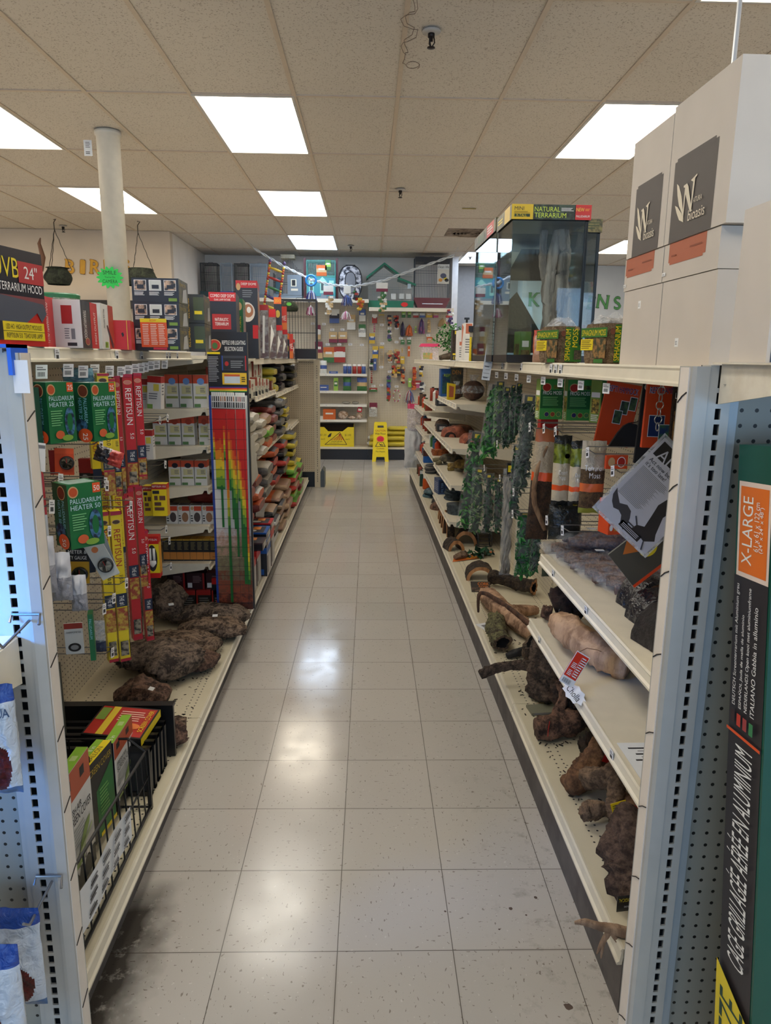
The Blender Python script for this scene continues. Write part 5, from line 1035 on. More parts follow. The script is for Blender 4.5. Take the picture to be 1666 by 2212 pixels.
# ============================================================ RIGHT SIDE, FAR SHELVES
TERRA = M((164, 92, 66), .8, kind='blotch', c2=(120, 66, 50), scale=24); TURT = M((92, 84, 60), .7, kind='blotch', c2=(50, 46, 36), scale=26); OCH = M((150, 124, 58), .7, kind='blotch', c2=(96, 76, 38), scale=22); SLATE = M((84, 96, 102), .7, kind='bark', c2=(48, 56, 62), scale=18)
def dome(label, loc, rz, rx, ry, h, m, seed, mouth=True, nm='resin_cave', group=None):
    mb = MB(); mb.surf(lambda u, v: (rx*math.cos(2*PI*u)*math.cos(PI/2*v)**.6*(1+.12*noise.noise(Vector((math.cos(2*PI*u)*2, math.sin(2*PI*u)*2+seed, v*3)))), ry*math.sin(2*PI*u)*math.cos(PI/2*v)**.6, h*math.sin(PI/2*v)*(1+.1*noise.noise(Vector((u*6, v*3, seed))))), 26, 9, m, True)
    if mouth:
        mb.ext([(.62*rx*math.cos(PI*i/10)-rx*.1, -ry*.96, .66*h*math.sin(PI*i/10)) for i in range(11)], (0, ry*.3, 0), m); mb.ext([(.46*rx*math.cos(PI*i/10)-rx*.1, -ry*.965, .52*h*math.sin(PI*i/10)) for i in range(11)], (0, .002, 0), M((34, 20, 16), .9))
    return tag(mb.build(nm, None, True, loc=loc, rotz=rz), label, 'cave', group)
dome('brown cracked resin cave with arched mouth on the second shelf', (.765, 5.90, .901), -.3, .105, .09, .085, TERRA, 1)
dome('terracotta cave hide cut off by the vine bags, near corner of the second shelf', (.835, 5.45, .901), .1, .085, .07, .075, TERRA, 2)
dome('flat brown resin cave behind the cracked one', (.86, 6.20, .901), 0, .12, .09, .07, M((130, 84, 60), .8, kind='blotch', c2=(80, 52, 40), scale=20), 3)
for i in range(3): dome('flat stone basking ledge, %s on the second shelf back from the caves' % ORD[i], (.74+.02*i, 6.45+.22*i, .901 if i < 0 else .892), 0, .07, .08, .05+.01*i, M((110, 84, 68), .8, kind='blotch', c2=(60, 46, 40), scale=24), 10+i, False, 'basking_ledge', 'basking ledges on the second shelf')
def turtle(label, loc, rz, s, m, m2):
    t = thing('turtle_figure', label, 'turtle figure', loc, rz, 'resin turtle and ramp figures'); mb = MB()
    mb.surf(lambda u, v: (.10*s*math.cos(2*PI*u)*math.cos(PI/2*v)**.7, .07*s*math.sin(2*PI*u)*math.cos(PI/2*v)**.7, .03*s+.055*s*math.sin(PI/2*v)), 20, 8, m, True); mb.build('shell', t, True)
    mb = MB(); wood(mb, [(-.08*s, 0, .03*s), (-.12*s, -.01, .03*s), (-.145*s, -.015, .025*s)], [.022*s, .02*s, .016*s], m2, 10, 4, .1, 1)
    for a, b in ((-.07, -.06), (.06, -.065), (-.07, .06), (.06, .06)): wood(mb, [(a*s, b*s*.7, .02*s), (a*s*1.3, b*s*1.3, .012*s)], [.02*s, .012*s], m2, 8, 3, .1, 2)
    mb.build('body', t, True); return t
turtle('dark mottled resin turtle on the third shelf, left of the yellow one', (.775, 6.10, .636), -.5, 1.1, TURT, M((110, 100, 70), .7))
turtle('yellowish resin turtle near the corner of the third shelf', (.84, 5.72, .636), -.9, 1.15, OCH, OCH)
dome('ochre sloping resin ramp beside the yellow turtle', (.88, 5.42, .636), .4, .07, .10, .06, OCH, 5, False, 'resin_ramp')
for i in range(4): tag(MB().box((-.07, -.05, 0), (.07, .05, .016), M((176, 96, 46), .7, kind='blotch', c2=(120, 66, 36), scale=30)).build('cork_tile', loc=(.735+.004*(i % 2), 6.62, .636-.0+.017*i+(.015 if False else 0)), rotz=.1*i), 'orange brown cork tile, %s up in the small stack on the third shelf' % ORD[i], 'tile', 'stack of cork tiles')
for i in range(5):
    mb = MB(); mb.surf(lambda u, v: ((.075-.004*i)*math.cos(2*PI*u)*(1+.12*noise.noise(Vector((u*5, i, 1))))*(1 if 0 < v < 1 else .9), (.09-.005*i)*math.sin(2*PI*u), .020*v), 20, 3, SLATE, True); mb.add([((.075-.004*i)*.9*math.cos(2*PI*k/20), (.09-.005*i)*math.sin(2*PI*k/20), .020) for k in range(20)], [tuple(range(20))], SLATE)
    tag(mb.build('slate_ledge', loc=(.775+.01*(i % 2), 5.93 if i < 4 else 5.5, .366+.021*(i if i < 4 else 0)), rotz=.3*i), 'grey slate ledge, %s in the far slate stack' % ORD[i] if i < 4 else 'single grey slate ledge near the corner of the lowest shelf', 'ledge', 'grey slate ledges')
for i in range(3):
    mb = MB(); mb.surf(lambda u, v: ((.07)*math.cos(2*PI*u)*(1+.14*noise.noise(Vector((u*6, i+5, 1)))), .08*math.sin(2*PI*u), .024*v), 20, 2, SLATE, True); mb.add([(.07*math.cos(2*PI*k/20), .08*math.sin(2*PI*k/20), .024) for k in range(20)], [tuple(range(20))], SLATE)
    tag(mb.build('slate_ledge', loc=(.735, 5.36, .366+.025*i), rotz=.5*i), 'blue grey slate ledge, %s in the near slate stack by the vine bags' % ORD[i], 'ledge', 'grey slate ledges')
BL2 = M((52, 74, 116), .4)
carton('blue_box', 'dark blue filter box on the lowest middle shelf', 'box', (.10, .15, .13), (.715, 6.22, .366), .15, BL2, [('f', 'rect', (.1, .1, .55, .9), M((26, 34, 60), .4)), ('f', 'vtxt', (.45, .15, .2, .7), M((110, 150, 200), .4), 'FILTER'), ('l', 'lines', (.1, .2, .9, .8, 5), M((150, 160, 190), .5))])
def striped(label, loc, n, r, m, m2, nm='stone_roll'):
    mb = MB()
    for i in range(n): mb.lathe([(.001, 0), (r, .002), (r*1.02, .012), (r*.9, .018), (.001, .018)], m if i % 2 else m2, 18, (.004*math.sin(i*2), .003*math.cos(i), i*.018))
    return tag(mb.build(nm, loc=loc), label, 'stack')
ZC = M((120, 116, 110), .6); ZD = M((62, 62, 64), .6)
striped('striped grey pebble mat roll, left one on the lowest far shelf', (.72, 7.24, .381), 5, .065, ZC, ZD); striped('striped grey pebble mat roll, right one on the lowest far shelf', (.83, 7.12, .381), 6, .07, ZC, ZD)
BT = M((80, 112, 122), .5, kind='blotch', c2=(52, 62, 70), scale=40)
for i, (x, y, z) in enumerate(((.69, 7.02, 0), (.70, 6.98, .045), (.75, 6.72, 0), (.71, 6.42, 0))):
    dome(('blue grey pebbly bowl, lower of two at the far end of the deck', 'blue grey pebbly bowl, upper of two at the far end of the deck', 'black wrapped rock bowl with bright glint on the deck', 'brown knotted root bundle in front of the bark slabs')[i], (x, y, Z0+z), 0, .075, .09, .045+.02*(i == 3), BT if i < 2 else KH if i == 2 else REDW, 40+i, False, 'rock_bowl')
t = thing('orange_jar', 'orange jar with white lid on the far right deck', 'jar', (.70, 7.45, Z0)); MB().lathe([(.045, 0), (.048, .01), (.048, .10), (.04, .115)], M((196, 84, 32), .35), 20).build('body', t, True); MB().lathe([(.042, .115), (.042, .145), (.001, .146)], WHITE, 20).build('lid', t)
carton('green_jar_box', 'green and white box behind the orange jar', 'box', (.09, .06, .17), (.68, 7.62, Z0), 0, M((30, 70, 50), .4), [('f', 'rect', (0, .8, 1, 1), WHITE)])
carton('blue_tray_box', 'bright blue box at the far end of the lowest shelf', 'box', (.16, .10, .07), (.76, 7.75, .421), 0, BLUE)
carton('brown_house_box', 'brown box above the bright blue box', 'box', (.13, .10, .06), (.74, 7.75, .492), 0, M((96, 52, 40), .5))
# clear bags bulging out at the far end
for i, (W, lb) in enumerate((((0.645, 8.800, 0.202, 0.218, 0.489), 'crumpled white plastic bundle bulging off the far deck'), ((0.655, 8.800, 0.634, 0.182, 0.356), 'translucent bag with pink top hanging at the far end'))):
    x, Y, z, w, h = W; mb = MB(); pillow(mb, w, h, .16, lambda u, v: M((226, 228, 232), .35, kind='crinkle') if not i else (film((230, 220, 228), .5) if v < .85 else M((200, 50, 100), .4)), seed=60+i, crumple=.5)
    tag(mb.build('plastic_bundle', None, True, loc=(x, Y, z)), lb, 'bundle')
# black boxed trays with barcodes and small goods on the far shelves
n = 0
for (z, y0, xs) in ((1.119, 6.36, (.67, .78, .89)), (.651, 6.62, (.90,)), (.891, 6.36, (.68, .80))):
    for x in xs:
        n += 1; carton('tray_box', 'black barcoded box, %s from top left on the far right shelves' % ORD[n-1], 'box', (.095, .14, .06), (x+.045, y0+.08, z), 0, DARK, barcode(.2, .3, .75, .8, 8), 'black barcoded tray boxes')
carton('den_box', 'olive DEN box standing on the top middle shelf behind the wrapped ball', 'box', (.10, .10, .24), (.80, 6.1, 1.216), 0, M((96, 90, 66), .5, kind='blotch', c2=(60, 56, 44), scale=20), [('f', 'txt', (.1, .78, .14, .7), M((220, 150, 50), .4), 'DEN')])
carton('pump_box', 'blue boxed pump on the top middle shelf left of the DEN box', 'box', (.13, .14, .23), (.735, 6.18, 1.216), 0, M((30, 84, 150), .4), [('f', 'rect', (.1, .1, .9, .8), M((20, 40, 76), .4, kind='blotch', c2=(40, 90, 60), scale=20)), ('f', 'txt', (.2, .72, .1, .6), M((170, 200, 60), .4), 'REPTI')])
tag(MB().ext([(-.03, 0, 0), (.03, 0, 0), (.035, 0, .12), (-.03, 0, .13)], (0, .02, 0), M((230, 196, 40), .4)).ext([(-.018, -.001, .02), (.018, -.001, .02), (.022, -.001, .10), (-.018, -.001, .11)], (0, .001, 0), M((176, 96, 60), .6)).build('yellow_stand', loc=(.70, 5.62, 1.216), rotz=.2), 'small yellow open frame in front of the blue boxed pump', 'frame')
for i, (x, y, r, lb) in enumerate(((.86, 5.55, .085, 'large plastic wrapped brown coconut hide on the top middle shelf'), (.76, 5.78, .06, 'smaller pinkish wrapped hide left of the large coconut'))):
    t = thing('wrapped_hide', lb, 'hide', (x, y, 1.216)); mb = MB(); mb.surf(lambda u, v: (r*math.sin(PI*v)*math.cos(2*PI*u)*(1+.08*noise.noise(Vector((u*7, v*5, i)))), r*math.sin(PI*v)*math.sin(2*PI*u), r*.9-r*.9*math.cos(PI*v)), 22, 12, M((112, 76, 60), .4, kind='bark', c2=(70, 46, 38), scale=20), True); mb.build('shell', t, True)
    mb = MB(); mb.surf(lambda u, v: (r*1.08*(math.sin(PI*min(1, v*1.2)) if v < .75 else .25+.8*(v-.75))*math.cos(2*PI*u)*(1+.1*noise.noise(Vector((u*9, v*9, i)))), r*1.08*(math.sin(PI*min(1, v*1.2)) if v < .75 else .25+.5*(v-.75))*math.sin(2*PI*u), r*2.3*v), 22, 16, film(alpha=.3), True); mb.build('plastic_wrap', t, True)
rr = random.Random(12)
SM = [('bottle', M((190, 70, 40), .4)), ('bottle', M((60, 110, 60), .4)), ('jar', M((220, 220, 214), .4)), ('bag', M((150, 60, 44), .4)), ('bottle', M((40, 90, 130), .4)), ('bag', M((96, 70, 50), .5)), ('jar', M((80, 60, 50), .5))]
CN = {0: 'orange', 1: 'green', 2: 'white', 3: 'brick red', 4: 'blue', 5: 'brown', 6: 'dark brown'}
for lv, (z, y0, y1, x0) in enumerate(((1.119, 6.62, 7.40, .675), (.981, 7.6, 8.9, .675), (.741, 7.55, 8.8, .70), (.651, 6.8, 7.45, .69), (.421, 7.9, 8.8, .70), (.179, 7.8, 8.5, .66))):
    for k in range(5):
        y = y0+(y1-y0)*(k+.5)/5; c = rr.randrange(7); nm, m = SM[c]; w = rr.uniform(.05, .075); h = rr.uniform(.09, .15); mb = MB()
        if nm == 'bag': pillow(mb, w*1.3, h, .05, lambda u, v: m, 8, 8, k, .2); mb.T = None
        else: mb.lathe([(w*.5, 0), (w*.5, h*.7), (w*.25, h*.82), (w*.25, h)], m, 14); mb.lathe([(w*.28, h*.9), (w*.28, h*1.02), (.001, h*1.02)], WHITE if k % 2 else TXT, 12)
        tag(mb.build(nm, None, nm == 'bag', loc=(x0+.05, y, z)), '%s %s, %s back on the far right %s' % (CN[c], nm, ORD[k], ('top middle shelf', 'highest end shelf', 'middle end shelf', 'third shelf', 'low end shelf', 'base deck')[lv]), nm, 'small goods on the far right shelves')
# cardboard backed resin plant lying across the deck edge
mb = MB(); mb.poly([(-.11, -.06, 0), (.10, -.03, .004), (.28, .10, .008), (.20, .10, .008), (-.06, .04, .004)], M((212, 110, 44), .5)); mb.poly([(.0, -.03, .004), (.10, -.025, .005), (.14, .02, .006), (.03, .03, .005)], M((226, 150, 50), .5))
wood(mb, [(-.08, -.02, .02), (-.02, .0, .03), (.02, .01, .02)], [.015, .024, .015], GREYW, 10, 4, .3, 2); leafball(mb, 60, .12, .05, .012, LD, 8, (.14, .03, .02), .05)
tag(mb.build('plant_card', loc=(.715, 4.74, .181), rotz=.25), 'orange backing card with resin root and green fern lying on the deck edge', 'card')
t = thing('black_lantern_cage', 'black round cage lantern hide lying under the vine bags', 'lantern', (.90, 5.05, .179)); mb = MB()
for x in (-.05, .05): mb.tube([(x, .055*math.cos(a), .06+.055*math.sin(a)) for a in [k*PI/8 for k in range(16)]], .005, DARK, 6, closed=True)
for k in range(6): a = k*PI/3; mb.tube([(-.05, .055*math.cos(a), .06+.055*math.sin(a)), (.05, .055*math.cos(a), .06+.055*math.sin(a))], .003, DARK, 5)
mb.build('cage_frame', t)
# ============================================================ LEFT SIDE, NEAR
ZT = 1.547
# printed boxes along the left top shelf
BLK = M((34, 32, 36), .35); WB = M((214, 212, 208), .5)
carton('hood_box', 'large black red and yellow UVB terrarium hood carton at the left edge', 'box', (.60, .16, .245), (-1.005, 1.80, ZT), 1.40, BLK,
       [('f', 'rect', (0, 0, 1, 1), M((40, 38, 48), .25)), ('f', 'rect', (0, 0, 1, .40), RED), ('f', 'rect', (.0, .40, 1, .52), M((130, 60, 66), .4)), ('f', 'txt', (.655, .70, .20, .17), YEL, 'UVB'), ('f', 'rect', (.82, .66, 1, .88), M((180, 36, 44), .4)), ('f', 'txt', (.86, .71, .13, .12), WHITE, '24"'),
        ('f', 'txt', (.68, .565, .085, .30), WHITE, 'TERRARIUM HOOD'), ('f', 'tri', [(.1, .22), (.1, .46), (.55, .54), (.98, .46), (1, .36), (.96, .26), (.93, .36), (.85, .25)], M((74, 78, 92), .4)), ('f', 'oval', (.62, .36, .02, .035), M((120, 140, 90), .4)),
        ('f', 'rect', (.36, .06, .97, .25), YEL), ('f', 'rect', (.58, .06, .68, .25), TXT), ('f', 'txt', (.70, .175, .05, .25), TXT, 'LED HO  HIGH OUTPUT MODULES'), ('f', 'txt', (.70, .085, .05, .25), TXT, 'REPTISUN 5.0  T5HO UVB LAMP'), ('f', 'rect', (.41, .15, .97, .155), TXT), ('f', 'txt', (.60, .10, .09, .07), WHITE, '0+'),
        ('r', 'rect', (0, 0, 1, 1), RED)])
carton('hood_box', 'red box spine with white vertical words beside the large hood carton', 'box', (.030, .16, .145), (-.935, 2.19, ZT), .12, RED, [('r', 'vtxt', (.6, .08, .3, .8), WHITE, 'T5 HO TERRARIUM HOOD'), ('f', 'vtxt', (.7, .06, .5, .85), WHITE, 'T5 HO TERRARIUM HOOD')])
carton('hood_box', 'white terrarium hood box with red square and black red edge', 'box', (.092, .19, .142), (-.905, 2.36, ZT), .10, WB,
       [('f', 'rect', (.38, .50, .72, .88), RED2), ('f', 'lines', (.45, .18, .62, .42, 5), LINEC), ('f', 'rect', (.52, .04, .82, .11), TXT), ('f', 'rect', (.66, .18, .78, .40), LINEC),
        ('r', 'rect', (0, 0, .55, 1), BLK), ('r', 'rect', (.55, 0, 1, 1), RED), ('r', 'dtxt', (.12, .80, .16, .6), WHITE, 'TERRARIUM HOOD'), ('r', 'oval', (.28, .14, .14, .08), TAN), ('r', 'oval', (.28, .14, .12, .065), M((150, 40, 30), .4)), ('r', 'vtxt', (.85, .1, .12, .7), WHITE, 'HIGH OUTPUT')])
carton('hood_box', 'white and red solar fixture box with a dark lamp picture', 'box', (.06, .19, .150), (-.915, 2.60, ZT), .12, WB,
       [('f', 'rect', (.7, .2, .8, .7), TXT), ('r', 'rect', (.58, 0, 1, 1), M((178, 64, 44), .4)), ('r', 'dtxt', (.18, .88, .11, .42), TXT, 'PRO SOL FIXTURE'), ('r', 'tri', [(.40, .52), (.48, .55), (.90, .12), (.88, .02), (.78, .05)], M((52, 50, 58), .4)), ('r', 'rect', (.22, .03, .45, .16), LIME), ('r', 'txt', (.26, .05, .09, .15), TXT, '8F')])
carton('red_box', 'plain red box with thin gold line leaning against the white pillar side', 'box', (.085, .13, .105), (-.905, 2.80, ZT), .2, RED, [('r', 'rect', (.30, 0, .32, 1), YEL), ('f', 'tri', [(.6, .55), (.66, .42), (.72, .5), (.68, .6)], TXT), ('f', 'rect', (.84, 0, .86, 1), YEL)])
t = thing('round_tub', 'clear round plastic tub with green lid behind the white hood box', 'tub', (-1.06, 2.63, ZT)); MB().lathe([(.062, 0), (.068, .16), (.070, .175)], film((230, 230, 226), .5), 28).build('body', t, True); MB().lathe([(.073, .170), (.074, .182), (.070, .186), (.001, .186)], M((40, 110, 70), .4), 28).build('lid', t)
tag(MB().lathe([(.035, 0), (.035, .15), (.036, .155), (.001, .156)], M((150, 150, 140), .3), 20).build('small_jar', loc=(-1.02, 2.86, ZT)), 'small jar beside the green lidded tub', 'jar')
# stack of canopy boxes with product photos
PH = M((206, 170, 140), .4, kind='blotch', c2=(40, 38, 36), scale=40); DIM = M((60, 58, 50), .35, kind='blotch', c2=(100, 94, 50), scale=30)
for i in range(3):
    h = .090; it = []
    for k in range(3): it += [('f', 'rect', (.05+.32*k, .48, .31+.32*k, .92), WHITE), ('f', 'rect', (.06+.32*k, .50, .30+.32*k, .90), PH if k != 1 else M((200, 200, 190), .4)), ('f', 'rect', (.11+.32*k, .56, .26+.32*k, .72), BLK), ('f', 'lines', (.05+.32*k, .28, .28+.32*k, .44, 4), WHITE)]
    it += [('f', 'rect', (.78, .05, .96, .18), M((120, 150, 50), .4)), ('r', 'rect', (0, 0, 1, 1), DIM), ('r', 'txt', (.15, .72, .14, .6), M((190, 160, 60), .4), 'COMPACT TOP'), ('r', 'tri', [(.3, .05), (.45, .6), (.8, .7), (.9, .1)], M((190, 190, 190), .3))]
    if i == 0: it += [('f', 'rect', (.42, .03, .72, .12), M((200, 40, 60), .4))]
    carton('canopy_box', 'black canopy lamp box with three photos, %s of the stack of three' % ('bottom', 'middle', 'top')[i], 'box', (.176, .20, h), (-.805+.002*i, 3.0, ZT+.0905*i), .06, BLK, it, 'stack of black canopy boxes')
o = MB(); o.box((-.05, 0, 0), (.05, .001, .108), ORANGE); deco(o, (.10, .001, .108), [('f', 'rect', (0, 0, 1, .88), M((226, 90, 40), .4)), ('f', 'rect', (0, .87, 1, 1), YEL), ('f', 'txt', (.36, .90, .07, .3), ORANGE, 'BOW')]+[('f', 'lines', (.08+.3*k, .08, .34+.3*k, .82, 12), M((240, 210, 190), .5)) for k in range(3)], 0, .0005)
tag(o.build('price_flyer', loc=(-.806, 2.893, ZT+.012), rot=(.08, 0, .06)), 'orange flyer with yellow heading leaning on the canopy boxes', 'flyer')
for i, (z, lb) in enumerate(((0, 'lower'), (.123, 'upper'))):
    carton('canopy_box', '%s grey green compact canopy box right of the three box stack' % lb, 'box', (.082, .26, .121), (-.745, 3.40, ZT-.0005+z), .10, M((52, 52, 50), .4),
           [('f', 'dtxt', (.08, .86, .16, .7), M((214, 170, 60), .4), 'COMPACT TOP'), ('f', 'rect', (.45, .1, 1, .9), M((70, 78, 50), .4)), ('f', 'rect', (.5, .3, .9, .42), YEL), ('r', 'rect', (0, 0, 1, 1), DIM), ('r', 'txt', (.2, .78, .10, .6), M((190, 160, 60), .4), 'COMPACT TOP'), ('r', 'tri', [(.5, .1), (.62, .6), (.85, .65), (.9, .15)], M((190, 190, 190), .3))], 'pair of grey green canopy boxes')
# lamp cartons running down the left top shelf
SILB = M((150, 146, 140), .3, kind='blotch', c2=(96, 70, 60), scale=20); BRZ = M((196, 150, 110), .3, kind='blotch', c2=(90, 60, 50), scale=26)
zt = 1.531
def lampbox(label, W, d, base, items, rz=.1, z=None, g=None, faces=None):
    x, Y, zz, w, h = W; return carton('lamp_carton', label, 'box', (w, d, h), (x, Y+d/2, z if z is not None else zz), rz, base, items, g, faces=faces)
DOME = lambda f: [(f, 'oval', (.5, .30, .36, .22), M((226, 216, 206), .25)), (f, 'oval', (.55, .33, .24, .15), M((170, 110, 70), .3)), (f, 'oval', (.58, .35, .10, .07), WHITE)]
lampbox('red and black combo dome lamp carton behind the canopy boxes', (-0.768, 4.050, 1.524, 0.143, 0.335), .28, BLK, [('f', 'rect', (0, .86, 1, 1), RED), ('f', 'txt', (.06, .92, .05, .9), WHITE, 'COMBO DEEP DOME'), ('f', 'txt', (.2, .87, .03, .6), WHITE, 'DUAL LAMP FIXTURE'), ('f', 'rect', (.1, .42, .8, .66), RED2), ('f', 'txt', (.2, .55, .05, .5), WHITE, 'NATURALISTIC'), ('f', 'txt', (.2, .48, .05, .5), WHITE, 'TERRARIUM'), ('f', 'rect', (.4, .1, .85, .36), GREY)], z=ZT-.016)
lampbox('green edged dome lamp carton with two reflector pictures', (-0.787, 4.450, 1.528, 0.130, 0.333), .26, BLK, [('f', 'oval', (.28, .78, .26, .12), M((230, 224, 216), .25)), ('f', 'oval', (.34, .50, .22, .14), M((220, 214, 208), .25)), ('f', 'oval', (.30, .50, .08, .05), BRZ), ('f', 'rect', (.68, 0, 1, 1), M((24, 96, 44), .4)), ('f', 'dtxt', (.78, .70, .12, .5), YEL, 'TROPICAL UVB & HEAT'), ('f', 'oval', (.84, .87, .12, .07), TAN), ('r', 'rect', (0, 0, 1, 1), SILB), ('r', 'rect', (0, .85, 1, 1), M((90, 120, 60), .4))], z=ZT-.016)
lampbox('tall deep dome lamp carton with bronze reflector, highest on the left shelf', (-0.803, 5.120, 1.747, 0.145, 0.297), .34, BLK, [('f', 'rect', (0, .84, 1, 1), RED), ('f', 'oval', (.12, .86, .10, .08), TAN), ('f', 'txt', (.25, .90, .05, .7), WHITE, 'DEEP DOME'), ('f', 'lines', (.3, .62, .8, .8, 4), GREY)]+DOME('f')+[('r', 'rect', (0, 0, 1, 1), BRZ), ('r', 'rect', (0, .84, 1, 1), RED2)], z=1.516+.222)
lampbox('red topped lamp carton supporting the highest dome carton', (-0.805, 5.120, 1.523, 0.146, 0.225), .34, BLK, [('f', 'rect', (.75, .6, 1, 1), RED), ('r', 'rect', (0, 0, 1, 1), SILB), ('r', 'rect', (0, .88, 1, 1), RED2)], z=1.516)
LROW = [((-0.754, 5.550, 1.527, 0.079, 0.391), 'f'), ((-0.748, 6.0, 1.525, 0.075, 0.389), 's'), ((-0.743, 6.450, 1.809, 0.064, 0.232), 'o'), ((-0.744, 6.450, 1.525, 0.073, 0.284), 's'), ((-0.745, 6.900, 1.779, 0.068, 0.208), 'r'), ((-0.742, 6.900, 1.517, 0.069, 0.262), 's'), ((-0.752, 7.300, 1.517, 0.045, 0.242), 'o'), ((-0.760, 7.700, 1.512, 0.058, 0.250), 'r'), ((-0.770, 8.100, 1.507, 0.041, 0.204), 's')]
for i, (W, c) in enumerate(LROW):
    base = {'f': SILB, 's': SILB, 'o': M((40, 36, 40), .35), 'r': M((206, 60, 36), .35)}[c]
    it = {'f': [('f', 'rect', (0, .9, 1, 1), RED2), ('f', 'rect', (0, 0, .2, 1), M((190, 70, 50), .4)), ('r', 'rect', (0, .8, 1, 1), RED2), ('f', 'tri', [(.4, .1), (.5, .8), (.7, .8), (.6, .1)], WHITE)],
          's': [('f', 'rect', (0, .84, 1, 1), RED), ('f', 'tri', [(.3, .1), (.5, .7), (.8, .5)], WHITE), ('r', 'rect', (0, .85, 1, 1), RED2), ('f', 'rect', (0, 0, .3, .3), RED)],
          'o': [('f', 'rect', (0, .76, 1, 1), M((236, 110, 40), .4)), ('f', 'txt', (.1, .82, .1, .8), YEL, 'ZOO'), ('f', 'oval', (.5, .4, .3, .14), M((190, 160, 60), .4)), ('r', 'rect', (0, 0, 1, .7), SILB)],
          'r': [('f', 'txt', (.1, .4, .2, .8), WHITE, 'ME'), ('f', 'rect', (0, 0, 1, .3), M((226, 120, 50), .4)), ('r', 'rect', (0, .6, 1, 1), M((220, 130, 60), .4))]}[c]
    zz = 1.516
    top = [j for j, (w2, _) in enumerate(LROW) if w2[1] == W[1] and w2[2] < W[2]-.05]
    if top: zz = 1.517+LROW[top[0]][0][4]
    lampbox('lamp carton %s in the row running to the back of the left shelf' % (ORD[i]), W, .32, base, it, z=zz, g='lamp cartons on the far left shelf')
# ---- hanging goods under the left shelf
PG = M((24, 104, 58), .35); PO = M((222, 84, 40), .4)
def heater(label, loc, rz, num, sc_=1.0, g='green heater boxes on the left pegs'):
    w, d, h = .090*sc_, .075*sc_, .165*sc_
    cab = M((26, 40, 60), .4, kind='blotch', c2=(70, 120, 160), scale=50)
    it = [('f', 'rect', (0, 0, 1, 1), PG), ('f', 'oval', (.17, .88, .15, .09), TAN), ('f', 'oval', (.17, .88, .12, .07), M((190, 80, 40), .4)), ('f', 'rect', (.74, .84, .97, .99), PO), ('f', 'txt', (.77, .87, .08, .18), WHITE, num),
          ('f', 'txt', (.06, .70, .075, .9), M((190, 220, 230), .4), 'PALUDARIUM'), ('f', 'txt', (.06, .60, .075, .88), M((190, 220, 230), .4), 'HEATER '+num), ('f', 'lines', (.08, .28, .5, .55, 7), M((110, 180, 120), .5)),
          ('f', 'oval', (.75, .34, .19, .24), cab), ('f', 'oval', (.75, .34, .10, .15), PG), ('f', 'oval', (.35, .14, .16, .07), M((200, 90, 50), .5)), ('f', 'oval', (.62, .08, .2, .05), M((120, 160, 60), .5)),
          ('l', 'rect', (0, 0, 1, 1), M((20, 78, 52), .35)), ('l', 'oval', (.60, .86, .26, .11), TAN), ('l', 'oval', (.60, .86, .23, .095), M((110, 50, 36), .4)), ('l', 'dtxt', (.60, .74, .17, .42), M((140, 200, 214), .4), 'PALUDARIUM'), ('l', 'dtxt', (.34, .74, .17, .36), M((120, 180, 200), .4), 'HEATER '+num),
          ('l', 'oval', (.42, .26, .32, .12), cab), ('l', 'oval', (.6, .10, .36, .12), PO), ('l', 'dtxt', (.48, .14, .24, .12), WHITE, num), ('t', 'rect', (.1, .1, .9, .9), M((170, 200, 190), .15))]
    return carton('heater_box', label, 'box', (w, d, h), loc, rz, PG, it, g)
heater('green heater box on a peg, left one of the upper pair, mostly its side', (-.855, 2.02, 1.288), 1.10, '25')
heater('green heater box on a peg, right one of the upper pair, both faces seen', (-.775, 2.12, 1.284), 1.12, '25')
heater('green heater box hanging lower with printed number fifty and a crumpled top', (-.765, 1.92, 1.020), .85, '50', 1.05)
carton('heater_box', 'dark green box edge behind the price tags at the far left', 'box', (.06, .05, .15), (-.90, 1.96, 1.29), .8, M((18, 70, 50), .35))
cf = MB(); pillow(cf, .10, .055, .05, lambda u, v: M((120, 170, 190), .12, kind='crinkle'), seed=71, crumple=.8); tag(cf.build('shiny_pouch', None, True, loc=(-.93, 2.42, 1.43)), 'shiny pale blue foil glint above the heater boxes', 'pouch')
SALM = M((206, 96, 66), .4)
def card(name, label, loc, w, h, rot, base, items, cat='card', d=.004, g=None): return carton(name, label, cat, (w, d, h), loc, 0, base, items, g, rot=rot)
def dial(parent, r, loc, face=M((190, 186, 170), .3), rim=BK):
    mb = MB(); mb.T = Matrix.Translation(loc) @ Matrix.Rotation(PI/2, 4, 'X'); mb.lathe([(r, 0), (r, .010), (r*.86, .014), (r*.82, .011)], rim, 24); mb.lathe([(.0005, .0115), (r*.84, .0115)], face, 24); mb.build('gauge_dial', parent, True)
    mb = MB(); mb.box((loc[0]-.0008, loc[1]-.0125, loc[2]), (loc[0]+.0008, loc[1]-.012, loc[2]+r*.7), RED2); mb.build('needle', parent)
def tcard(label, loc, w, h, rot, base, items, r=None, rl=None, face=None):
    t = thing('gauge_card', label, 'gauge', loc, rot=rot); mb = MB(); mb.box((-w/2, 0, 0), (w/2, .003, h), base); deco(mb, (w, .003, h), items, 0, .0015); mb.build('backing_card', t)
    if r: dial(t, r, rl, *([face] if face else []))
    return t
tcard('white bulging thermometer card tilted on a peg with round black dial', (-.715, 1.99, .905), .052, .150, (0, -.42, .15), M((196, 196, 190), .4), [('f', 'txt', (.12, .80, .06, .7), TXT, 'THERMOMETER'), ('f', 'oval', (.45, .60, .18, .06), M((206, 120, 70), .4))], .021, (.004, 0, .038), M((206, 200, 184), .3))
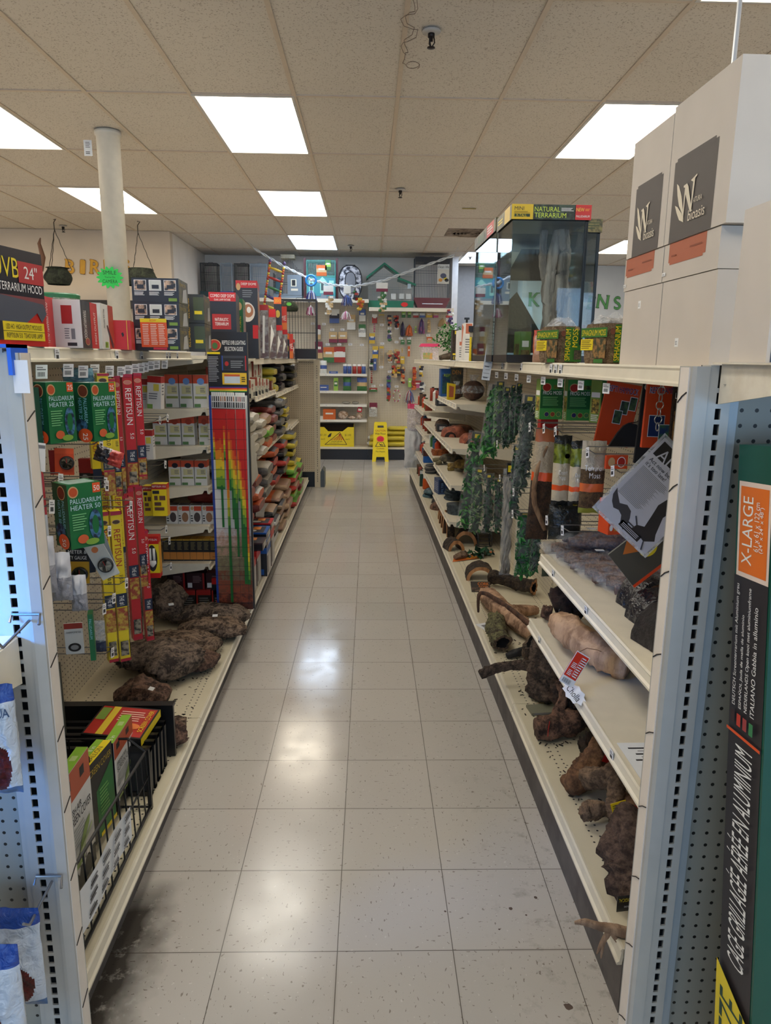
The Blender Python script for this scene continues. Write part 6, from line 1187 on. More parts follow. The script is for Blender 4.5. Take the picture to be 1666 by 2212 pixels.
tcard('second thermometer card hidden behind the tilted white one', (-.735, 2.04, .89), .050, .13, (0, -.25, .15), M((150, 156, 160), .4), [], .020, (0, 0, .035), M((70, 80, 90), .3))
tcard('orange gauge card with round dial left of the tube lamps', (-.835, 2.02, 1.195), .050, .075, (0, .05, .2), M((206, 74, 34), .4), [('f', 'rect', (0, .8, 1, 1), PO)], .019, (.008, 0, .035), M((120, 110, 90), .3))
tcard('black and yellow humidity gauge card behind the white one', (-.810, 1.99, .885), .062, .105, (0, .05, .15), BLK, [('f', 'rect', (.1, 0, 1, .62), M((196, 150, 40), .4)), ('f', 'txt', (.1, .84, .10, .8), WHITE, 'METER &'), ('f', 'txt', (.1, .68, .10, .8), WHITE, 'ITY GAUGE')], .022, (.006, 0, .028), M((60, 66, 50), .3))
card('probe_card', 'white card of digital thermometer with black probe, low on the left', (-0.860, 2.050, 0.644), .052, .098, (0, 0, .2), M((190, 194, 198), .45), [('f', 'rect', (0, .82, 1, 1), M((140, 50, 44), .4)), ('f', 'txt', (.1, .68, .05, .8), TXT, 'THERMOMETER'), ('f', 'oval', (.5, .22, .35, .14), BLK), ('f', 'oval', (.5, .22, .22, .08), GREY)])
mb = MB(); pillow(mb, .052, .11, .02, lambda u, v: film((210, 216, 222), .35) if v > .35 else M((50, 60, 84), .3, kind='crinkle'), seed=72, crumple=.3); tag(mb.build('blister_pack', None, True, loc=(-0.868, 2.250, 0.564), rotz=.1), 'clear blister pack with dark blue suction clip, low near the yellow tubes', 'pack')
card('red_card', 'dark red card beside the orange gauge card', (-.865, 2.06, 1.19), .05, .07, (0, 0, .2), RED2, [])
mb = MB(); pillow(mb, .085, .05, .04, lambda u, v: M((60, 52, 54), .2, kind='crinkle') if u < .6 else M((206, 70, 60), .3, kind='crinkle'), seed=73, crumple=.6); tag(mb.build('clip_pouch', None, True, loc=(-.78, 2.2, 1.20), rot=(0, .35, 0)), 'crumpled black and red pouch under the upper heater boxes', 'pouch')
carton('red_pack', 'tall red white packet below the left price tags', 'box', (.05, .04, .20), (-.865, 1.89, 1.02), .5, M((168, 34, 30), .4), [('f', 'rect', (0, 0, 1, .45), M((196, 198, 200), .4)), ('l', 'rect', (0, 0, 1, .45), M((190, 190, 190), .4)), ('f', 'rect', (.3, .28, .8, .40), TXT)])
for i, (x, y, z, w, h) in enumerate(((-.80, 1.77, .93, .05, .15), (-.775, 1.80, .90, .05, .13), (-.745, 1.83, .86, .04, .10))):
    mb = MB(); pillow(mb, w, h, .03, lambda u, v: M((150, 150, 158), .3, kind='crinkle') if v < .5 else M((196, 196, 202), .4), seed=74+i, crumple=.5); tag(mb.build('small_pouch', None, True, loc=(x, y, z), rotz=.2), 'grey white small poly pouch, %s of the cluster by the left post' % ORD[i], 'pouch', 'small poly pouches by the left post')
carton('cover_box', 'pale green and terracotta screen cover box standing behind the left post', 'box', (.05, .04, .24), (-.835, 1.74, .62), .5, M((186, 196, 170), .45), [('f', 'rect', (0, .0, .5, 1), M((180, 178, 172), .5)), ('l', 'rect', (0, 0, 1, 1), M((180, 92, 60), .4)), ('l', 'rect', (0, 0, 1, .4), WB), ('f', 'lines', (.5, .1, .9, .6, 6), M((140, 150, 110), .5))])
carton('heater_box', 'thin green heater box seen edge on below the poly pouches', 'box', (.014, .04, .14), (-.775, 1.97, .665), .3, PG, [('f', 'dtxt', (.2, .9, .5, .7), M((140, 200, 214), .4), 'PALUDARIUM')])
# tube lamps
def tube_lamp(label, W, col, rz=.55, d=None, g='boxed tube lamps hanging on the left pegs', rot=None):
    x, Y, z, w, h = W; w = w*.80; y = col == 'y'; b = YEL if y else M((188, 28, 34), .38); tx = M((176, 40, 30), .4) if y else WHITE
    u = .22/h; it = []
    for f in 'fr':
        it += [(f, 'rect', (0, 0, 1, 1), b), (f, 'oval', (.5, .93, .42, .028*.3/h), TAN), (f, 'oval', (.5, .93, .34, .022*.3/h), M((70, 50, 30), .4) if y else M((200, 120, 110), .4)), (f, 'dtxt', (.20, .90-.03*.3/h, .62, u*.72), tx, 'REPTISUN'), (f, 'dtxt', (.45, .90-.03*.3/h-u*.76, .38, u*.2), tx if not y else TXT, '10.0' if y else '5.0'),
               (f, 'rect', (0, max(0, .87-u*1.25), 1, .87-u*1.03), M((20, 34, 60), .4)), (f, 'dtxt', (.25, .865-u*1.05, .5, u*.16), WHITE, 'THE #1')]
        if h > .28: it += [(f, 'rect', (0, .87-u*1.65, 1, .87-u*1.27), M((150, 60, 40), .5, kind='blotch', c2=(190, 160, 60), scale=60)), (f, 'rect', (.1, .04, .9, .14), M((40, 36, 30), .4, kind='blotch', c2=(150, 140, 120), scale=60)), (f, 'rect', (0, 0, 1, .02), M((170, 30, 50), .4)), (f, 'rect', (0, .975, 1, 1), M((170, 30, 60), .4))]
    return carton('tube_lamp_box', label, 'box', (w, w if d is None else d, h), (x, Y, z), rz, b, it, g, rot=rot)
TL = [((-0.931, 2.520, 1.137, 0.035, 0.181), 'y', 'yellow, half hidden behind the upper heater box'), ((-0.855, 2.420, 1.143, 0.043, 0.325), 'y', 'yellow, widest of the upper row'), ((-0.869, 2.550, 1.052, 0.029, 0.395), 'y', 'yellow, right of the widest upper one'), ((-0.896, 2.680, 1.001, 0.028, 0.452), 'r', 'red, narrow, between yellow and red'), ((-0.881, 2.750, 1.033, 0.045, 0.425), 'r', 'red, upper row, left of the last'), ((-0.873, 2.850, 1.057, 0.038, 0.403), 'r', 'red, last of the upper row'),
      ((-0.885, 2.420, 0.460, 0.040, 0.545), 'y', 'yellow, lower left one reaching the deck'), ((-0.858, 2.460, 0.446, 0.044, 0.554), 'y', 'yellow, lower right one reaching the deck'), ((-0.902, 2.620, 0.828, 0.040, 0.235), 'y', 'yellow, middle height behind the lower pair'), ((-0.893, 2.720, 0.422, 0.044, 0.613), 'r', 'red, long, right of the lower yellow pair'), ((-0.885, 2.820, 0.648, 0.033, 0.373), 'r', 'red, middle row beside the yellow bulb boxes'), ((-0.884, 2.850, 0.365, 0.038, 0.470), 'r', 'red, lowest one on the right'),
      ((-0.980, 2.620, 0.881, 0.032, 0.192), 'y', 'yellow, short one behind, left'), ((-0.946, 2.620, 0.878, 0.037, 0.195), 'y', 'yellow, short one behind, right'), ((-1.008, 2.600, 0.886, 0.034, 0.087), 'y', 'yellow, dim stub far left behind')]
for i, (W, c, lb) in enumerate(TL): tube_lamp('tube lamp box, '+lb, W, c)
for i in range(3):
    x, Y, z, w, h = ((-0.998, 2.600, 1.068, 0.043, 0.093), (-0.959, 2.600, 1.068, 0.044, 0.090), (-0.907, 2.580, 1.067, 0.047, 0.089))[i]
    carton('halogen_box', 'small red boxed lamp, %s from the left under the foil pouch' % ORD[i], 'box', (w*.9, .03, h), (x, Y, z), .1, RED2, [('f', 'rect', (0, 0, 1, .45), M((40, 30, 30), .4)), ('f', 'oval', (.5, .25, .3, .15), SILVER)], 'small red boxed lamps')
YB = [('f', 'rect', (0, 0, 1, 1), YEL), ('f', 'rect', (0, .84, 1, 1), RED2), ('f', 'txt', (.05, .90, .06, .9), WHITE, 'REPTISUN 10.0'), ('f', 'rect', (.05, .70, .5, .80), TXT), ('f', 'rect', (.15, .5, .38, .64), BROWN), ('f', 'rect', (.5, .5, .9, .64), BROWN), ('f', 'rect', (.15, .33, .6, .44), BROWN), ('f', 'rect', (.15, .18, .8, .28), BROWN), ('r', 'rect', (0, 0, 1, 1), M((216, 150, 40), .4)), ('r', 'rect', (0, .84, 1, 1), RED)]
for i, W in enumerate(((-0.941, 3.150, 0.832, 0.039, 0.134), (-0.875, 3.100, 0.843, 0.066, 0.141))):
    carton('bulb_box', ('narrow' if i == 0 else 'wide')+' yellow compact bulb box with red top hanging before the bulb shelves', 'box', (W[3]*.95, .05, W[4]), (W[0], W[1], W[2]), .05, YEL, YB)
W = (-0.907, 3.050, 0.577, 0.062, 0.186)
t = thing('bulb_pack', 'red and yellow pack with white twin tube bulb in its window', 'bulb', (W[0], W[1], W[2]), .08); w, h = W[3]*.95, W[4]
mb = MB(); mb.box((-w/2, -.025, 0), (w/2, .025, h), RED); deco(mb, (w, .05, h), [('f', 'rect', (0, .12, 1, .82), YEL), ('f', 'oval', (.5, .48, .36, .32), TXT), ('f', 'txt', (.1, .9, .05, .8), WHITE, 'REPTISUN'), ('r', 'rect', (0, .1, 1, .85), M((216, 150, 40), .4))]); mb.build('box', t)
mb = MB(); 
for x in (-.008, .008): mb.tube([(x, -.028, h*.44), (x, -.028, h*.72)], .0055, WHITE, 8)
mb.lathe([(.006, 0), (.017, .018), (.016, .03), (.001, .031)], WHITE, 16, (0, -.020, h*.26)); mb.build('bulb', t, True)
WR = [('f', 'rect', (0, .80, 1, 1), RED2), ('f', 'rect', (.45, .55, .85, .76), M((214, 196, 80), .4)), ('f', 'rect', (0, 0, .4, .14), M((110, 150, 70), .4)), ('f', 'lines', (.12, .28, .85, .5, 3), LINEC), ('r', 'rect', (0, .80, 1, 1), RED2), ('r', 'lines', (.2, .4, .8, .78, 4), LINEC)]
for i, (W, rz) in enumerate((((-0.991, 3.350, 1.290, 0.055, 0.134), .05), ((-0.931, 3.300, 1.293, 0.070, 0.145), -.05), ((-0.962, 3.250, 1.068, 0.060, 0.134), .1))):
    carton('bulb_box', 'white bulb box with red top on a peg, %s' % ('behind, upper left', 'front, upper, tipped', 'lower one')[i], 'box', (W[3]*.88, .05, W[4]), (W[0], W[1], W[2]), rz, WB, WR, rot=(0, .06 if i == 1 else 0, rz))
# peg hooks
HL = [('peg hook behind the tag over the widest yellow tube lamp', (-0.815, 2.250, 1.254)), ('peg hook left of the middle yellow tubes', (-0.823, 1.950, 1.188)), ('peg hook with tag left of the numbered fifty box', (-0.788, 1.800, 1.145)), ('peg hook right of the numbered fifty box', (-0.809, 2.050, 1.137)), ('peg hook over the lower yellow pair', (-0.846, 2.350, 1.112)), ('second peg hook over the lower yellow pair', (-0.828, 2.310, 1.109)), ('peg hook carrying the tilted thermometer card', (-0.801, 2.100, 1.002)), ('peg hook in front of the red tube lamps', (-0.833, 2.550, 0.993)),
      ('peg hook in front of the lower yellow tubes', (-0.827, 2.300, 0.960)), ('peg hook above the lowest yellow tube', (-0.817, 2.400, 0.750)), ('peg hook above the blister pack', (-0.846, 2.350, 0.712)), ('lowest peg hook beside the blister pack', (-0.844, 2.250, 0.710)), ('peg hook near the deck under the yellow tube', (-0.875, 2.380, 0.502)), ('peg hook before the upper bulb shelf', (-0.921, 3.300, 1.235)), ('second peg hook before the upper bulb shelf', (-0.899, 3.350, 1.242)), ('peg hook above the yellow bulb boxes', (-0.880, 3.200, 1.048)), ('peg hook under the yellow bulb boxes', (-0.892, 3.200, 0.750)), ('peg hook beside the orange black small boxes', (-0.894, 3.250, 0.683)), ('lowest peg hook before the bulb shelves', (-0.894, 3.250, 0.560))]
for lb, p in HL: peg_hook(lb, (-1.196, p[1], p[2]), p[0]+1.196, 1, 'left wire peg hooks with price tags')
LTG = [(-0.885, 2.047, 1.479), (-0.885, 2.232, 1.480), (-0.885, 2.349, 1.474), (-0.885, 2.450, 1.477), (-0.885, 2.592, 1.471), (-0.885, 2.715, 1.467), (-0.885, 2.802, 1.471), (-0.885, 2.888, 1.475), (-0.885, 2.961, 1.477), (-0.885, 3.018, 1.480), (-0.885, 3.105, 1.485), (-0.885, 3.189, 1.488), (-0.885, 3.316, 1.489)]
for k, p in enumerate(LTG):
    o = bpy.data.objects.new('price_tag', TAGMESH); COL.objects.link(o); o.location = p; o.rotation_euler = (.12, 0, PI/2-.5); o.scale = (1.25, 1, 1.1)
    tag(o, 'grey white price tag hanging under the left shelf edge, %s from the left' % ORD[k], 'price tag', 'price tags under the left shelf edge')
# ============================================================ LEFT SIDE, LOW: BARK, RACK, END BAGS
CB = M((158, 136, 118), .88, kind='bark', c2=(52, 42, 38), scale=16); CB2 = M((176, 148, 124), .88, kind='bark', c2=(66, 50, 42), scale=20); CB3 = M((150, 114, 94), .88, kind='bark', c2=(58, 40, 34), scale=24)
ZD = .126; GB = 'cork bark slabs on the left deck'
def slab(label, pts, rads, m, seed, fl=.32, **k): return piece(label, pts, rads, m, seed, 'cork_bark', 'cork bark', GB, base=ZD+k.pop('up', 0), flatn=fl, ridge=4, amp=.26, **k)
slab('upright dark cork bark lumps at the back under the red tube lamps', [(-1.12, 3.80, .20), (-1.05, 3.72, .24), (-1.0, 3.6, .20)], [.06, .10, .05], CB, 1, .9)
slab('long dark cork slab behind the lighting guide foot', [(-1.0, 3.66, .2), (-.86, 3.66, .22), (-.70, 3.66, .22), (-.62, 3.62, .2)], [.06, .10, .09, .05], CB, 2, .45)
slab('light brown cork slab with rolled end beside the deck edge', [(-.92, 3.46, .2), (-.80, 3.46, .22), (-.68, 3.47, .22), (-.60, 3.50, .2)], [.06, .09, .10, .06], CB2, 3, .42)
slab('long flat cork slab with a shiny clear sticker', [(-1.08, 3.26, .2), (-.95, 3.28, .2), (-.80, 3.28, .2), (-.69, 3.22, .2)], [.05, .10, .10, .05], CB2, 4, .38)
slab('reddish rough cork slab under the large curled one', [(-.88, 3.10, .2), (-.76, 3.08, .2), (-.66, 3.06, .2)], [.06, .11, .06], CB3, 5, .30)
slab('largest cork slab curled up at its near end', [(-1.08, 3.14, .18), (-.98, 3.06, .20), (-.86, 2.98, .22), (-.76, 2.90, .21)], [.06, .13, .14, .11], CB, 6, .42, up=.015)
slab('domed dark cork chunk with small white sticker', [(-.99, 2.70, .2), (-.89, 2.72, .22), (-.78, 2.72, .2)], [.04, .085, .04], CB3, 7, .62)
slab('long thin cork slab lying across behind the black tray', [(-1.12, 2.52, .2), (-.98, 2.50, .2), (-.84, 2.48, .2), (-.66, 2.50, .2)], [.04, .06, .07, .035], CB2, 8, .45)
slab('short cork piece hanging down at the tray corner', [(-.78, 2.44, .2), (-.70, 2.41, .18), (-.67, 2.38, .15)], [.05, .06, .04], CB3, 9, .6)
for i, (x, y, z, rz) in enumerate(((-.90, 3.22, .205, .3), (-.93, 2.98, .262, .2), (-.83, 2.66, .232, -.5), (-.74, 3.47, .238, .1), (-.98, 3.55, .27, .4))):
    tag(MB().box((-.013, -.008, 0), (.013, .008, .001), STK).build('price_sticker', loc=(x, y, z), rot=(.5, 0, rz)), 'tiny white price sticker on the cork bark, %s one' % ORD[i], 'sticker', 'price stickers on cork bark')
# wire rack with reptile screen lids
WK = M((24, 24, 26), .35, .4); YR0, YR1, XR0 = 1.43, 2.03, -.665
t = thing('wire_rack', 'black wire bin rack for screen covers at the front of the left deck', 'rack', (XR0, YR0, .127)); mb = MB(); L = YR1-YR0
mb.tube([(0, 0, .235), (0, L, .20)], .0045, WK, 6); mb.tube([(.006, 0, .012), (.006, L, .012)], .005, WK, 6); mb.tube([(.002, 0, .13), (.004, L, .115)], .003, WK, 6)
for k in range(13): y = L*k/12; mb.tube([(.006, y, .006), (0, y, .235-.035*k/12)], .0026, WK, 5)
mb.build('front_grid', t); mb = MB()
mb.box((-.002, L, .0), (.010, L+.012, .205), WK); mb.tube([(0, L, .20), (-.05, L, .245), (-.30, L, .245), (-.34, L, .02)], .004, WK, 6); mb.tube([(.006, L, .01), (-.34, L, .01)], .004, WK, 6)
for k in range(5): mb.tube([(-.05-.06*k, L, .01), (-.05-.06*k, L, .243)], .0022, WK, 5)
mb.build('side_frame', t); mb = MB(); mb.tube([(-.34, 0, .01), (-.34, L, .01)], .004, WK, 6); mb.tube([(-.34, 0, .26), (-.34, L, .245)], .004, WK, 6); mb.build('back_rail', t)
mb = MB(); mb.tube([(-.12, .36, .25), (-.12, .36, .29), (-.10, .42, .29), (-.10, .42, .25)], .004, WK, 6); mb.build('divider_hook', t)
def cover(label, y0, y1, z1, z0, x, items, spine, rz=0, face=WB):
    w = y1-y0; h = z1-z0; t = thing('screen_cover', label, 'terrarium lid', (x, (y0+y1)/2, z0), PI/2+rz); mb = MB()
    mb.box((-w/2, 0, 0), (w/2, .028, h), BK); mb.build('mesh_lid', t)
    mb = MB(); mb.box((-w/2, -.0012, .06), (w/2, 0, h+.001), face); n = 9
    mb.add([(-w/2+w*i/n, -.0013, .06) for i in range(n+1)]+[(-w/2+w*i/n, -.0013, .048-.05*i/n*0+.016*(-1)**i+.02*i/n) for i in range(n+1)], [(n+1+i, n+2+i, i+1, i) for i in range(n)], face)
    mb.box((-w/2, -.0012, h+.001), (w/2, .029, h+.002), spine); deco(mb, (w, .0012, h), items, 0, -.0006); mb.build('card_sleeve', t)
    mb = MB(); mb.txt('8 in', (-w*.42, .006, h+.0024), (1, 0, 0), (0, 1, 0), .014, WHITE, w*.25); mb.add([(w*.1, .006, h+.0024), (w*.24, .006, h+.0024), (w*.24, .022, h+.0024), (w*.1, .022, h+.0024)], [(0, 1, 2, 3)], M((180, 200, 130), .4)); mb.build('size_print', t)
TER = M((178, 84, 54), .45); LIZ = M((140, 160, 90), .5)
SC = [('f', 'rect', (0, .76, 1, 1), TER), ('f', 'rect', (.12, .86, .28, .94), TXT), ('f', 'rect', (.62, .86, .78, .94), TXT), ('f', 'txt', (.10, .64, .055, .5), TXT, 'FRESH AIR'), ('f', 'txt', (.08, .56, .07, .86), TXT, 'SCREEN COVER'), ('f', 'lines', (.08, .36, .7, .53, 6), M((170, 172, 170), .5)),
      ('f', 'tri', [(.35, .22), (.45, .36), (.65, .46), (.85, .48), (.8, .42), (.65, .36), (.58, .26), (.5, .18)], LIZ), ('f', 'tri', [(.1, .24), (.9, .40), (.9, .37), (.1, .20)], M((196, 206, 160), .5)), ('f', 'rect', (.05, .20, .40, .24), M((150, 170, 100), .5))]
cover('white and terracotta screen cover card, nearest in the wire rack', 1.60, 1.775, .492, .150, -.735, SC, LIME)
cover('white and terracotta screen cover card, further one in the wire rack', 1.985, 2.16, .382, .140, -.745, SC, LIME)
t = thing('screen_cover', 'black screen cover with yellow 2.5 gallon label and green leaf print', 'terrarium lid', (-.752, 1.885, .150), PI/2-.1); mb = MB(); mb.box((-.085, 0, 0), (.085, .045, .252), BK)
deco(mb, (.17, .045, .252), [('t', 'rect', (0, 0, 1, .52), YEL), ('t', 'txt', (.08, .12, .34, .7), TXT, '2.5 GALLON'), ('t', 'rect', (0, .52, 1, 1), LIME), ('t', 'txt', (.6, .6, .3, .3), WHITE, '8 in'), ('f', 'tri', [(.35, .02), (.98, .05), (.98, .80), (.35, .60)], M((28, 110, 50), .4)), ('f', 'txt', (.10, .84, .08, .85), M((190, 160, 50), .4), 'SCREEN COVER'), ('f', 'lines', (.45, .25, .8, .6, 8), M((110, 170, 90), .5)), ('f', 'rect', (.4, 0, 1, .05), YEL)], 0, .0225); mb.build('boxed_lid', t)
mb = MB(); mb.box((-.10, -.085, 0), (.10, .085, .028), BK)
deco(mb, (.20, .17, .028), [('t', 'rect', (.03, .04, .97, .96), M((176, 36, 28), .4)), ('t', 'rect', (.22, .04, .34, .96), M((220, 190, 50), .4)), ('t', 'rect', (.04, .5, .2, .9), M((120, 150, 60), .4)), ('t', 'lines', (.4, .5, .85, .85, 5), M((230, 180, 160), .5)), ('t', 'oval', (.7, .35, .16, .1), M((226, 120, 50), .5)), ('t', 'vtxt', (.94, .2, .08, .7), YEL, 'SCREEN COVER'), ('r', 'rect', (0, 0, 1, 1), YEL)])
tag(mb.build('screen_cover', loc=(-.80, 2.225, .300), rot=(.10, .05, -.10)), 'red and black boxed screen cover lying flat on the black frames', 'terrarium lid')
for i in range(5):
    mb = MB(); w, h = .34, .165
    mb.box((-w/2, 0, 0), (w/2, .018, .014), BK); mb.box((-w/2, 0, h-.014), (w/2, .018, h), BK); mb.box((-w/2, 0, 0), (-w/2+.014, .018, h), BK); mb.box((w/2-.014, 0, 0), (w/2, .018, h), BK); mb.box((-w/2, .006, 0), (w/2, .009, h), M((34, 34, 36), .8))
    tag(mb.build('lid_frame', loc=(-.845, 2.10+.042*i, .128), rot=(-.06, 0, 0)), 'black framed mesh lid standing in the rack, %s from the front' % ORD[i], 'terrarium lid', 'black framed mesh lids in the rack')
mb = MB(); mb.box((-.20, -.005, 0), (.20, .010, .195), BK); mb.box((-.20, .01, .185), (.20, .03, .195), BK); tag(mb.build('black_tray', loc=(-.86, 2.345, .128)), 'wide black tray standing upright behind the flat red screen cover', 'tray')
mb = MB(); mb.box((-.055, 0, 0), (.035, .35, .42), M((30, 30, 34), .5)); mb.box((-.060, -.004, 0), (.040, .0, .42), BK); mb.box((.035, 0, 0), (.042, .35, .42), M((44, 46, 42), .7, kind='stripe', c2=(70, 74, 66), scale=160)); tag(mb.build('mesh_enclosure', loc=(-1.02, 1.86, .127)), 'tall black mesh enclosure standing at the back behind the rack', 'enclosure')
mb = MB(); mb.box((-.12, -.006, 0), (.12, 0, .30), M((36, 36, 38), .8)); mb.box((-.12, -.010, .288), (.12, 0, .30), BK); tag(mb.build('mesh_screen_cover', loc=(-.75, 1.55, .128), rot=(0, 0, PI/2)), 'dark mesh lid behind the nearest screen cover card', 'terrarium lid')
mb = MB(); mb.surf(lambda u, v: (.004*math.sin(u*7), u*.36, v*.115*(1-.15*u)), 14, 2, PAPER); rr = random.Random(2)
for r_ in range(4):
    for c in range(3):
        y, z = .03+.085*r_+.01*c, .015+.032*c
        for k in range(3): mb.box((.0052, y+.003*k, z+.007*k), (.0062, y+.052*rr.uniform(.7, 1), z+.0035+.007*k), TXT if k == 1 else LINEC)
tag(mb.build('price_sheet', loc=(-.655, 1.47, .183), rot=(-.02, 0, 0)), 'long white printed price sheet taped to the front of the wire rack', 'sign')
# snack bags on the left end display
SB1, SB2, SB3, SBF = M((34, 70, 150), .3, kind='crinkle'), M((196, 204, 214), .3, kind='crinkle'), M((140, 44, 40), .4, kind='bark', c2=(90, 30, 30), scale=60), film((200, 220, 240), .4)
for i, (W, lb) in enumerate((((-0.639, 1.160, 0.763, 0.081, 0.208), 'blue topped snack bag on the left end display, upper one'), ((-0.665, 1.170, 0.301, 0.129, 0.215), 'blue topped snack bag on the left end display, lower back one'), ((-0.639, 1.060, 0.258, 0.108, 0.282), 'blue topped snack bag with red kibble window, lowest and nearest'))):
    t = thing('snack_bag', lb, 'pet treats', (W[0], W[1], W[2])); mb = MB()
    f = pillow(mb, W[3], W[4], .045, lambda u, v: SB1 if v > .86 else (SB3 if (u-.55)**2/.12+(v-.28)**2/.055 < 1 else SB2) if v > .07 else M((80, 110, 150), .3), 40, 56, 80+i, .3, .03); mb.build('pouch', t, True)
    mb = MB(); mb.txt('AQUA' if i == 0 else 'HIKARI', (-.05*W[3] if i == 0 else 0, 0, .72*W[4]), (1, 0, 0), (0, 0, 1), .02, M((60, 84, 120), .5), W[3]*.5, fn=lambda p: f(p.x, p.z, .002)) if i == 0 else mb.box((-.01, -.03, .70*W[4]), (.02, -.029, .72*W[4]), LINEC); mb.build('printed_words', t)
for i, (p, lb) in enumerate((((-0.606, 1.100, 0.511), 'blue lit wire hook above the lower snack bags'), ((-0.600, 1.150, 1.054), 'wire hook loop on the left end display near the shelf arm'))):
    mb = MB(); mb.tube([(0, .0, 0), (.0, -.10, -.01), (.0, -.12, .01)], .0028, WIRE, 6); mb.tube([(-.03, -.01, .0), (-.03, .0, .012), (.02, .0, .012), (.026, -.02, .0)], .0028, WIRE, 6); tag(mb.build('wire_hook', loc=(p[0], 1.245, p[2])), lb, 'hook')
mb = MB(); CBL = M((20, 96, 220), .3); mb.box((-.032, -.012, 0), (.034, .05, .006), CBL); mb.box((.027, -.012, -.045), (.034, .05, .006), CBL); mb.box((.024, .0, -.058), (.026, .04, -.008), film((220, 226, 240), .6)); mb.box((.030, -.004, -.075), (.056, -.002, -.020), TAGW)
tag(mb.build('blue_clip', loc=(-.618, 1.252, 1.536)), 'bright blue plastic sign clip on top of the left post', 'clip')
tag(MB().box((-.018, 0, -.03), (.022, .0015, .028), TAGW).box((-.018, -.001, .018), (.022, 0, .024), LINEC).build('price_tag', loc=(-0.656, 1.450, 1.326), rot=(0, .1, -.1)), 'larger white price tag jutting out beside the left post', 'price tag')

# ============================================================ TALL LIGHTING GUIDE
W = .205; H = 1.49; t = thing('lighting_guide', 'tall coloured reptile UVB lighting selection guide panel standing on the left deck', 'display sign', (-.690, 3.79, .160), .0)
MB().box((-W/2, 0, 0), (W/2, .03, H), BLK).build('board', t)
mb = MB(); F = 'f'; zt_ = .785
it = [(F, 'rect', (0, zt_+.03, 1, 1), BLK), (F, 'oval', (.19, .955, .165, .020), TAN), (F, 'oval', (.19, .955, .145, .0175), M((176, 50, 40), .4)), (F, 'oval', (.20, .953, .07, .011), M((70, 110, 60), .4)),
      (F, 'txt', (.38, .957, .014, .58), WHITE, 'REPTILE UVB LIGHTING'), (F, 'txt', (.44, .936, .014, .46), WHITE, 'SELECTION GUIDE'), (F, 'rect', (.0, .925, .32, .932), YEL), (F, 'lines', (.02, .83, .28, .918, 16), M((150, 150, 156), .5)),
      (F, 'rect', (.36, .870, .97, .920), M((60, 60, 66), .4)), (F, 'rect', (.36, .870, .38, .920), M((40, 80, 170), .4)), (F, 'rect', (.94, .870, .97, .920), RED2), (F, 'rect', (.40, .873, .92, .912), TXT), (F, 'oval', (.48, .893, .05, .008), RED2), (F, 'lines', (.58, .878, .9, .905, 4), GREY),
      (F, 'rect', (.36, .822, .97, .862), M((222, 180, 40), .4)), (F, 'rect', (.41, .826, .80, .855), M((190, 200, 206), .4)), (F, 'rect', (.41, .850, .80, .857), M((200, 90, 40), .4)), (F, 'lines', (.84, .83, .95, .85, 3), TXT)]
for i, c in enumerate(((60, 50, 130), (190, 40, 40), (226, 120, 30), (232, 200, 40), (40, 130, 60))): it.append((F, 'rect', (.03, .811-.0035*i, .97, .8145-.0035*i), M(c, .4)))
it.append((F, 'txt', (.28, .7915, .0055, .5), YEL, 'ZONE GUIDE'))
def zz(cy): return (2200-cy)/(2200-65)          # rows of the printed chart, bottom to top as a fraction
it += [(F, 'rect', (0, 0, .06, zt_), M((36, 66, 150), .4)), (F, 'rect', (.06, 0, .97, zt_), M((214, 212, 208), .45))]
SKYC = [(1540, (206, 198, 200)), (1600, (196, 170, 160)), (1680, (176, 140, 120)), (1780, (130, 124, 92)), (1880, (116, 100, 76)), (1960, (122, 70, 48)), (2060, (146, 72, 46)), (2140, (92, 44, 32)), (2200, (60, 30, 24))]
for (a, c), (b, c2) in zip(SKYC, SKYC[1:]): it.append((F, 'rect', (.06, zz(b), .97, zz(a)), M(c, .5, kind='blotch', c2=c2, scale=50)))
cols = [(92, 107, 1005, 760), (107, 125, 1230, 800), (125, 143, 1230, 790), (143, 160, 1528, 770), (160, 178, 1230, 820), (178, 193, 1007, 700), (193, 213, 2130, 1080), (215, 233, 1237, 720), (233, 248, 1460, 780), (248, 265, 1535, 860), (265, 282, 1755, 900), (287, 303, 1315, 860), (303, 318, 1755, 940), (318, 335, 1970, 1060), (335, 350, 1970, 1080), (350, 366, 1970, 1500)]
ST = ((206, 32, 24), (222, 84, 26), (230, 140, 26), (232, 196, 40), (170, 180, 40), (96, 150, 50), (30, 108, 44))
for a, b, bot, mid in cols:
    x0, x1 = (a-70)/308, (b-70)/308; s = min(430, bot-mid-20)
    it.append((F, 'rect', (x0, zz(bot), x1, zz(620)), M(ST[-1], .4)))
    for k in range(6): it.append((F, 'rect', (x0, zz(mid+s*(k+1)/6), x1, zz(mid+s*k/6 if k else 620)), M(ST[k], .4)))
    it.append((F, 'rect', (x0+.004, zz(615), x1-.004, zz(500)), WHITE)); it.append((F, 'rect', (x0+.014, zz(566), x1-.014, zz(530)), M(((150, 60, 50), (180, 120, 80), (60, 50, 44))[a % 3], .5))); it.append((F, 'rect', (x0+.01, zz(612), x1-.01, zz(572)), TXT if a % 2 else LINEC))
for k in range(21): it.append((F, 'rect', (.0, zz(620+75*k), .97, zz(617.5+75*k)), TXT))
for x in (216, 284, 352): it.append((F, 'rect', ((x-71)/308, 0, (x-69)/308, zt_-.06), TXT))
deco(mb, (W, .03, H), it, 0, .015); mb.build('printed_face', t)
mb = MB(); 
for k in range(14): mb.box((-.001, .012*k, .0+.30*0), (.0, .012*k+.001, .26), M((180, 176, 166), .5))
mb.box((-.0016, 0, 0), (-.0002, .17, .26), M((196, 192, 180), .5))
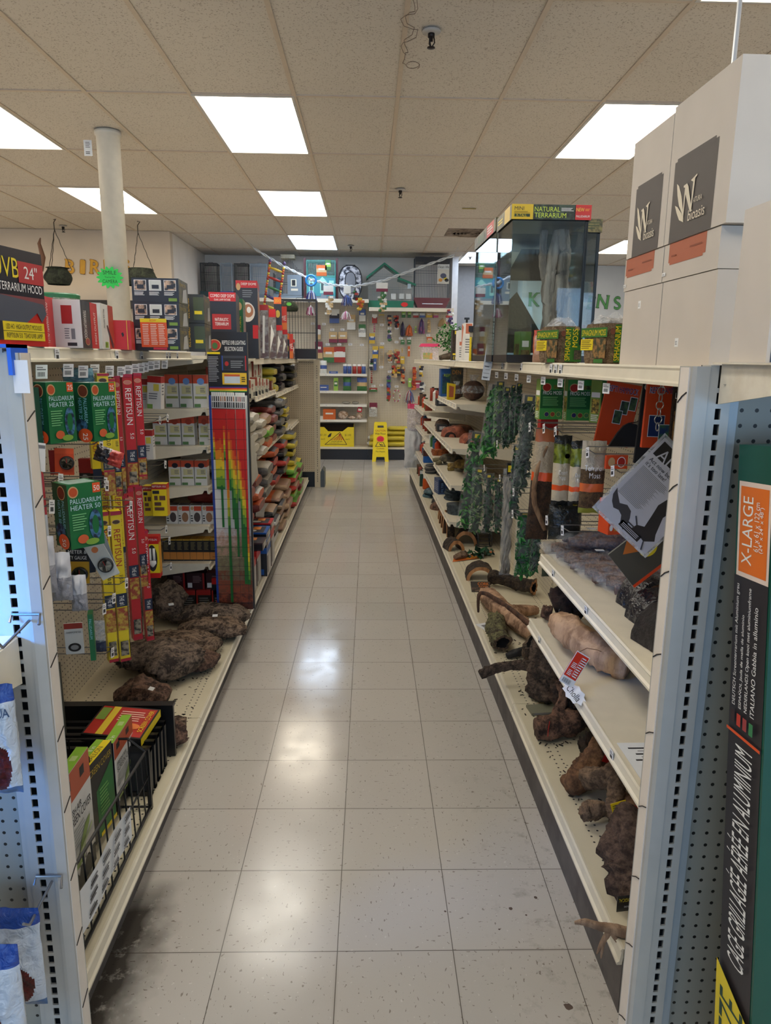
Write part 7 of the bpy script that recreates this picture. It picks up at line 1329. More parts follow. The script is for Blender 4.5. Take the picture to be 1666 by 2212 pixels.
tag(mb.build('price_list_card', loc=(-.625, 4.00, .80), rot=(.30, 0, -.15)), 'white printed list card hanging behind the lighting guide over the bags', 'sign')

# ============================================================ BULB BOXES BEHIND THE GUIDE
bt = lambda c: [('f', 'rect', (0, .74, 1, 1), M((196, 74, 44), .4)), ('f', 'oval', (.55, .80, .26, .10), M(c, .3)), ('f', 'rect', (.18, .42, .9, .66), M((206, 200, 150), .5)), ('f', 'lines', (.5, .46, .85, .62, 3), LINEC), ('f', 'rect', (.1, .28, .95, .35), M((140, 150, 80), .4)), ('f', 'rect', (.05, .02, .5, .12), M((90, 130, 80), .4)), ('r', 'rect', (0, .74, 1, 1), M((196, 74, 44), .4))]
ROWS = [(1.256, [(357, 386), (388, 416), (418, 448)], 816, 884, bt((110, 150, 210)), WB, 'with blue bulb mark on the top bulb shelf', 'white and orange bulb boxes on the top shelf'),
        (1.055, [(331, 361), (363, 391), (393, 421), (430, 452)], 904, 966, bt((170, 60, 40)), WB, 'with yellow square on the second bulb shelf', 'white and red bulb boxes on the second shelf'),
        (.833, [(365, 391), (392, 420), (421, 448)], 1002, 1056, bt((30, 24, 40)), WB, 'with dark bulb mark on the third bulb shelf', 'white and orange bulb boxes on the third shelf')]
XC = {(357, 1.256): -1.011, (388, 1.256): -0.936, (418, 1.256): -0.86, (331, 1.055): -1.085, (363, 1.055): -1.008, (393, 1.055): -0.934, (430, 1.055): -0.85, (365, 0.833): -1.018, (392, 0.833): -0.948, (421, 0.833): -0.876}
for z, xs, y0, y1, it, base, lb, g in ROWS:
    for i, (a, b) in enumerate(xs):
        k = 3.95/1544; h = (y1-y0)*k; w = (b-a)*k*.96
        carton('bulb_box', 'white bulb box %s, %s from the left' % (lb, ORD[i]), 'box', (w, .065, h), (XC[(a, z)], 3.93, z), 0, base, it, g)
for i in range(4): carton('bulb_box', 'white picture bulb box, %s from the left on the fourth bulb shelf' % ORD[i], 'box', (.063, .065, .105), (-1.045+.066*i, 3.93, .617), 0, WB,
    [('f', 'rect', (.35, .70, .98, .95), M((200, 70, 40), .4)), ('f', 'oval', (.2, .84, .14, .1), TAN), ('f', 'oval', (.6, .36, .28, .26), M((150, 110, 80), .5) if i % 2 else M((70, 60, 60), .5)), ('f', 'lines', (.05, .1, .25, .5, 3), TXT), ('t', 'rect', (0, 0, 1, 1), M((120, 116, 116), .15))], 'white picture bulb boxes on the fourth shelf')
for i in range(8): carton('bulb_box', 'narrow black and amber bulb box, %s from the left' % ORD[i], 'box', (.0355, .07, .125), (-1.085+.037*i, 3.93, .405), 0, BLK, [('f', 'rect', (0, .06, 1, .40), M((200, 130, 60), .4)), ('f', 'rect', (0, .93, 1, 1), M((190, 150, 50), .4)), ('f', 'lines', (.15, .5, .85, .88, 6), M((130, 120, 80), .5)), ('t', 'rect', (0, 0, 1, 1), M((200, 150, 50), .4))], 'narrow black and amber bulb boxes')
for i in range(4): carton('heat_lamp_box', 'red and black heat lamp box on the deck behind the guide, %s from the left' % ORD[i], 'box', (.082, .08, .10), (-1.07+.088*i, 3.95, .126), 0, BLK, [('f', 'rect', (0, .72, 1, 1), RED2), ('f', 'rect', (0, 0, .1, 1), RED2), ('f', 'lines', (.2, .1, .9, .6, 4), GREY), ('t', 'rect', (0, 0, 1, 1), RED2)], 'red heat lamp boxes behind the guide')
for i in range(3): carton('heat_lamp_box', 'dark red boxed lamp in the upper row behind the guide, %s from the left' % ORD[i], 'box', (.10, .08, .095), (-1.05+.11*i, 3.97, .2265), 0, M((60, 24, 26), .4), [('f', 'rect', (.05, .1, .3, .4), WHITE), ('f', 'rect', (.9, 0, 1, 1), RED2), ('f', 'lines', (.35, .4, .85, .85, 5), M((140, 110, 110), .5))], 'dark red lamp boxes, upper row behind the guide')
# ============================================================ LEFT SIDE, FAR SHELVES
CRM = M((206, 202, 184), .5); BRK = M((186, 84, 64), .5); PX = -1.20
def tagbox(label, y, z, w, h, x=-.80, d=.09, items=None, base=CRM, g=None, nm='supplement_box'):
    """box whose face looks into the aisle (+x)"""
    return carton(nm, label, 'box', (w, d, h), (x, y, z), PI/2, base, items or [('f', 'rect', (.5, .08, .95, .30), M((40, 50, 44), .4)), ('f', 'oval', (.35, .68, .2, .10), M((150, 84, 70), .5)), ('f', 'oval', (.30, .5, .12, .08), M((150, 84, 70), .5)), ('l', 'rect', (0, .55, 1, 1), BRK), ('l', 'rect', (0, 0, 1, .25), TXT)], g)
g = 'cream supplement boxes on the shelf beyond the guide'
for i, (y, w, h) in enumerate(((4.42, .30, .21), (4.80, .26, .20), (5.28, .32, .225), (5.66, .24, .225), (5.93, .16, .235))): tagbox('large cream box with dark label, %s from the lighting guide' % ORD[i], y, 1.256, w, h, -.86, g=g)
for i, (y, w, h) in enumerate(((4.36, .20, .13), (4.60, .16, .12), (4.95, .2, .12), (5.20, .10, .13), (5.36, .10, .12), (5.55, .16, .11), (5.76, .10, .10))): tagbox('smaller cream box with red side, %s in the front row' % ORD[i], y, 1.256, w, h, -.79+.03, .05, g=g)
carton('wall_box', 'small brown and yellow box at the end of the cream row', 'box', (.12, .10, .075), (-.80, 6.15, 1.256), PI/2, M((130, 60, 44), .4), [('f', 'rect', (.1, .2, .6, .8), M((200, 190, 160), .4)), ('f', 'rect', (.7, 0, .9, 1), YEL)])
def fbag(label, loc, size, top, side, seed, stripe=None, g=None, rz=0, nm='feed_bag', mark=None):
    """a filled bag lying flat: long axis across the shelf, sealed end to the aisle"""
    dx, dy, dz = size; t = thing(nm, label, 'bag', loc, rz, g); mb = MB()
    def f(u, v):
        a = 2*PI*u; x = (v-.5)*2; e = (1-abs(x)**7)**.5 if abs(x) < 1 else 0
        cy, cz = math.cos(a), math.sin(a); sy = (abs(cy)**.75)*(1 if cy > 0 else -1); sz = (abs(cz)**.75)*(1 if cz > 0 else -1)
        n = 1+.16*noise.noise(Vector((cy*2+seed, cz*2, v*5)))+.07*noise.noise(Vector((cy*6, cz*6+seed, v*14)))
        yk = .90+.10*e
        return (x*dx/2, dy/2*sy*yk*n, dz/2+dz/2*sz*(.62+.38*e)*n)
    mb.surf(f, 22, 14, lambda u, v: (stripe if stripe and .70 < v < .86 else DK if .30 < v < .5 and .14 < u < .30 else WHB if .50 < v < .58 and .12 < u < .38 else top if .08 < u < .42 else side), True)
    for v in (0, 1): mb.poly([f(i/22, v) for i in range(22)], side)
    mb.build('filled_pouch', t, True)
    if mark:
        mb = MB()
        for m, cx, r in mark: mb.poly([(cx*dx+r*math.cos(k*PI/6), r*.8*math.sin(k*PI/6), dz*1.10) for k in range(12)], m)
        mb.poly([(dx*.47, -dy*.3, dz*.38), (dx*.47, dy*.3, dz*.38), (dx*.47, dy*.3, dz*.62), (dx*.47, -dy*.3, dz*.62)], mark[0][0]); mb.build('printed_label', t)
    return t
DK = M((50, 46, 42), .5); PALE = M((186, 176, 158), .4, kind='crinkle'); RAT = M((196, 190, 176), .4, kind='crinkle'); GRN2 = M((110, 170, 50), .35, kind='crinkle'); BRNB = M((150, 112, 90), .35, kind='crinkle'); DRED = M((120, 44, 40), .35, kind='crinkle')
BLKB = M((34, 34, 38), .25, kind='crinkle'); YLB = M((210, 190, 60), .35, kind='crinkle'); ORB = M((206, 96, 50), .35, kind='crinkle'); RDB = M((180, 46, 34), .35, kind='crinkle'); GRYB = M((96, 94, 92), .3, kind='crinkle'); WHB = M((206, 204, 200), .35, kind='crinkle'); TANB = M((172, 140, 108), .4, kind='crinkle')
def stack(y, z, n, t, dy, dx, cols, name, grp, xf=-.755, seed=0, stripe=None, mark=None):
    for i in range(n):
        top, side = cols[i % len(cols)]
        fbag('%s, %s up in its stack' % (name, ORD[i]), (xf-dx/2+.012*math.sin(i*2.3+seed), y+.012*math.cos(i*3+seed), z+i*t*.96), (dx, dy, t), top, side, seed+i, stripe, grp, mark=mark)
stack(4.30, .851, 5, .070, .26, .36, [(RAT, PALE)], 'pale bag printed with a dark round mark beside the guide', 'pale marked bags, stack nearest the guide', xf=-.69, seed=1, mark=[(DK, .28, .05), (DK, .0, .05)])
stack(4.64, .851, 5, .068, .30, .36, [(PALE, RAT)], 'pale bag with dark marks, stack second from the guide', 'pale marked bags, second stack', xf=-.685, seed=11, mark=[(DK, .3, .05), (DK, .02, .05)])
stack(5.02, .851, 4, .066, .30, .36, [(RAT, PALE)], 'pale bag with dark marks, stack third from the guide', 'pale marked bags, third stack', xf=-.68, seed=21, mark=[(DK, .3, .05)])
stack(5.42, .851, 3, .090, .34, .40, [(TANB, ORB), (TANB, GRN2), (BRNB, TANB)], 'tan bag with orange and green ends', 'tan bags with orange and green ends', xf=-.685, seed=31, stripe=GRN2)
stack(5.85, .851, 4, .078, .30, .40, [(DRED, DRED), (BLKB, DRED)], 'dark red bag behind the tan ones', 'dark red bags on the middle shelf', xf=-.70, seed=41)
stack(6.35, .851, 4, .085, .34, .40, [(BLKB, GRYB)], 'black bag on the middle shelf', 'black bags on the middle shelf', xf=-.69, seed=51)
stack(6.85, .851, 4, .080, .34, .46, [(BLKB, YLB), (YLB, BLKB)], 'yellow and black bag bulging over the shelf edge', 'yellow and black bags on the middle shelf', xf=-.70, seed=61)
stack(6.42, 1.221, 3, .075, .28, .38, [(M((186, 196, 120), .35, kind='crinkle'), YLB)], 'pale green bag on the upper far shelf', 'pale green bags on the upper far shelf', seed=71)
stack(6.85, 1.221, 3, .085, .34, .42, [(M((90, 78, 84), .2, kind='crinkle'), BLKB)], 'shiny dark plum bag on the upper far shelf', 'shiny dark bags on the upper far shelf', xf=-.73, seed=81)
stack(7.75, 1.221, 3, .085, .34, .42, [(M((110, 100, 60), .3, kind='crinkle'), BLKB)], 'olive foil bag near the pegboard divider', 'olive foil bags near the divider', xf=-.70, seed=86)
stack(4.35, .501, 3, .085, .30, .36, [(DRED, M((150, 60, 50), .35, kind='crinkle')), (RDB, DRED)], 'red foil bag low beside the guide', 'red foil bags low beside the guide', xf=-.68, seed=91)
stack(4.80, .501, 3, .085, .32, .36, [(ORB, DRED), (WHB, ORB)], 'orange and red bag on the lower shelf', 'orange and red bags on the lower shelf', xf=-.68, seed=101)
stack(5.30, .501, 3, .090, .36, .40, [(PALE, GRYB)], 'pale brown folded bag on the lower shelf', 'pale folded bags on the lower shelf', xf=-.68, seed=111)
stack(5.85, .501, 4, .080, .36, .44, [(BLKB, RDB), (M((60, 50, 48), .3, kind='crinkle'), ORB)], 'long dark bag with red orange end', 'long dark bags with red orange ends', xf=-.70, seed=121, stripe=ORB)
stack(6.40, .501, 4, .080, .36, .48, [(GRYB, BLKB), (BLKB, RDB)], 'dark grey coal bag sticking out of the lower shelf', 'dark grey bags on the lower shelf', xf=-.67, seed=131)
stack(6.95, .501, 4, .085, .36, .50, [(GRYB, YLB), (BLKB, YLB)], 'grey bag with yellow end, outermost stack of the lower shelf', 'grey bags with yellow ends', xf=-.64, seed=141)
zb_ = .126
stack(5.05, zb_, 2, .085, .34, .40, [(WHB, GRYB), (BLKB, WHB)], 'white and black bag at the bottom beyond the red cartons', 'white and black bags, low pile', xf=-.665, seed=151, stripe=ORB)
stack(5.42, zb_, 4, .072, .36, .44, [(BLKB, WHB), (TANB, BLKB)], 'flat black and cream bag on the deck', 'flat black and cream bags on the deck', xf=-.650, seed=161, stripe=WHB)
stack(5.86, zb_, 5, .062, .38, .44, [(TANB, BRNB), (M((44, 40, 38), .3, kind='crinkle'), TANB)], 'flat tan bag with dark print on the deck', 'flat tan bags on the deck', xf=-.650, seed=171, stripe=ORB)
stack(6.34, zb_, 4, .085, .40, .46, [(BRNB, TANB)], 'pinkish brown bag with clear window on the deck', 'pinkish brown bags on the deck', xf=-.64, seed=181)
stack(6.86, zb_, 5, .080, .44, .50, [(GRN2, RDB), (YLB, GRN2), (TANB, RDB)], 'green and red bag in the tall pile', 'green and red bags in the tall pile', xf=-.62, seed=191, stripe=RDB)
stack(7.40, zb_, 4, .085, .40, .46, [(RDB, GRN2), (GRN2, DRED)], 'red and green bag in the far pile', 'red and green bags in the far pile', xf=-.62, seed=201)
stack(7.90, zb_, 4, .080, .36, .46, [(TANB, BLKB), (YLB, BLKB)], 'tan and yellow bag in the last left pile', 'tan and yellow bags in the last pile', xf=-.66, seed=211)
RB = lambda c: [('t', 'rect', (.05, .1, .9, .9), M((40, 36, 40), .4)), ('t', 'oval', (.3, .55, .14, .2), WHITE), ('t', 'rect', (.45, .25, .85, .5), M((226, 140, 60), .4)), ('f', 'rect', (0, .80, 1, 1), c), ('f', 'rect', (0, 0, 1, .78), M((190, 186, 182), .4)), ('f', 'rect', (.05, .1, .3, .7), M((60, 50, 50), .4)), ('l', 'rect', (0, 0, 1, .8), M((26, 22, 24), .4)), ('l', 'rect', (.1, .05, .9, .25), c)]
for i, (y, z, c, w, h) in enumerate(((3.99, .126, RED, .16, .17), (4.18, .126, RED, .16, .20), (4.38, .126, RED, .17, .22), (4.60, .126, BLUE, .20, .19), (4.60, .317, BLUE, .20, .05), (4.60, .368, BLUE, .20, .05), (4.82, .126, RED, .17, .25), (4.82, .377, RED, .17, .05), (4.40, .347, M((60, 40, 44), .4), .16, .05))):
    carton('filter_carton', '%s filter carton on the deck beyond the guide, %s in order' % (('red', 'blue', 'dark')[0 if c == RED else 1 if c == BLUE else 2], ORD[i]), 'box', (w, .20, h), (-.745+(.035 if i > 2 else 0), y, z), PI/2, c, RB(c), 'filter cartons beyond the guide')
# ============================================================ BACK WALL DISPLAY
YB, YF = 11.20, 10.93
PEGB = pegmat((206, 196, 176), axes=(0, 2), name='pegboard_back')
def back_bay(label, x0, x1, ztop, shelves, dtop=.42):
    t = thing('back_display_shelving', label, 'shelving', (x0, YB, 0)); L = x1-x0
    MB().box((.002, 0, .15), (L-.002, .012, ztop-.02), PEGB).build('back_panel', t)
    mb = MB(); mb.box((L-.020, -.02, .0), (L-.002, 0, ztop-.02), UPR)
    for k in range(int((ztop-.3)/.0254)): mb.box((L-.013, -.0206, .2+k*.0254), (L-.009, -.02, .214+k*.0254), DARK)
    mb.build('upright', t)
    MB().box((.0015, YF-YB-.02, .165), (L-.0015, 0, .195), CREAM).build('base_deck', t)
    MB().box((.0015, YF-YB, 0), (L-.0015, YF-YB+.012, .163), M((30, 30, 34), .35)).build('kick_plate', t)
    mb = MB(); mb.box((.0015, -dtop, ztop-.02), (L-.0015, 0, ztop), CREAM); mb.box((.0015, -dtop-.004, ztop-.05), (L-.0015, -dtop, ztop+.002), CREAMW); mb.build('top_shelf', t)
    for z in shelves:
        mb = MB(); mb.box((.0015, YF-YB, z-.016), (L-.022, 0, z), WHITE); mb.box((.0015, YF-YB-.005, z-.034), (L-.022, YF-YB, z+.002), M((226, 224, 216), .4)); sh = mb.build('shelf', t)
        for k in range(5): price_tag(sh, (.08+k*.13, YF-YB-.0065, z-.016), (0, 0, 0), .7)
back_bay('back wall pegboard bay hidden behind the left shelf row', -2.36, -1.13, 2.362, ())
back_bay('back wall bay with white shelves over the yellow cardboard bin', -1.13, .105, 2.362, (1.295, 1.041, .839, .609))
back_bay('back wall pegboard bay hung with bird toys behind the wet floor sign', .105, 1.345, 2.250, ())
# ---- cages along the top
def bars(mb, x0, x1, y, z0, z1, m, step=.022, r=.0014, top=None, horiz=(.33, .66)):
    n = max(2, int((x1-x0)/step))
    for i in range(n+1):
        x = x0+(x1-x0)*i/n; zt = top(x) if top else z1; mb.box((x-r, y-r, z0), (x+r, y+r, zt), m)
    for h in horiz+(1.0,) if not top else horiz: z = z0+(z1-z0)*h; mb.box((x0, y-r, z-r*1.3), (x1, y+r, z+r*1.3), m)
def cage(label, x0, x1, z0, z1, wire, tray, th=.08, flare=.0, d=.30, roof=None, nm='bird_cage', y0=10.86, step=.022, grp='bird cages on the back top shelf'):
    t = thing(nm, label, 'cage', ((x0+x1)/2, y0+d/2, z0), 0, grp); w = x1-x0; h = z1-z0; a, b = -w/2, w/2
    MB().ext([(a+flare, -d/2, 0), (b-flare, -d/2, 0), (b, -d/2, th), (a, -d/2, th)], (0, d, 0), tray).build('base_tray', t)
    mb = MB(); f = min(flare, .02)
    for y in (-d/2+.004, d/2-.004): bars(mb, a+f, b-f, y, th, h, wire, step, .0016, roof)
    for x in (a+f, b-f):
        zt = roof(x) if roof else h
        for i in range(9): y = -d/2+.004+(d-.008)*i/8; mb.box((x-.0014, y-.0014, th), (x+.0014, y+.0014, zt), wire)
    if not roof:
        mb.box((a+f-.003, -d/2, h-.006), (b-f+.003, -d/2+.006, h), wire); mb.box((a+f-.003, d/2-.006, h-.006), (b-f+.003, d/2, h), wire)
        for i in range(9): y = -d/2+.004+(d-.008)*i/8; mb.box((a+f, y-.0012, h-.003), (b-f, y+.0012, h), wire)
        mb.box((a+f-.004, -d/2-.002, th), (a+f+.006, -d/2+.006, h), wire); mb.box((b-f-.006, -d/2-.002, th), (b-f+.004, -d/2+.006, h), wire)
        mb.tube([(-.04, 0, h), (-.03, 0, h+.025), (.03, 0, h+.025), (.04, 0, h)], .003, wire, 6)
    mb.build('wire_body', t); return t, a, b, h, d
KW, GW, BW = M((34, 36, 40), .4), M((150, 166, 182), .4), M((96, 104, 112), .4)
cage('black wire bird cage with dark green tray, leftmost on the back shelf', -2.34, -2.06, 2.363, 2.84, KW, M((24, 60, 66), .4), .09, .02, step=.014)
cage('pale blue wire bird cage with bright blue tray, second from the left', -2.055, -1.85, 2.363, 2.84, GW, M((50, 84, 160), .4), .09, .02, step=.014)
cage('black wire bird cage third from the left on the back shelf', -1.845, -1.625, 2.363, 2.84, KW, M((40, 44, 60), .4), .09, .01, step=.014)
cage('pale blue grey wire bird cage fourth from the left', -1.62, -1.36, 2.363, 2.84, GW, M((96, 108, 120), .4), .06, .01, step=.014)
VG = M((120, 132, 142), .5)
t, a, b, h, d = cage('grey house shaped cage with tall black tapered roof and cream cap', -1.28, -.87, 2.363, 2.94, KW, VG, .05, .0, roof=lambda x: min(.57, .36+1.25*max(0, .20-abs(x)+.0)))
mb = MB(); mb.box((-.10, -.11, .565), (.10, .11, .615), M((214, 206, 176), .5)); [mb.box((-.095+.02*k, -.112, .57), (-.088+.02*k, -.11, .61), LINEC) for k in range(10)]; mb.build('roof_cap', t)
mb = MB(); mb.box((a, -d/2-.004, .05), (b, -d/2-.002, .07), VG); mb.box((.0, -d/2-.006, .05), (b, -d/2-.003, .33), VG); mb.box((.05, -d/2-.008, .17), (.13, -d/2-.006, .27), M((226, 222, 200), .5)); mb.box((.065, -d/2-.009, .18), (.115, -d/2-.008, .26), KW); mb.box((.05, -d/2-.008, .11), (.15, -d/2-.006, .14), CREAM); mb.ext([(-.17, -d/2-.006, .06), (-.07, -d/2-.006, .06), (-.07, -d/2-.006, .24)]+[(-.12+.05*math.cos(k*PI/8), -d/2-.006, .24+.05*math.sin(k*PI/8)) for k in range(1, 8)]+[(-.17, -d/2-.006, .24)], (0, .003, 0), M((50, 84, 96), .5)); mb.build('facade', t)
TEAL, MINT = M((50, 130, 120), .45), M((150, 206, 190), .45)
t, a, b, h, d = cage('teal wire cage with pale house front between the maroon posts', -.795, -.385, 2.363, 2.90, TEAL, VG, .04, .0)
mb = MB(); mb.box((a, -d/2-.004, .04), (b, -d/2-.001, .30), M((60, 140, 150), .5)); mb.box((a, -d/2-.006, .30), (b, -d/2-.001, .33), TEAL)
for x in (-.14, .02, .15): mb.box((x-.035, -d/2-.007, .08), (x+.035, -d/2-.004, .26), MINT); mb.box((x-.02, -d/2-.008, .12), (x+.02, -d/2-.007, .22), M((60, 80, 80), .5))
mb.ext([(-.05, -d/2-.010, .24), (.09, -d/2-.010, .24), (.02, -d/2-.010, .31)], (0, .004, 0), MINT); mb.box((.0, -d/2-.02, .0), (.08, -d/2-.004, .07), VG); mb.build('facade', t)
for x, lb in ((-.83, 'left'), (-.36, 'right')): tag(MB().box((-.016, -.016, 0), (.016, .016, .58), M((92, 26, 34), .4)).build('maroon_post', loc=(x, 10.95, 2.363)), 'maroon square post %s of the teal cage' % lb, 'post')
# soft carrier with flower pattern
FL = M((36, 40, 54), .7, kind='blotch', c2=(206, 206, 212), scale=16)
t = thing('pet_carrier', 'black and white floral oval pet carrier with grey mesh centre', 'pet carrier', (-.165, 10.98, 2.363)); mb = MB()
def ov(r, rz, zc, q=26): return [(r*(abs(math.cos(a_))**.8)*(1 if math.cos(a_) > 0 else -1), -.13, zc+rz*(abs(math.sin(a_))**.8)*(1 if math.sin(a_) > 0 else -1)) for a_ in [2*PI*k/q for k in range(q)]]
mb.ext(ov(.165, .235, .237), (0, .24, 0), FL); mb.build('shell', t); MB().ext([(p[0], -.134, p[2]) for p in ov(.075, .145, .235)], (0, .005, 0), M((122, 124, 130), .7)).build('mesh_window', t)
mb = MB(); o_ = ov(.166, .236, .237); mb.tube([(p[0], -.130, p[2]) for p in o_], .008, BK, 6, closed=True); mb.tube([(p[0], -.136, p[2]) for p in ov(.078, .148, .235)], .005, BK, 6, closed=True); mb.box((-.07, -.05, .465), (.07, .05, .49), BK); mb.build('piping', t)
# green gabled cage
GG = M((34, 120, 92), .45); roof_ = lambda x: (.58-.62*abs(x+.10) if x < .12 else .40-.35*(x-.12))
t, a, b, h, d = cage('large white wire cage with green gabled roof and green base', .09, .765, 2.252, 2.91, M((170, 178, 178), .4), GG, .10, .01, roof=lambda x: roof_(x), y0=10.84, step=.018)
mb = MB()
for p0, p1 in (((-.36, .40), (-.10, .60)), ((-.10, .60), (.13, .44)), ((.10, .40), (.36, .31))):
    mb.ext([(p0[0], -d/2-.01, p0[1]), (p1[0], -d/2-.01, p1[1]), (p1[0], -d/2-.01, p1[1]+.03), (p0[0], -d/2-.01, p0[1]+.03)], (0, d+.02, 0), GG)
mb.build('roof', t); mb = MB(); mb.box((.10, -d/2-.008, .12), (.31, -d/2-.002, .125), LINEC)
for x in (.0, .12, .22): mb.box((x, -d/2-.008, .12), (x+.07, -d/2-.006, .20), M((206, 210, 208), .4))
mb.box((.24, -d/2-.008, .27), (.29, -d/2-.005, .34), M((180, 200, 214), .4)); mb.build('doors', t)
st_ = MB(); st_.ext([(.055*(1 if k % 2 else .82)*math.cos(2*PI*k/24), 0, .036*(1 if k % 2 else .82)*math.sin(2*PI*k/24)) for k in range(24)], (0, .002, 0), M((236, 44, 44), .5)); tag(st_.build('price_burst', loc=(.625, 10.832, 2.30)), 'red starburst price label on the base of the green roofed cage', 'label')
MAR = M((104, 22, 30), .35); t, a, b, h, d = cage('tall black and silver wire cage on a flared maroon tray at the right end', .755, 1.30, 2.252, 2.97, M((74, 78, 84), .4), MAR, .15, .07, step=.024)
mb = MB(); mb.box((a+.02, -d/2-.003, h-.07), (b-.02, d/2+.003, h), M((44, 46, 50), .5)); mb.build('roof', t); mb = MB(); mb.box((-.14, -d/2-.004, .06), (.16, -d/2-.0, .07), SILVER); mb.build('handle', t)
mb = MB(); mb.box((-.085, 0, 0), (.085, .002, .27), M((208, 206, 196), .5)); mb.box((-.085, -.001, .20), (.085, 0, .27), M((216, 222, 222), .5)); mb.txt('clean life', (-.078, -.0016, .215), (1, 0, 0), (0, 0, 1), .038, TXT, .158)
for x, z, r_, m in ((-.0, .11, .045, M((80, 84, 110), .5)), (-.04, .05, .03, M((216, 150, 60), .5)), (.03, .07, .026, M((230, 210, 80), .5)), (.05, .05, .03, M((40, 40, 44), .5))): mb.poly([(x+r_*math.cos(k*PI/6), -.0015, z+r_*.8*math.sin(k*PI/6)) for k in range(12)], m)
tag(mb.build('cage_leaflet', loc=(1.185, 10.845, 2.60)), 'printed clean life leaflet on the front of the right end cage', 'leaflet')
# black travel cage standing at the end of the left row
cage('black wire travel cage on the end of the left shelf row', -0.884, -0.500, 1.512, 2.15, M((30, 32, 40), .4), BK, .11, .0, nm='travel_cage', y0=8.14, d=.28, step=.03, grp='black travel cage')
t = MB(); t.surf(lambda u, v: (.09*math.cos(2*PI*u)*math.sin(PI*v*.5+.5), .09*math.sin(2*PI*u)*math.sin(PI*v*.5+.5), -.10*v), 18, 8, M((48, 62, 40), .9, kind='bark', c2=(24, 32, 22), scale=30), True); t.poly([(.03*math.cos(k*PI/3), -.09, -.03+.02*math.sin(k*PI/3)) for k in range(6)], M((90, 180, 70), .5))
tag(t.build('grass_nest', loc=(-0.781, 8.100, 2.117)), 'round mossy nest with green tag hanging in front of the travel cage', 'nest')
# ---- bird toys and packets on the pegboard
PK = {'b': M((64, 88, 150), .4), 'w': M((220, 220, 214), .45), 'y': M((206, 172, 56), .5), 'r': M((158, 46, 36), .5), 'o': M((198, 98, 40), .5), 'p': M((180, 84, 124), .5), 'v': M((72, 60, 110), .5), 'g': M((60, 112, 62), .5), 't': M((196, 168, 122), .6), 'k': M((40, 38, 54), .5), 'm': M((120, 34, 60), .45), 'l': M((150, 190, 80), .5), 'c': film((226, 230, 232), .45)}
def packet(label, W, cols, n=1, kind='box'):
    x, Y, z, w, h = W; rr = random.Random(int(x*1000+z*77)); mb = MB(); d = .04
    if kind == 'box':
        k = len(cols)
        for i, c in enumerate(cols): mb.box((-w/2, -d/2, h*i/k), (w/2, d/2, h*(i+1)/k), PK[c])
        mb.box((-w*.3, -d/2-.001, h*.55), (w*.3, -d/2, h*.7), PK['w'])
    elif kind == 'toy':      # beads and blocks on a cord
        mb.tube([(0, 0, 0), (0, 0, h+.02)], .002, PK['t'], 5); m = max(3, int(h/.028))
        for i in range(m):
            for q in range(3 if w > .06 else 1):
                r_ = min(w*.36, .026)*rr.uniform(.7, 1.1); c = (rr.uniform(-.5, .5)*(w-2*r_)*(q > 0), -.01*q, h*(i+.5)/m)
                if rr.random() < .5: mb.box((c[0]-r_, c[1]-r_, c[2]-r_*.6), (c[0]+r_, c[1]+r_, c[2]+r_*.6), PK[rr.choice(cols)])
                else: mb.lathe([(.001, -r_), (r_*.8, -r_*.55), (r_, 0), (r_*.8, r_*.55), (.001, r_)], PK[rr.choice(cols)], 8, c)
    elif kind == 'mop':      # tassel of strands
        mb.tube([(0, 0, h*.9), (0, 0, h+(.16 if Y < 11 else .02))], .003, PK['t'], 5)
        for i in range(70): a_ = rr.uniform(0, 6.28); q = rr.random()**.5; mb.tube([(0, 0, h), (w*.32*q*math.cos(a_), .05*q*math.sin(a_), h*.75), (w*.52*q*math.cos(a_), .07*q*math.sin(a_), h*rr.uniform(0, .3))], .0058, PK[rr.choice(cols)], 4)
    elif kind == 'ladder':
        for s_ in (-1, 1): mb.box((s_*w/2-.004, -.004, 0), (s_*w/2+.004, .004, h), PK[cols[0]])
        for i in range(int(h/.035)): mb.box((-w/2, -.003, .01+i*.035), (w/2, .003, .016+i*.035), PK[cols[-1]])
        mb.box((-w/2, -.006, h*.88), (w/2, -.003, h), PK['y'])
    elif kind == 'ring':
        for k in range(18): a_ = 2*PI*k/18; mb.lathe([(.001, -.014), (.014, 0), (.001, .014)], PK[cols[k % len(cols)]], 7, (w*.4*math.cos(a_), 0, h/2+h*.42*math.sin(a_)))
    nm = {'box': 'toy_packet', 'toy': 'bird_toy', 'mop': 'rope_toy', 'ladder': 'bird_ladder', 'ring': 'ring_toy'}[kind]
    tag(mb.build(nm, loc=(x, Y, z)), label, 'pet toy' if kind != 'box' else 'packet')
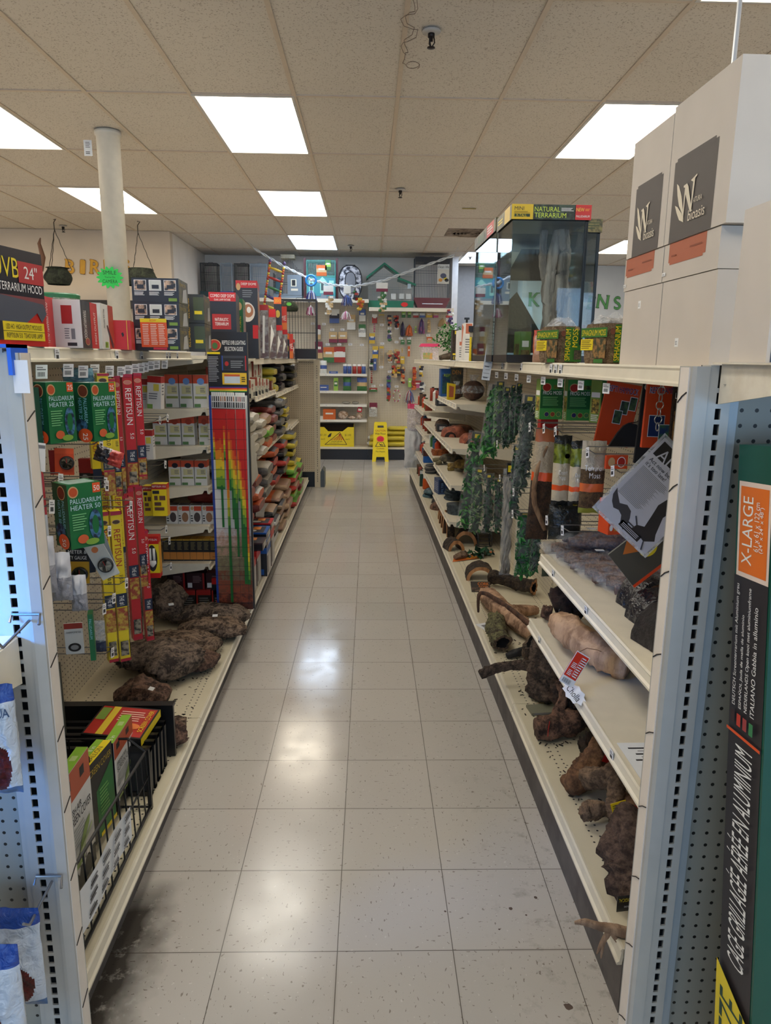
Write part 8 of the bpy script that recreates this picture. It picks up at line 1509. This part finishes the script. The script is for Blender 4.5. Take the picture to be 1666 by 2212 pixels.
BI = [
('blue bird food packet high on the left pegboard', (-0.408, 11.12, 2.038, 0.145, 0.201), 'bkw', 'box'),
('pale cuttlebone packet under the pink rope tassel', (-0.155, 11.12, 1.946, 0.125, 0.216), 'wt', 'box'),
('blue and clear packet beside the bay post', (0.011, 11.12, 2.07, 0.097, 0.174), 'wb', 'box'),
('green and clear treat packet below the blue one', (0.009, 11.12, 1.84, 0.105, 0.183), 'wcg', 'box'),
('cream treat pouch, left of two hanging side by side', (-0.427, 11.12, 1.753, 0.125, 0.156), 'mtt', 'box'),
('cream treat pouch, right of two hanging side by side', (-0.284, 11.12, 1.755, 0.133, 0.156), 'mtt', 'box'),
('maroon topped tan packet beside the travel cage', (-0.653, 11.12, 1.798, 0.076, 0.21), 'twm', 'box'),
('lower maroon packet beside the travel cage', (-0.645, 11.12, 1.518, 0.112, 0.246), 'tmm', 'box'),
('brown and green seed mix bag over the white shelf', (-0.495, 11.12, 1.458, 0.161, 0.226), 'gto', 'box'),
('bright red seed mix bag over the white shelf', (-0.331, 11.12, 1.46, 0.169, 0.233), 'rwr', 'box'),
('red capped toy packet beside the bay post', (0.196, 11.12, 2.045, 0.076, 0.128), 'rrw', 'box'),
('pink ribbon strip below the red packet', (0.193, 11.12, 1.91, 0.042, 0.135), 'p', 'toy'),
('small wooden ladder high on the toy board', (0.3, 11.12, 2.046, 0.077, 0.128), 'tt', 'ladder'),
('brown wood block toy on the toy board, top row', (0.422, 11.12, 2.007, 0.083, 0.155), 'trk', 'toy'),
('striped red yellow toy on the toy board, top row', (0.527, 11.12, 1.988, 0.097, 0.169), 'ryok', 'toy'),
('dark purple tassel toy on the toy board', (0.62, 11.12, 1.854, 0.07, 0.217), 'kv', 'mop'),
('orange octopus rope toy on the toy board', (0.722, 11.12, 1.855, 0.119, 0.17), 'oo', 'mop'),
('lime green ribbon toy beside the orange one', (0.816, 11.12, 1.904, 0.056, 0.108), 'l', 'toy'),
('pink and violet cone toy on the toy board', (0.906, 11.12, 1.891, 0.098, 0.23), 'pv', 'mop'),
('yellow round chew card on the toy board, top right', (1.018, 11.12, 2.136, 0.091, 0.068), 'yt', 'box'),
('pink chew card next to the yellow one', (1.117, 11.12, 2.137, 0.077, 0.061), 'pt', 'box'),
('red rimmed round card, top row', (0.816, 11.12, 2.134, 0.077, 0.06), 'rw', 'box'),
('blue round card, top row', (0.913, 11.12, 2.135, 0.077, 0.06), 'bw', 'box'),
('green small packet, top row left', (0.631, 11.12, 2.131, 0.056, 0.081), 'gl', 'box'),
('green small packet, top row right', (0.718, 11.12, 2.133, 0.049, 0.08), 'gl', 'box'),
('tan wooden bead toy on the right of the board', (1.022, 11.12, 1.92, 0.063, 0.189), 'tt', 'toy'),
('raffia ball toy beside the tan bead toy', (1.22, 11.12, 1.997, 0.141, 0.128), 'tt', 'mop'),
('bundle of brown sticks low on the right', (1.03, 11.12, 1.77, 0.084, 0.082), 'to', 'box'),
('yellow chew disc card on the left toy column', (0.16, 11.12, 1.746, 0.084, 0.15), 'yby', 'box'),
('yellow chew card, lower one in the column', (0.21, 11.12, 1.527, 0.084, 0.179), 'yby', 'box'),
('tall narrow wooden ladder on the toy board', (0.305, 11.12, 1.418, 0.063, 0.289), 'tt', 'ladder'),
('white and purple bead toy, middle row', (0.421, 11.12, 1.79, 0.077, 0.15), 'wvg', 'toy'),
('green packet, middle row left', (0.623, 11.12, 1.738, 0.056, 0.068), 'g', 'box'),
('green packet, middle row right', (0.721, 11.12, 1.739, 0.056, 0.068), 'g', 'box'),
('large brown bead cluster toy, left of pair', (0.435, 11.12, 1.488, 0.099, 0.159), 'tkr', 'toy'),
('large dark bead cluster toy, right of pair', (0.534, 11.12, 1.462, 0.127, 0.199), 'krt', 'toy'),
('yellow card with bird picture, lower middle', (0.623, 11.12, 1.449, 0.063, 0.11), 'y', 'box'),
('small yellow bell toy, lower middle', (0.618, 11.12, 1.614, 0.028, 0.069), 'y', 'toy'),
('orange packet left of the pink carrier lid', (0.72, 11.12, 1.56, 0.035, 0.151), 'o', 'box'),
('grey green rope toy with long red tail', (0.151, 11.12, 1.347, 0.063, 0.173), 'kgw', 'toy'),
('long red ribbon hanging under the grey toy', (0.156, 11.12, 1.152, 0.042, 0.195), 'r', 'toy'),
('pale blue strip hanging beside the grey toy', (0.205, 11.12, 1.348, 0.043, 0.179), 'b', 'box'),
('long chain of brown yellow blocks, left strand', (0.496, 11.12, 1.246, 0.099, 0.174), 'tokyr', 'toy'),
('bunch of brown blocks, middle strand', (0.566, 11.12, 1.268, 0.071, 0.167), 'toky', 'toy'),
('bunch of brown blocks, right strand', (0.634, 11.12, 1.157, 0.078, 0.244), 'tokr', 'toy'),
('string of small coloured blocks hanging lower left', (0.42, 11.12, 0.888, 0.071, 0.379), 'vorgb', 'toy'),
('wrapped pink and brown ring toy low on the board', (0.543, 11.12, 0.861, 0.128, 0.211), 'pwt', 'ring'),
('red and green small cards under the red ribbon', (0.182, 11.12, 1.027, 0.121, 0.056), 'gr', 'box'),
('maroon topped clear pouch low beside the bay post', (0.184, 11.12, 0.645, 0.121, 0.213), 'ccm', 'box'),
('orange block strand toy near the shelf row', (0.805, 11.12, 1.061, 0.079, 0.341), 'or', 'toy'),
('yellow sun topped toy near the shelf row', (0.913, 11.12, 1.257, 0.071, 0.167), 'ywk', 'toy'),
('lime green card low on the board', (0.742, 11.12, 1.102, 0.049, 0.133), 'l', 'box'),
('red and pink packet near the orange strand', (0.864, 11.12, 1.089, 0.106, 0.112), 'pr', 'box'),
('red white blue rope braid toy pointing down left', (0.739, 11.12, 0.834, 0.15, 0.226), 'rwb', 'mop'),
('white and black small toy beside the pink packet', (0.936, 11.12, 1.034, 0.107, 0.14), 'wk', 'toy')]
for lb, W, c, k in BI: packet(lb, W, c, kind=k)
for i, (x, z) in enumerate([(-0.73, 2.026), (-0.564, 2.022), (-0.44, 1.942), (-0.287, 1.944), (-0.511, 1.725), (-0.336, 1.727), (-0.169, 1.729), (0.006, 1.724), (0.304, 2.019), (0.423, 1.973), (0.528, 1.974), (0.593, 1.826), (0.719, 1.827), (0.314, 1.748), (0.531, 1.77), (0.436, 1.482), (0.528, 1.476), (0.303, 1.397), (0.431, 1.33), (0.306, 1.127), (0.54, 1.108), (0.185, 1.112), (1.006, 1.878)]):
    o = bpy.data.objects.new('peg_label', TAGMESH); COL.objects.link(o); o.location = (x, 11.10, z); o.scale = (1.9, 1, .9)
    tag(o, 'white peg label on the back wall pegboard', 'label', 'white peg labels on the back wall')
# ---- goods on the back shelves
for i, (px, c) in enumerate((((-.245), 'b'), (-.18, 'b'), (-.105, 'r'), (-.03, 'r'), (.035, 'b'))):
    t = thing('food_can', '%s feed canister with white lid, %s from the left' % ('blue' if c == 'b' else 'red', ORD[i]), 'can', (px, 11.02, 1.296), 0, 'feed canisters on the top white shelf'); MB().lathe([(.030, 0), (.030, .115)], PK[c], 18).build('body', t, True); MB().lathe([(.032, .112), (.032, .142), (.001, .143)], WHITE, 18).build('lid', t)
BS = [('flat shiny blue packet lying left of the canisters', (-.42, 10.99, 1.296), (.13, .06, .035), 'b'), ('white and blue pouch on the top white shelf', (-.57, 11.0, 1.296), (.10, .05, .19), 'wbw'), ('blue box with white band on the second white shelf', (-.57, 11.0, 1.042), (.15, .08, .085), 'b'), ('green and lime bottle shaped pack on the second shelf', (-.385, 11.0, 1.042), (.065, .06, .19), 'lrg'),
      ('green blue seed bag on the second white shelf', (-.215, 11.0, 1.042), (.12, .08, .20), 'gbg'), ('blue and green brown seed bag on the second shelf', (.01, 11.0, 1.042), (.15, .08, .20), 'gtb'), ('orange labelled clear tub on the lowest white shelf', (-.485, 11.0, .610), (.19, .10, .155), 'ogo'), ('small white box at the left end of the lowest shelf', (-.61, 11.0, .610), (.06, .06, .05), 'w')]
for lb, loc, (w, d, h), c in BS:
    if 'bag' in lb or 'pouch' in lb:
        mb = MB(); pillow(mb, w, h, d, lambda u, v: PK[c[min(len(c)-1, int(v*len(c)))]], 12, 14, 3, .2); tag(mb.build('seed_bag', None, True, loc=loc), lb, 'bag')
    else: carton('shelf_packet', lb, 'packet', (w, d, h), loc, 0, PK[c[0]], [('f', 'rect', (.1, .35, .9, .75), PK[c[-1]]), ('f', 'rect', (.2, .5, .8, .65), PK['w'])])
for i, (x, z, w, h, lb) in enumerate(((-.275, .610, .16, .13, 'plastic wrapped coconut nest on the lowest white shelf'), (-.14, .610, .12, .06, 'flat wrapped nest right of the round one'), (-.03, .610, .10, .11, 'small oval hay pack with red hang tag above'), (-.23, .840, .13, .045, 'flat clear packet on the third white shelf, left'), (-.09, .840, .11, .045, 'flat clear packet on the third white shelf, right'))):
    mb = MB(); mb.surf(lambda u, v: (w/2*math.sin(PI*v)*math.cos(2*PI*u), .06*math.sin(PI*v)*math.sin(2*PI*u), h/2-h/2*math.cos(PI*v)), 18, 10, M((140, 110, 84), .4, kind='blotch', c2=(206, 190, 176), scale=30) if i < 3 else M((150, 146, 136), .2, kind='crinkle'), True); tag(mb.build('nest_pack', None, True, loc=(x, 11.02, z)), lb, 'nest')
tag(MB().box((-.035, 0, 0), (.035, .003, .10), M((190, 40, 60), .4)).box((-.022, -.001, .02), (.022, 0, .05), WHITE).build('hang_tag', loc=(-.03, 10.975, .725), rot=(0, .15, 0)), 'red hang tag above the small oval hay pack', 'tag')
# yellow millet bin: open topped carton with cut front
t = thing('millet_bin', 'yellow cardboard bin printed with a triangle sun and handwritten prices', 'bin', (-.375, 11.05, .196)); w, d, h = .53, .20, .34; mb = MB(); YC = M((228, 206, 36), .5); IN = M((50, 34, 28), .7)
mb.ext([(-w/2, -d/2, 0), (w/2, -d/2, 0), (w/2, -d/2, .30), (.17, -d/2, .30), (.09, -d/2, .235), (-.13, -d/2, .235), (-.19, -d/2, .30), (-w/2, -d/2, .30)], (0, .004, 0), YC)
mb.box((-w/2, -d/2+.004, 0), (-w/2+.004, d/2, h), YC); mb.box((w/2-.004, -d/2+.004, 0), (w/2, d/2, h), YC); mb.box((-w/2+.004, d/2-.004, 0), (w/2-.004, d/2, h), IN); mb.box((-w/2+.004, -d/2+.02, .20), (w/2-.004, d/2-.004, .21), IN); mb.build('carton', t)
mb = MB(); y = -d/2-.001; mb.poly([(-.19, y, .03), (.16, y, .03), (.05, y, .225)], TXT); mb.poly([(-.168, y-.0004, .038), (.145, y-.0004, .038), (.048, y-.0004, .212)], YC)
for k in range(6): x0 = -.085+.037*k; mb.poly([(x0, y-.0008, .10), (x0+.018, y-.0008, .10), (.048+(x0-.0)*.10+.004, y-.0008, .175), (.048+(x0)*.10-.002, y-.0008, .175)], M((190, 84, 26), .5))
mb.poly([(.048+.018*math.cos(k*PI/6), y-.001, .185+.012*math.sin(k*PI/6)) for k in range(12)], M((160, 50, 30), .5))
mb.txt('CALIFORNIA', (-.09, y-.001, .070), (1, 0, 0), (0, 0, 1), .022, TXT, .20); mb.txt('Golden Spray Millet', (-.115, y-.001, .045), (1, 0, 0), (0, 0, 1), .018, TXT, .25)
mb.poly([(-.13, y-.0004, .14), (-.09, y-.0004, .155), (-.075, y-.0004, .21), (-.11, y-.0004, .195), (-.135, y-.0004, .165)], TXT)
for x in (-.25, .125): mb.txt('$1.00', (x, y-.0004, .16), (1, 0, 0), (0, 0, 1), .035, M((120, 104, 30), .6), .11); mb.txt('each', (x+.01, y-.0004, .105), (1, 0, 0), (0, 0, 1), .025, M((120, 104, 30), .6), .07)
mb.build('printed_front', t)
# stacked yellow sacks behind the sign
for i, (x, z, w, h, sh) in enumerate(((.40, .196, .62, .095, 0), (.40, .285, .60, .095, .01), (.52, .372, .44, .08, .02), (.56, .445, .32, .065, .03))):
    mb = MB(); mb.surf(lambda u, v: ((v-.5)*w, .12*math.cos(2*PI*u)*min(1, 6*min(v, 1-v)+.5), h/2+h/2*math.sin(2*PI*u)*min(1, 9*min(v, 1-v)+.22)*(1+.1*noise.noise(Vector((u*5, v*7, i))))), 16, 18, lambda u, v: YLB if .05 < v < .95 or i == 3 else WHB, True)
    tag(mb.build('seed_sack', None, True, loc=(x, 11.03, z)), 'yellow seed sack, %s up in the pile behind the wet floor sign' % ORD[i], 'sack', 'yellow seed sacks')
# wet floor sign
t = thing('wet_floor_sign', 'yellow folding caution wet floor sign standing in the aisle end', 'sign', (.291, 10.86, 0)); SY = M((240, 216, 24), .4)
def leafp(mb, s):
    T = lambda x, z: (x, s*(.13-.115*z/.585), z)
    o1 = [T(-.125, 0), T(-.070, 0), T(-.060, .07), T(.060, .07), T(.070, 0), T(.125, 0), T(.095, .565), T(.085, .585), T(-.085, .585), T(-.095, .565)]
    mb.ext([o1[0], o1[1], o1[2], o1[9]], (0, s*.006, 0), SY); mb.ext([o1[2], o1[3], o1[6], o1[9]], (0, s*.006, 0), SY); mb.ext([o1[3], o1[4], o1[5], o1[6]], (0, s*.006, 0), SY); mb.ext([o1[9], o1[6], o1[7], o1[8]], (0, s*.006, 0), SY)
for s_, nm in ((-1, 'front_leaf'), (1, 'back_leaf')): mb = MB(); leafp(mb, s_); mb.build(nm, t)
mb = MB(); uz = Vector((0, .1935, .981)); yy = lambda z: -.1375+.115*z/.585
def stx(s, z, h, m, w): mb.txt(s, (0, yy(z), z), (1, 0, 0), uz, h, m, w, centre=True)
stx('CAUTION', .445, .030, M((170, 40, 24), .5), .155); stx('Wet Floor', .400, .030, TXT, .165); stx('Cuidado', .185, .024, M((150, 60, 30), .5), .13); stx('Piso Mojado', .135, .026, TXT, .185)
def pl(pts, m, e=0): mb.poly([(x, yy(z)-.0006*e, z) for x, z in pts], m)
pl([(-.045, .505), (.05, .505), (.045, .535), (-.045, .535)], M((60, 60, 60), .4), 1); pl([(-.08, .222), (.08, .222), (.045, .29), (-.045, .29)], TXT, 1); pl([(-.065, .229), (.065, .229), (.038, .284), (-.038, .284)], SY, 2)
mb.tube([(-.02, yy(.27)-.004, .27), (.0, yy(.25)-.004, .25), (.03, yy(.235)-.004, .235)], .005, TXT, 5); mb.tube([(-.01, yy(.24)-.004, .24), (.02, yy(.26)-.004, .265), (.045, yy(.24)-.004, .24)], .004, TXT, 5); mb.build('printed_words', t)
mb = MB(); mb.ext([(.062*(1 if k % 2 else .8)*math.cos(2*PI*k/28), yy(.335)-.006, .335+.052*(1 if k % 2 else .8)*math.sin(2*PI*k/28)) for k in range(28)], (0, .002, 0), M((250, 60, 90), .5)); [mb.box((-.035, yy(.33)-.0075, .31+.018*k), (.035, yy(.33)-.0065, .318+.018*k), M((220, 30, 70), .5)) for k in range(3)]; mb.build('pink_sticker', t)
# ---- rope garland with toys across the aisle
G0 = [Vector(p) for p in ((-1.455, 10.200, 2.959), (-1.063, 10.200, 2.733), (-0.690, 10.200, 2.565), (-0.389, 10.200, 2.496), (-0.105, 10.200, 2.482), (0.306, 10.200, 2.566), (0.746, 10.200, 2.729), (1.297, 10.200, 2.923))]
GP = []
for i in range(len(G0)-1):
    for k in range(14): GP.append(G0[i].lerp(G0[i+1], k/14))
mb = MB(); RP = M((206, 210, 212), .3)
for s_ in (0, PI): mb.tube([(p.x, p.y+.012*math.cos(i*.9+s_), p.z+.012*math.sin(i*.9+s_)) for i, p in enumerate(GP)], .009, RP, 5)
mb.tube([GP[0], (GP[0].x-.05, 10.25, CZ-.004)], .003, RP, 5); mb.tube([GP[-1], (GP[-1].x+.06, 10.3, CZ-.004)], .003, RP, 5)
tag(mb.build('rope_garland'), 'twisted clear plastic rope strung across the aisle under the ceiling', 'garland')
for lb, W, c, k in [
('blue and white rope mop hanging left on the plastic rope', (-0.687, 10.2, 2.267, 0.165, 0.158), 'bbvw', 'mop'),
('pink rope mop below the left blue one', (-0.698, 10.2, 2.090, 0.133, 0.135), 'pwm', 'mop'),
('blue and white rope mop hanging in the middle', (-0.201, 10.2, 2.219, 0.152, 0.152), 'bbvw', 'mop'),
('pale pink rope mop below the middle blue one', (-0.213, 10.2, 2.035, 0.152, 0.122), 'pww', 'mop'),
('wooden and white knot toy hanging beside the left price card', (-0.439, 10.2, 2.106, 0.127, 0.245), 'twt', 'toy'),
('orange gingerbread shaped toy hung before the teal cage', (-0.545, 10.2, 2.614, 0.138, 0.138), 'oto', 'box'),
('pale green toy house hung before the teal cage', (-0.457, 10.2, 2.688, 0.075, 0.132), 'glg', 'box'),
('white price card with maroon edge, left one on the rope', (-0.455, 10.2, 2.368, 0.132, 0.122), 'mww', 'box'),
('white price card with maroon edge, right one on the rope', (0.278, 10.2, 2.421, 0.158, 0.115), 'mww', 'box'),
('coconut monkey toy with shell beads hanging on the right', (0.282, 10.2, 2.157, 0.140, 0.257), 'twgw', 'toy'),
('red and dark block toy hanging right of the carrier', (-0.082, 10.2, 2.306, 0.083, 0.121), 'rkg', 'toy'),
('orange and yellow tube toy below the red blocks', (-0.020, 10.2, 2.172, 0.127, 0.160), 'oyr', 'toy'),
('white bird shaped toy hanging by the blue mop', (-0.196, 10.2, 2.390, 0.094, 0.097), 'w', 'box'),
('beaded flower bunch toy hanging at the shelf end', (1.292, 10.765, 2.029, 0.127, 0.206), 'rwpv', 'toy')]: packet(lb, W, c, kind=k)
mb = MB(); mb.tube([(.068*math.cos(a_), 0, .068*math.sin(a_)) for a_ in [k*PI/12 for k in range(24)]], .015, M((40, 130, 200), .35), 8, closed=True); mb.lathe([(.001, -.02), (.02, 0), (.001, .02)], WHITE, 10); tag(mb.build('blue_ring', None, True, loc=(-0.687, 10.160, 2.549)), 'round blue ring toy threaded on the plastic rope', 'ring')
# coloured ladder of wooden rungs
t = thing('bird_ladder', 'swinging coloured wooden ladder toy hanging from the left of the rope', 'pet toy', (-1.148, 10.180, 2.736), rot=(0, .16, 0)); mb = MB(); RC = ['y', 'r', 'g', 'v', 'y', 'r']
for i in range(5): z = -.055-.125*i; mb.tube([(-.096, 0, z+.018), (0, 0, z), (.096, 0, z-.018)], [.012, .019, .012], PK[RC[i]], 8)
mb.build('rungs', t, True); mb = MB()
for s_ in (-1, 1):
    for i in range(18): mb.lathe([(.001, -.018), (.017, -.012), (.017, .012), (.001, .018)], PK['ryvogr'[(i*2+s_) % 6]], 8, (s_*.096, 0, -.034*i-(.018 if s_ > 0 else -.018)))
    mb.lathe([(.001, -.03), (.027, 0), (.001, .03)], M((90, 70, 110), .5), 10, (s_*.096, 0, .045))
mb.build('bead_strings', t, True)
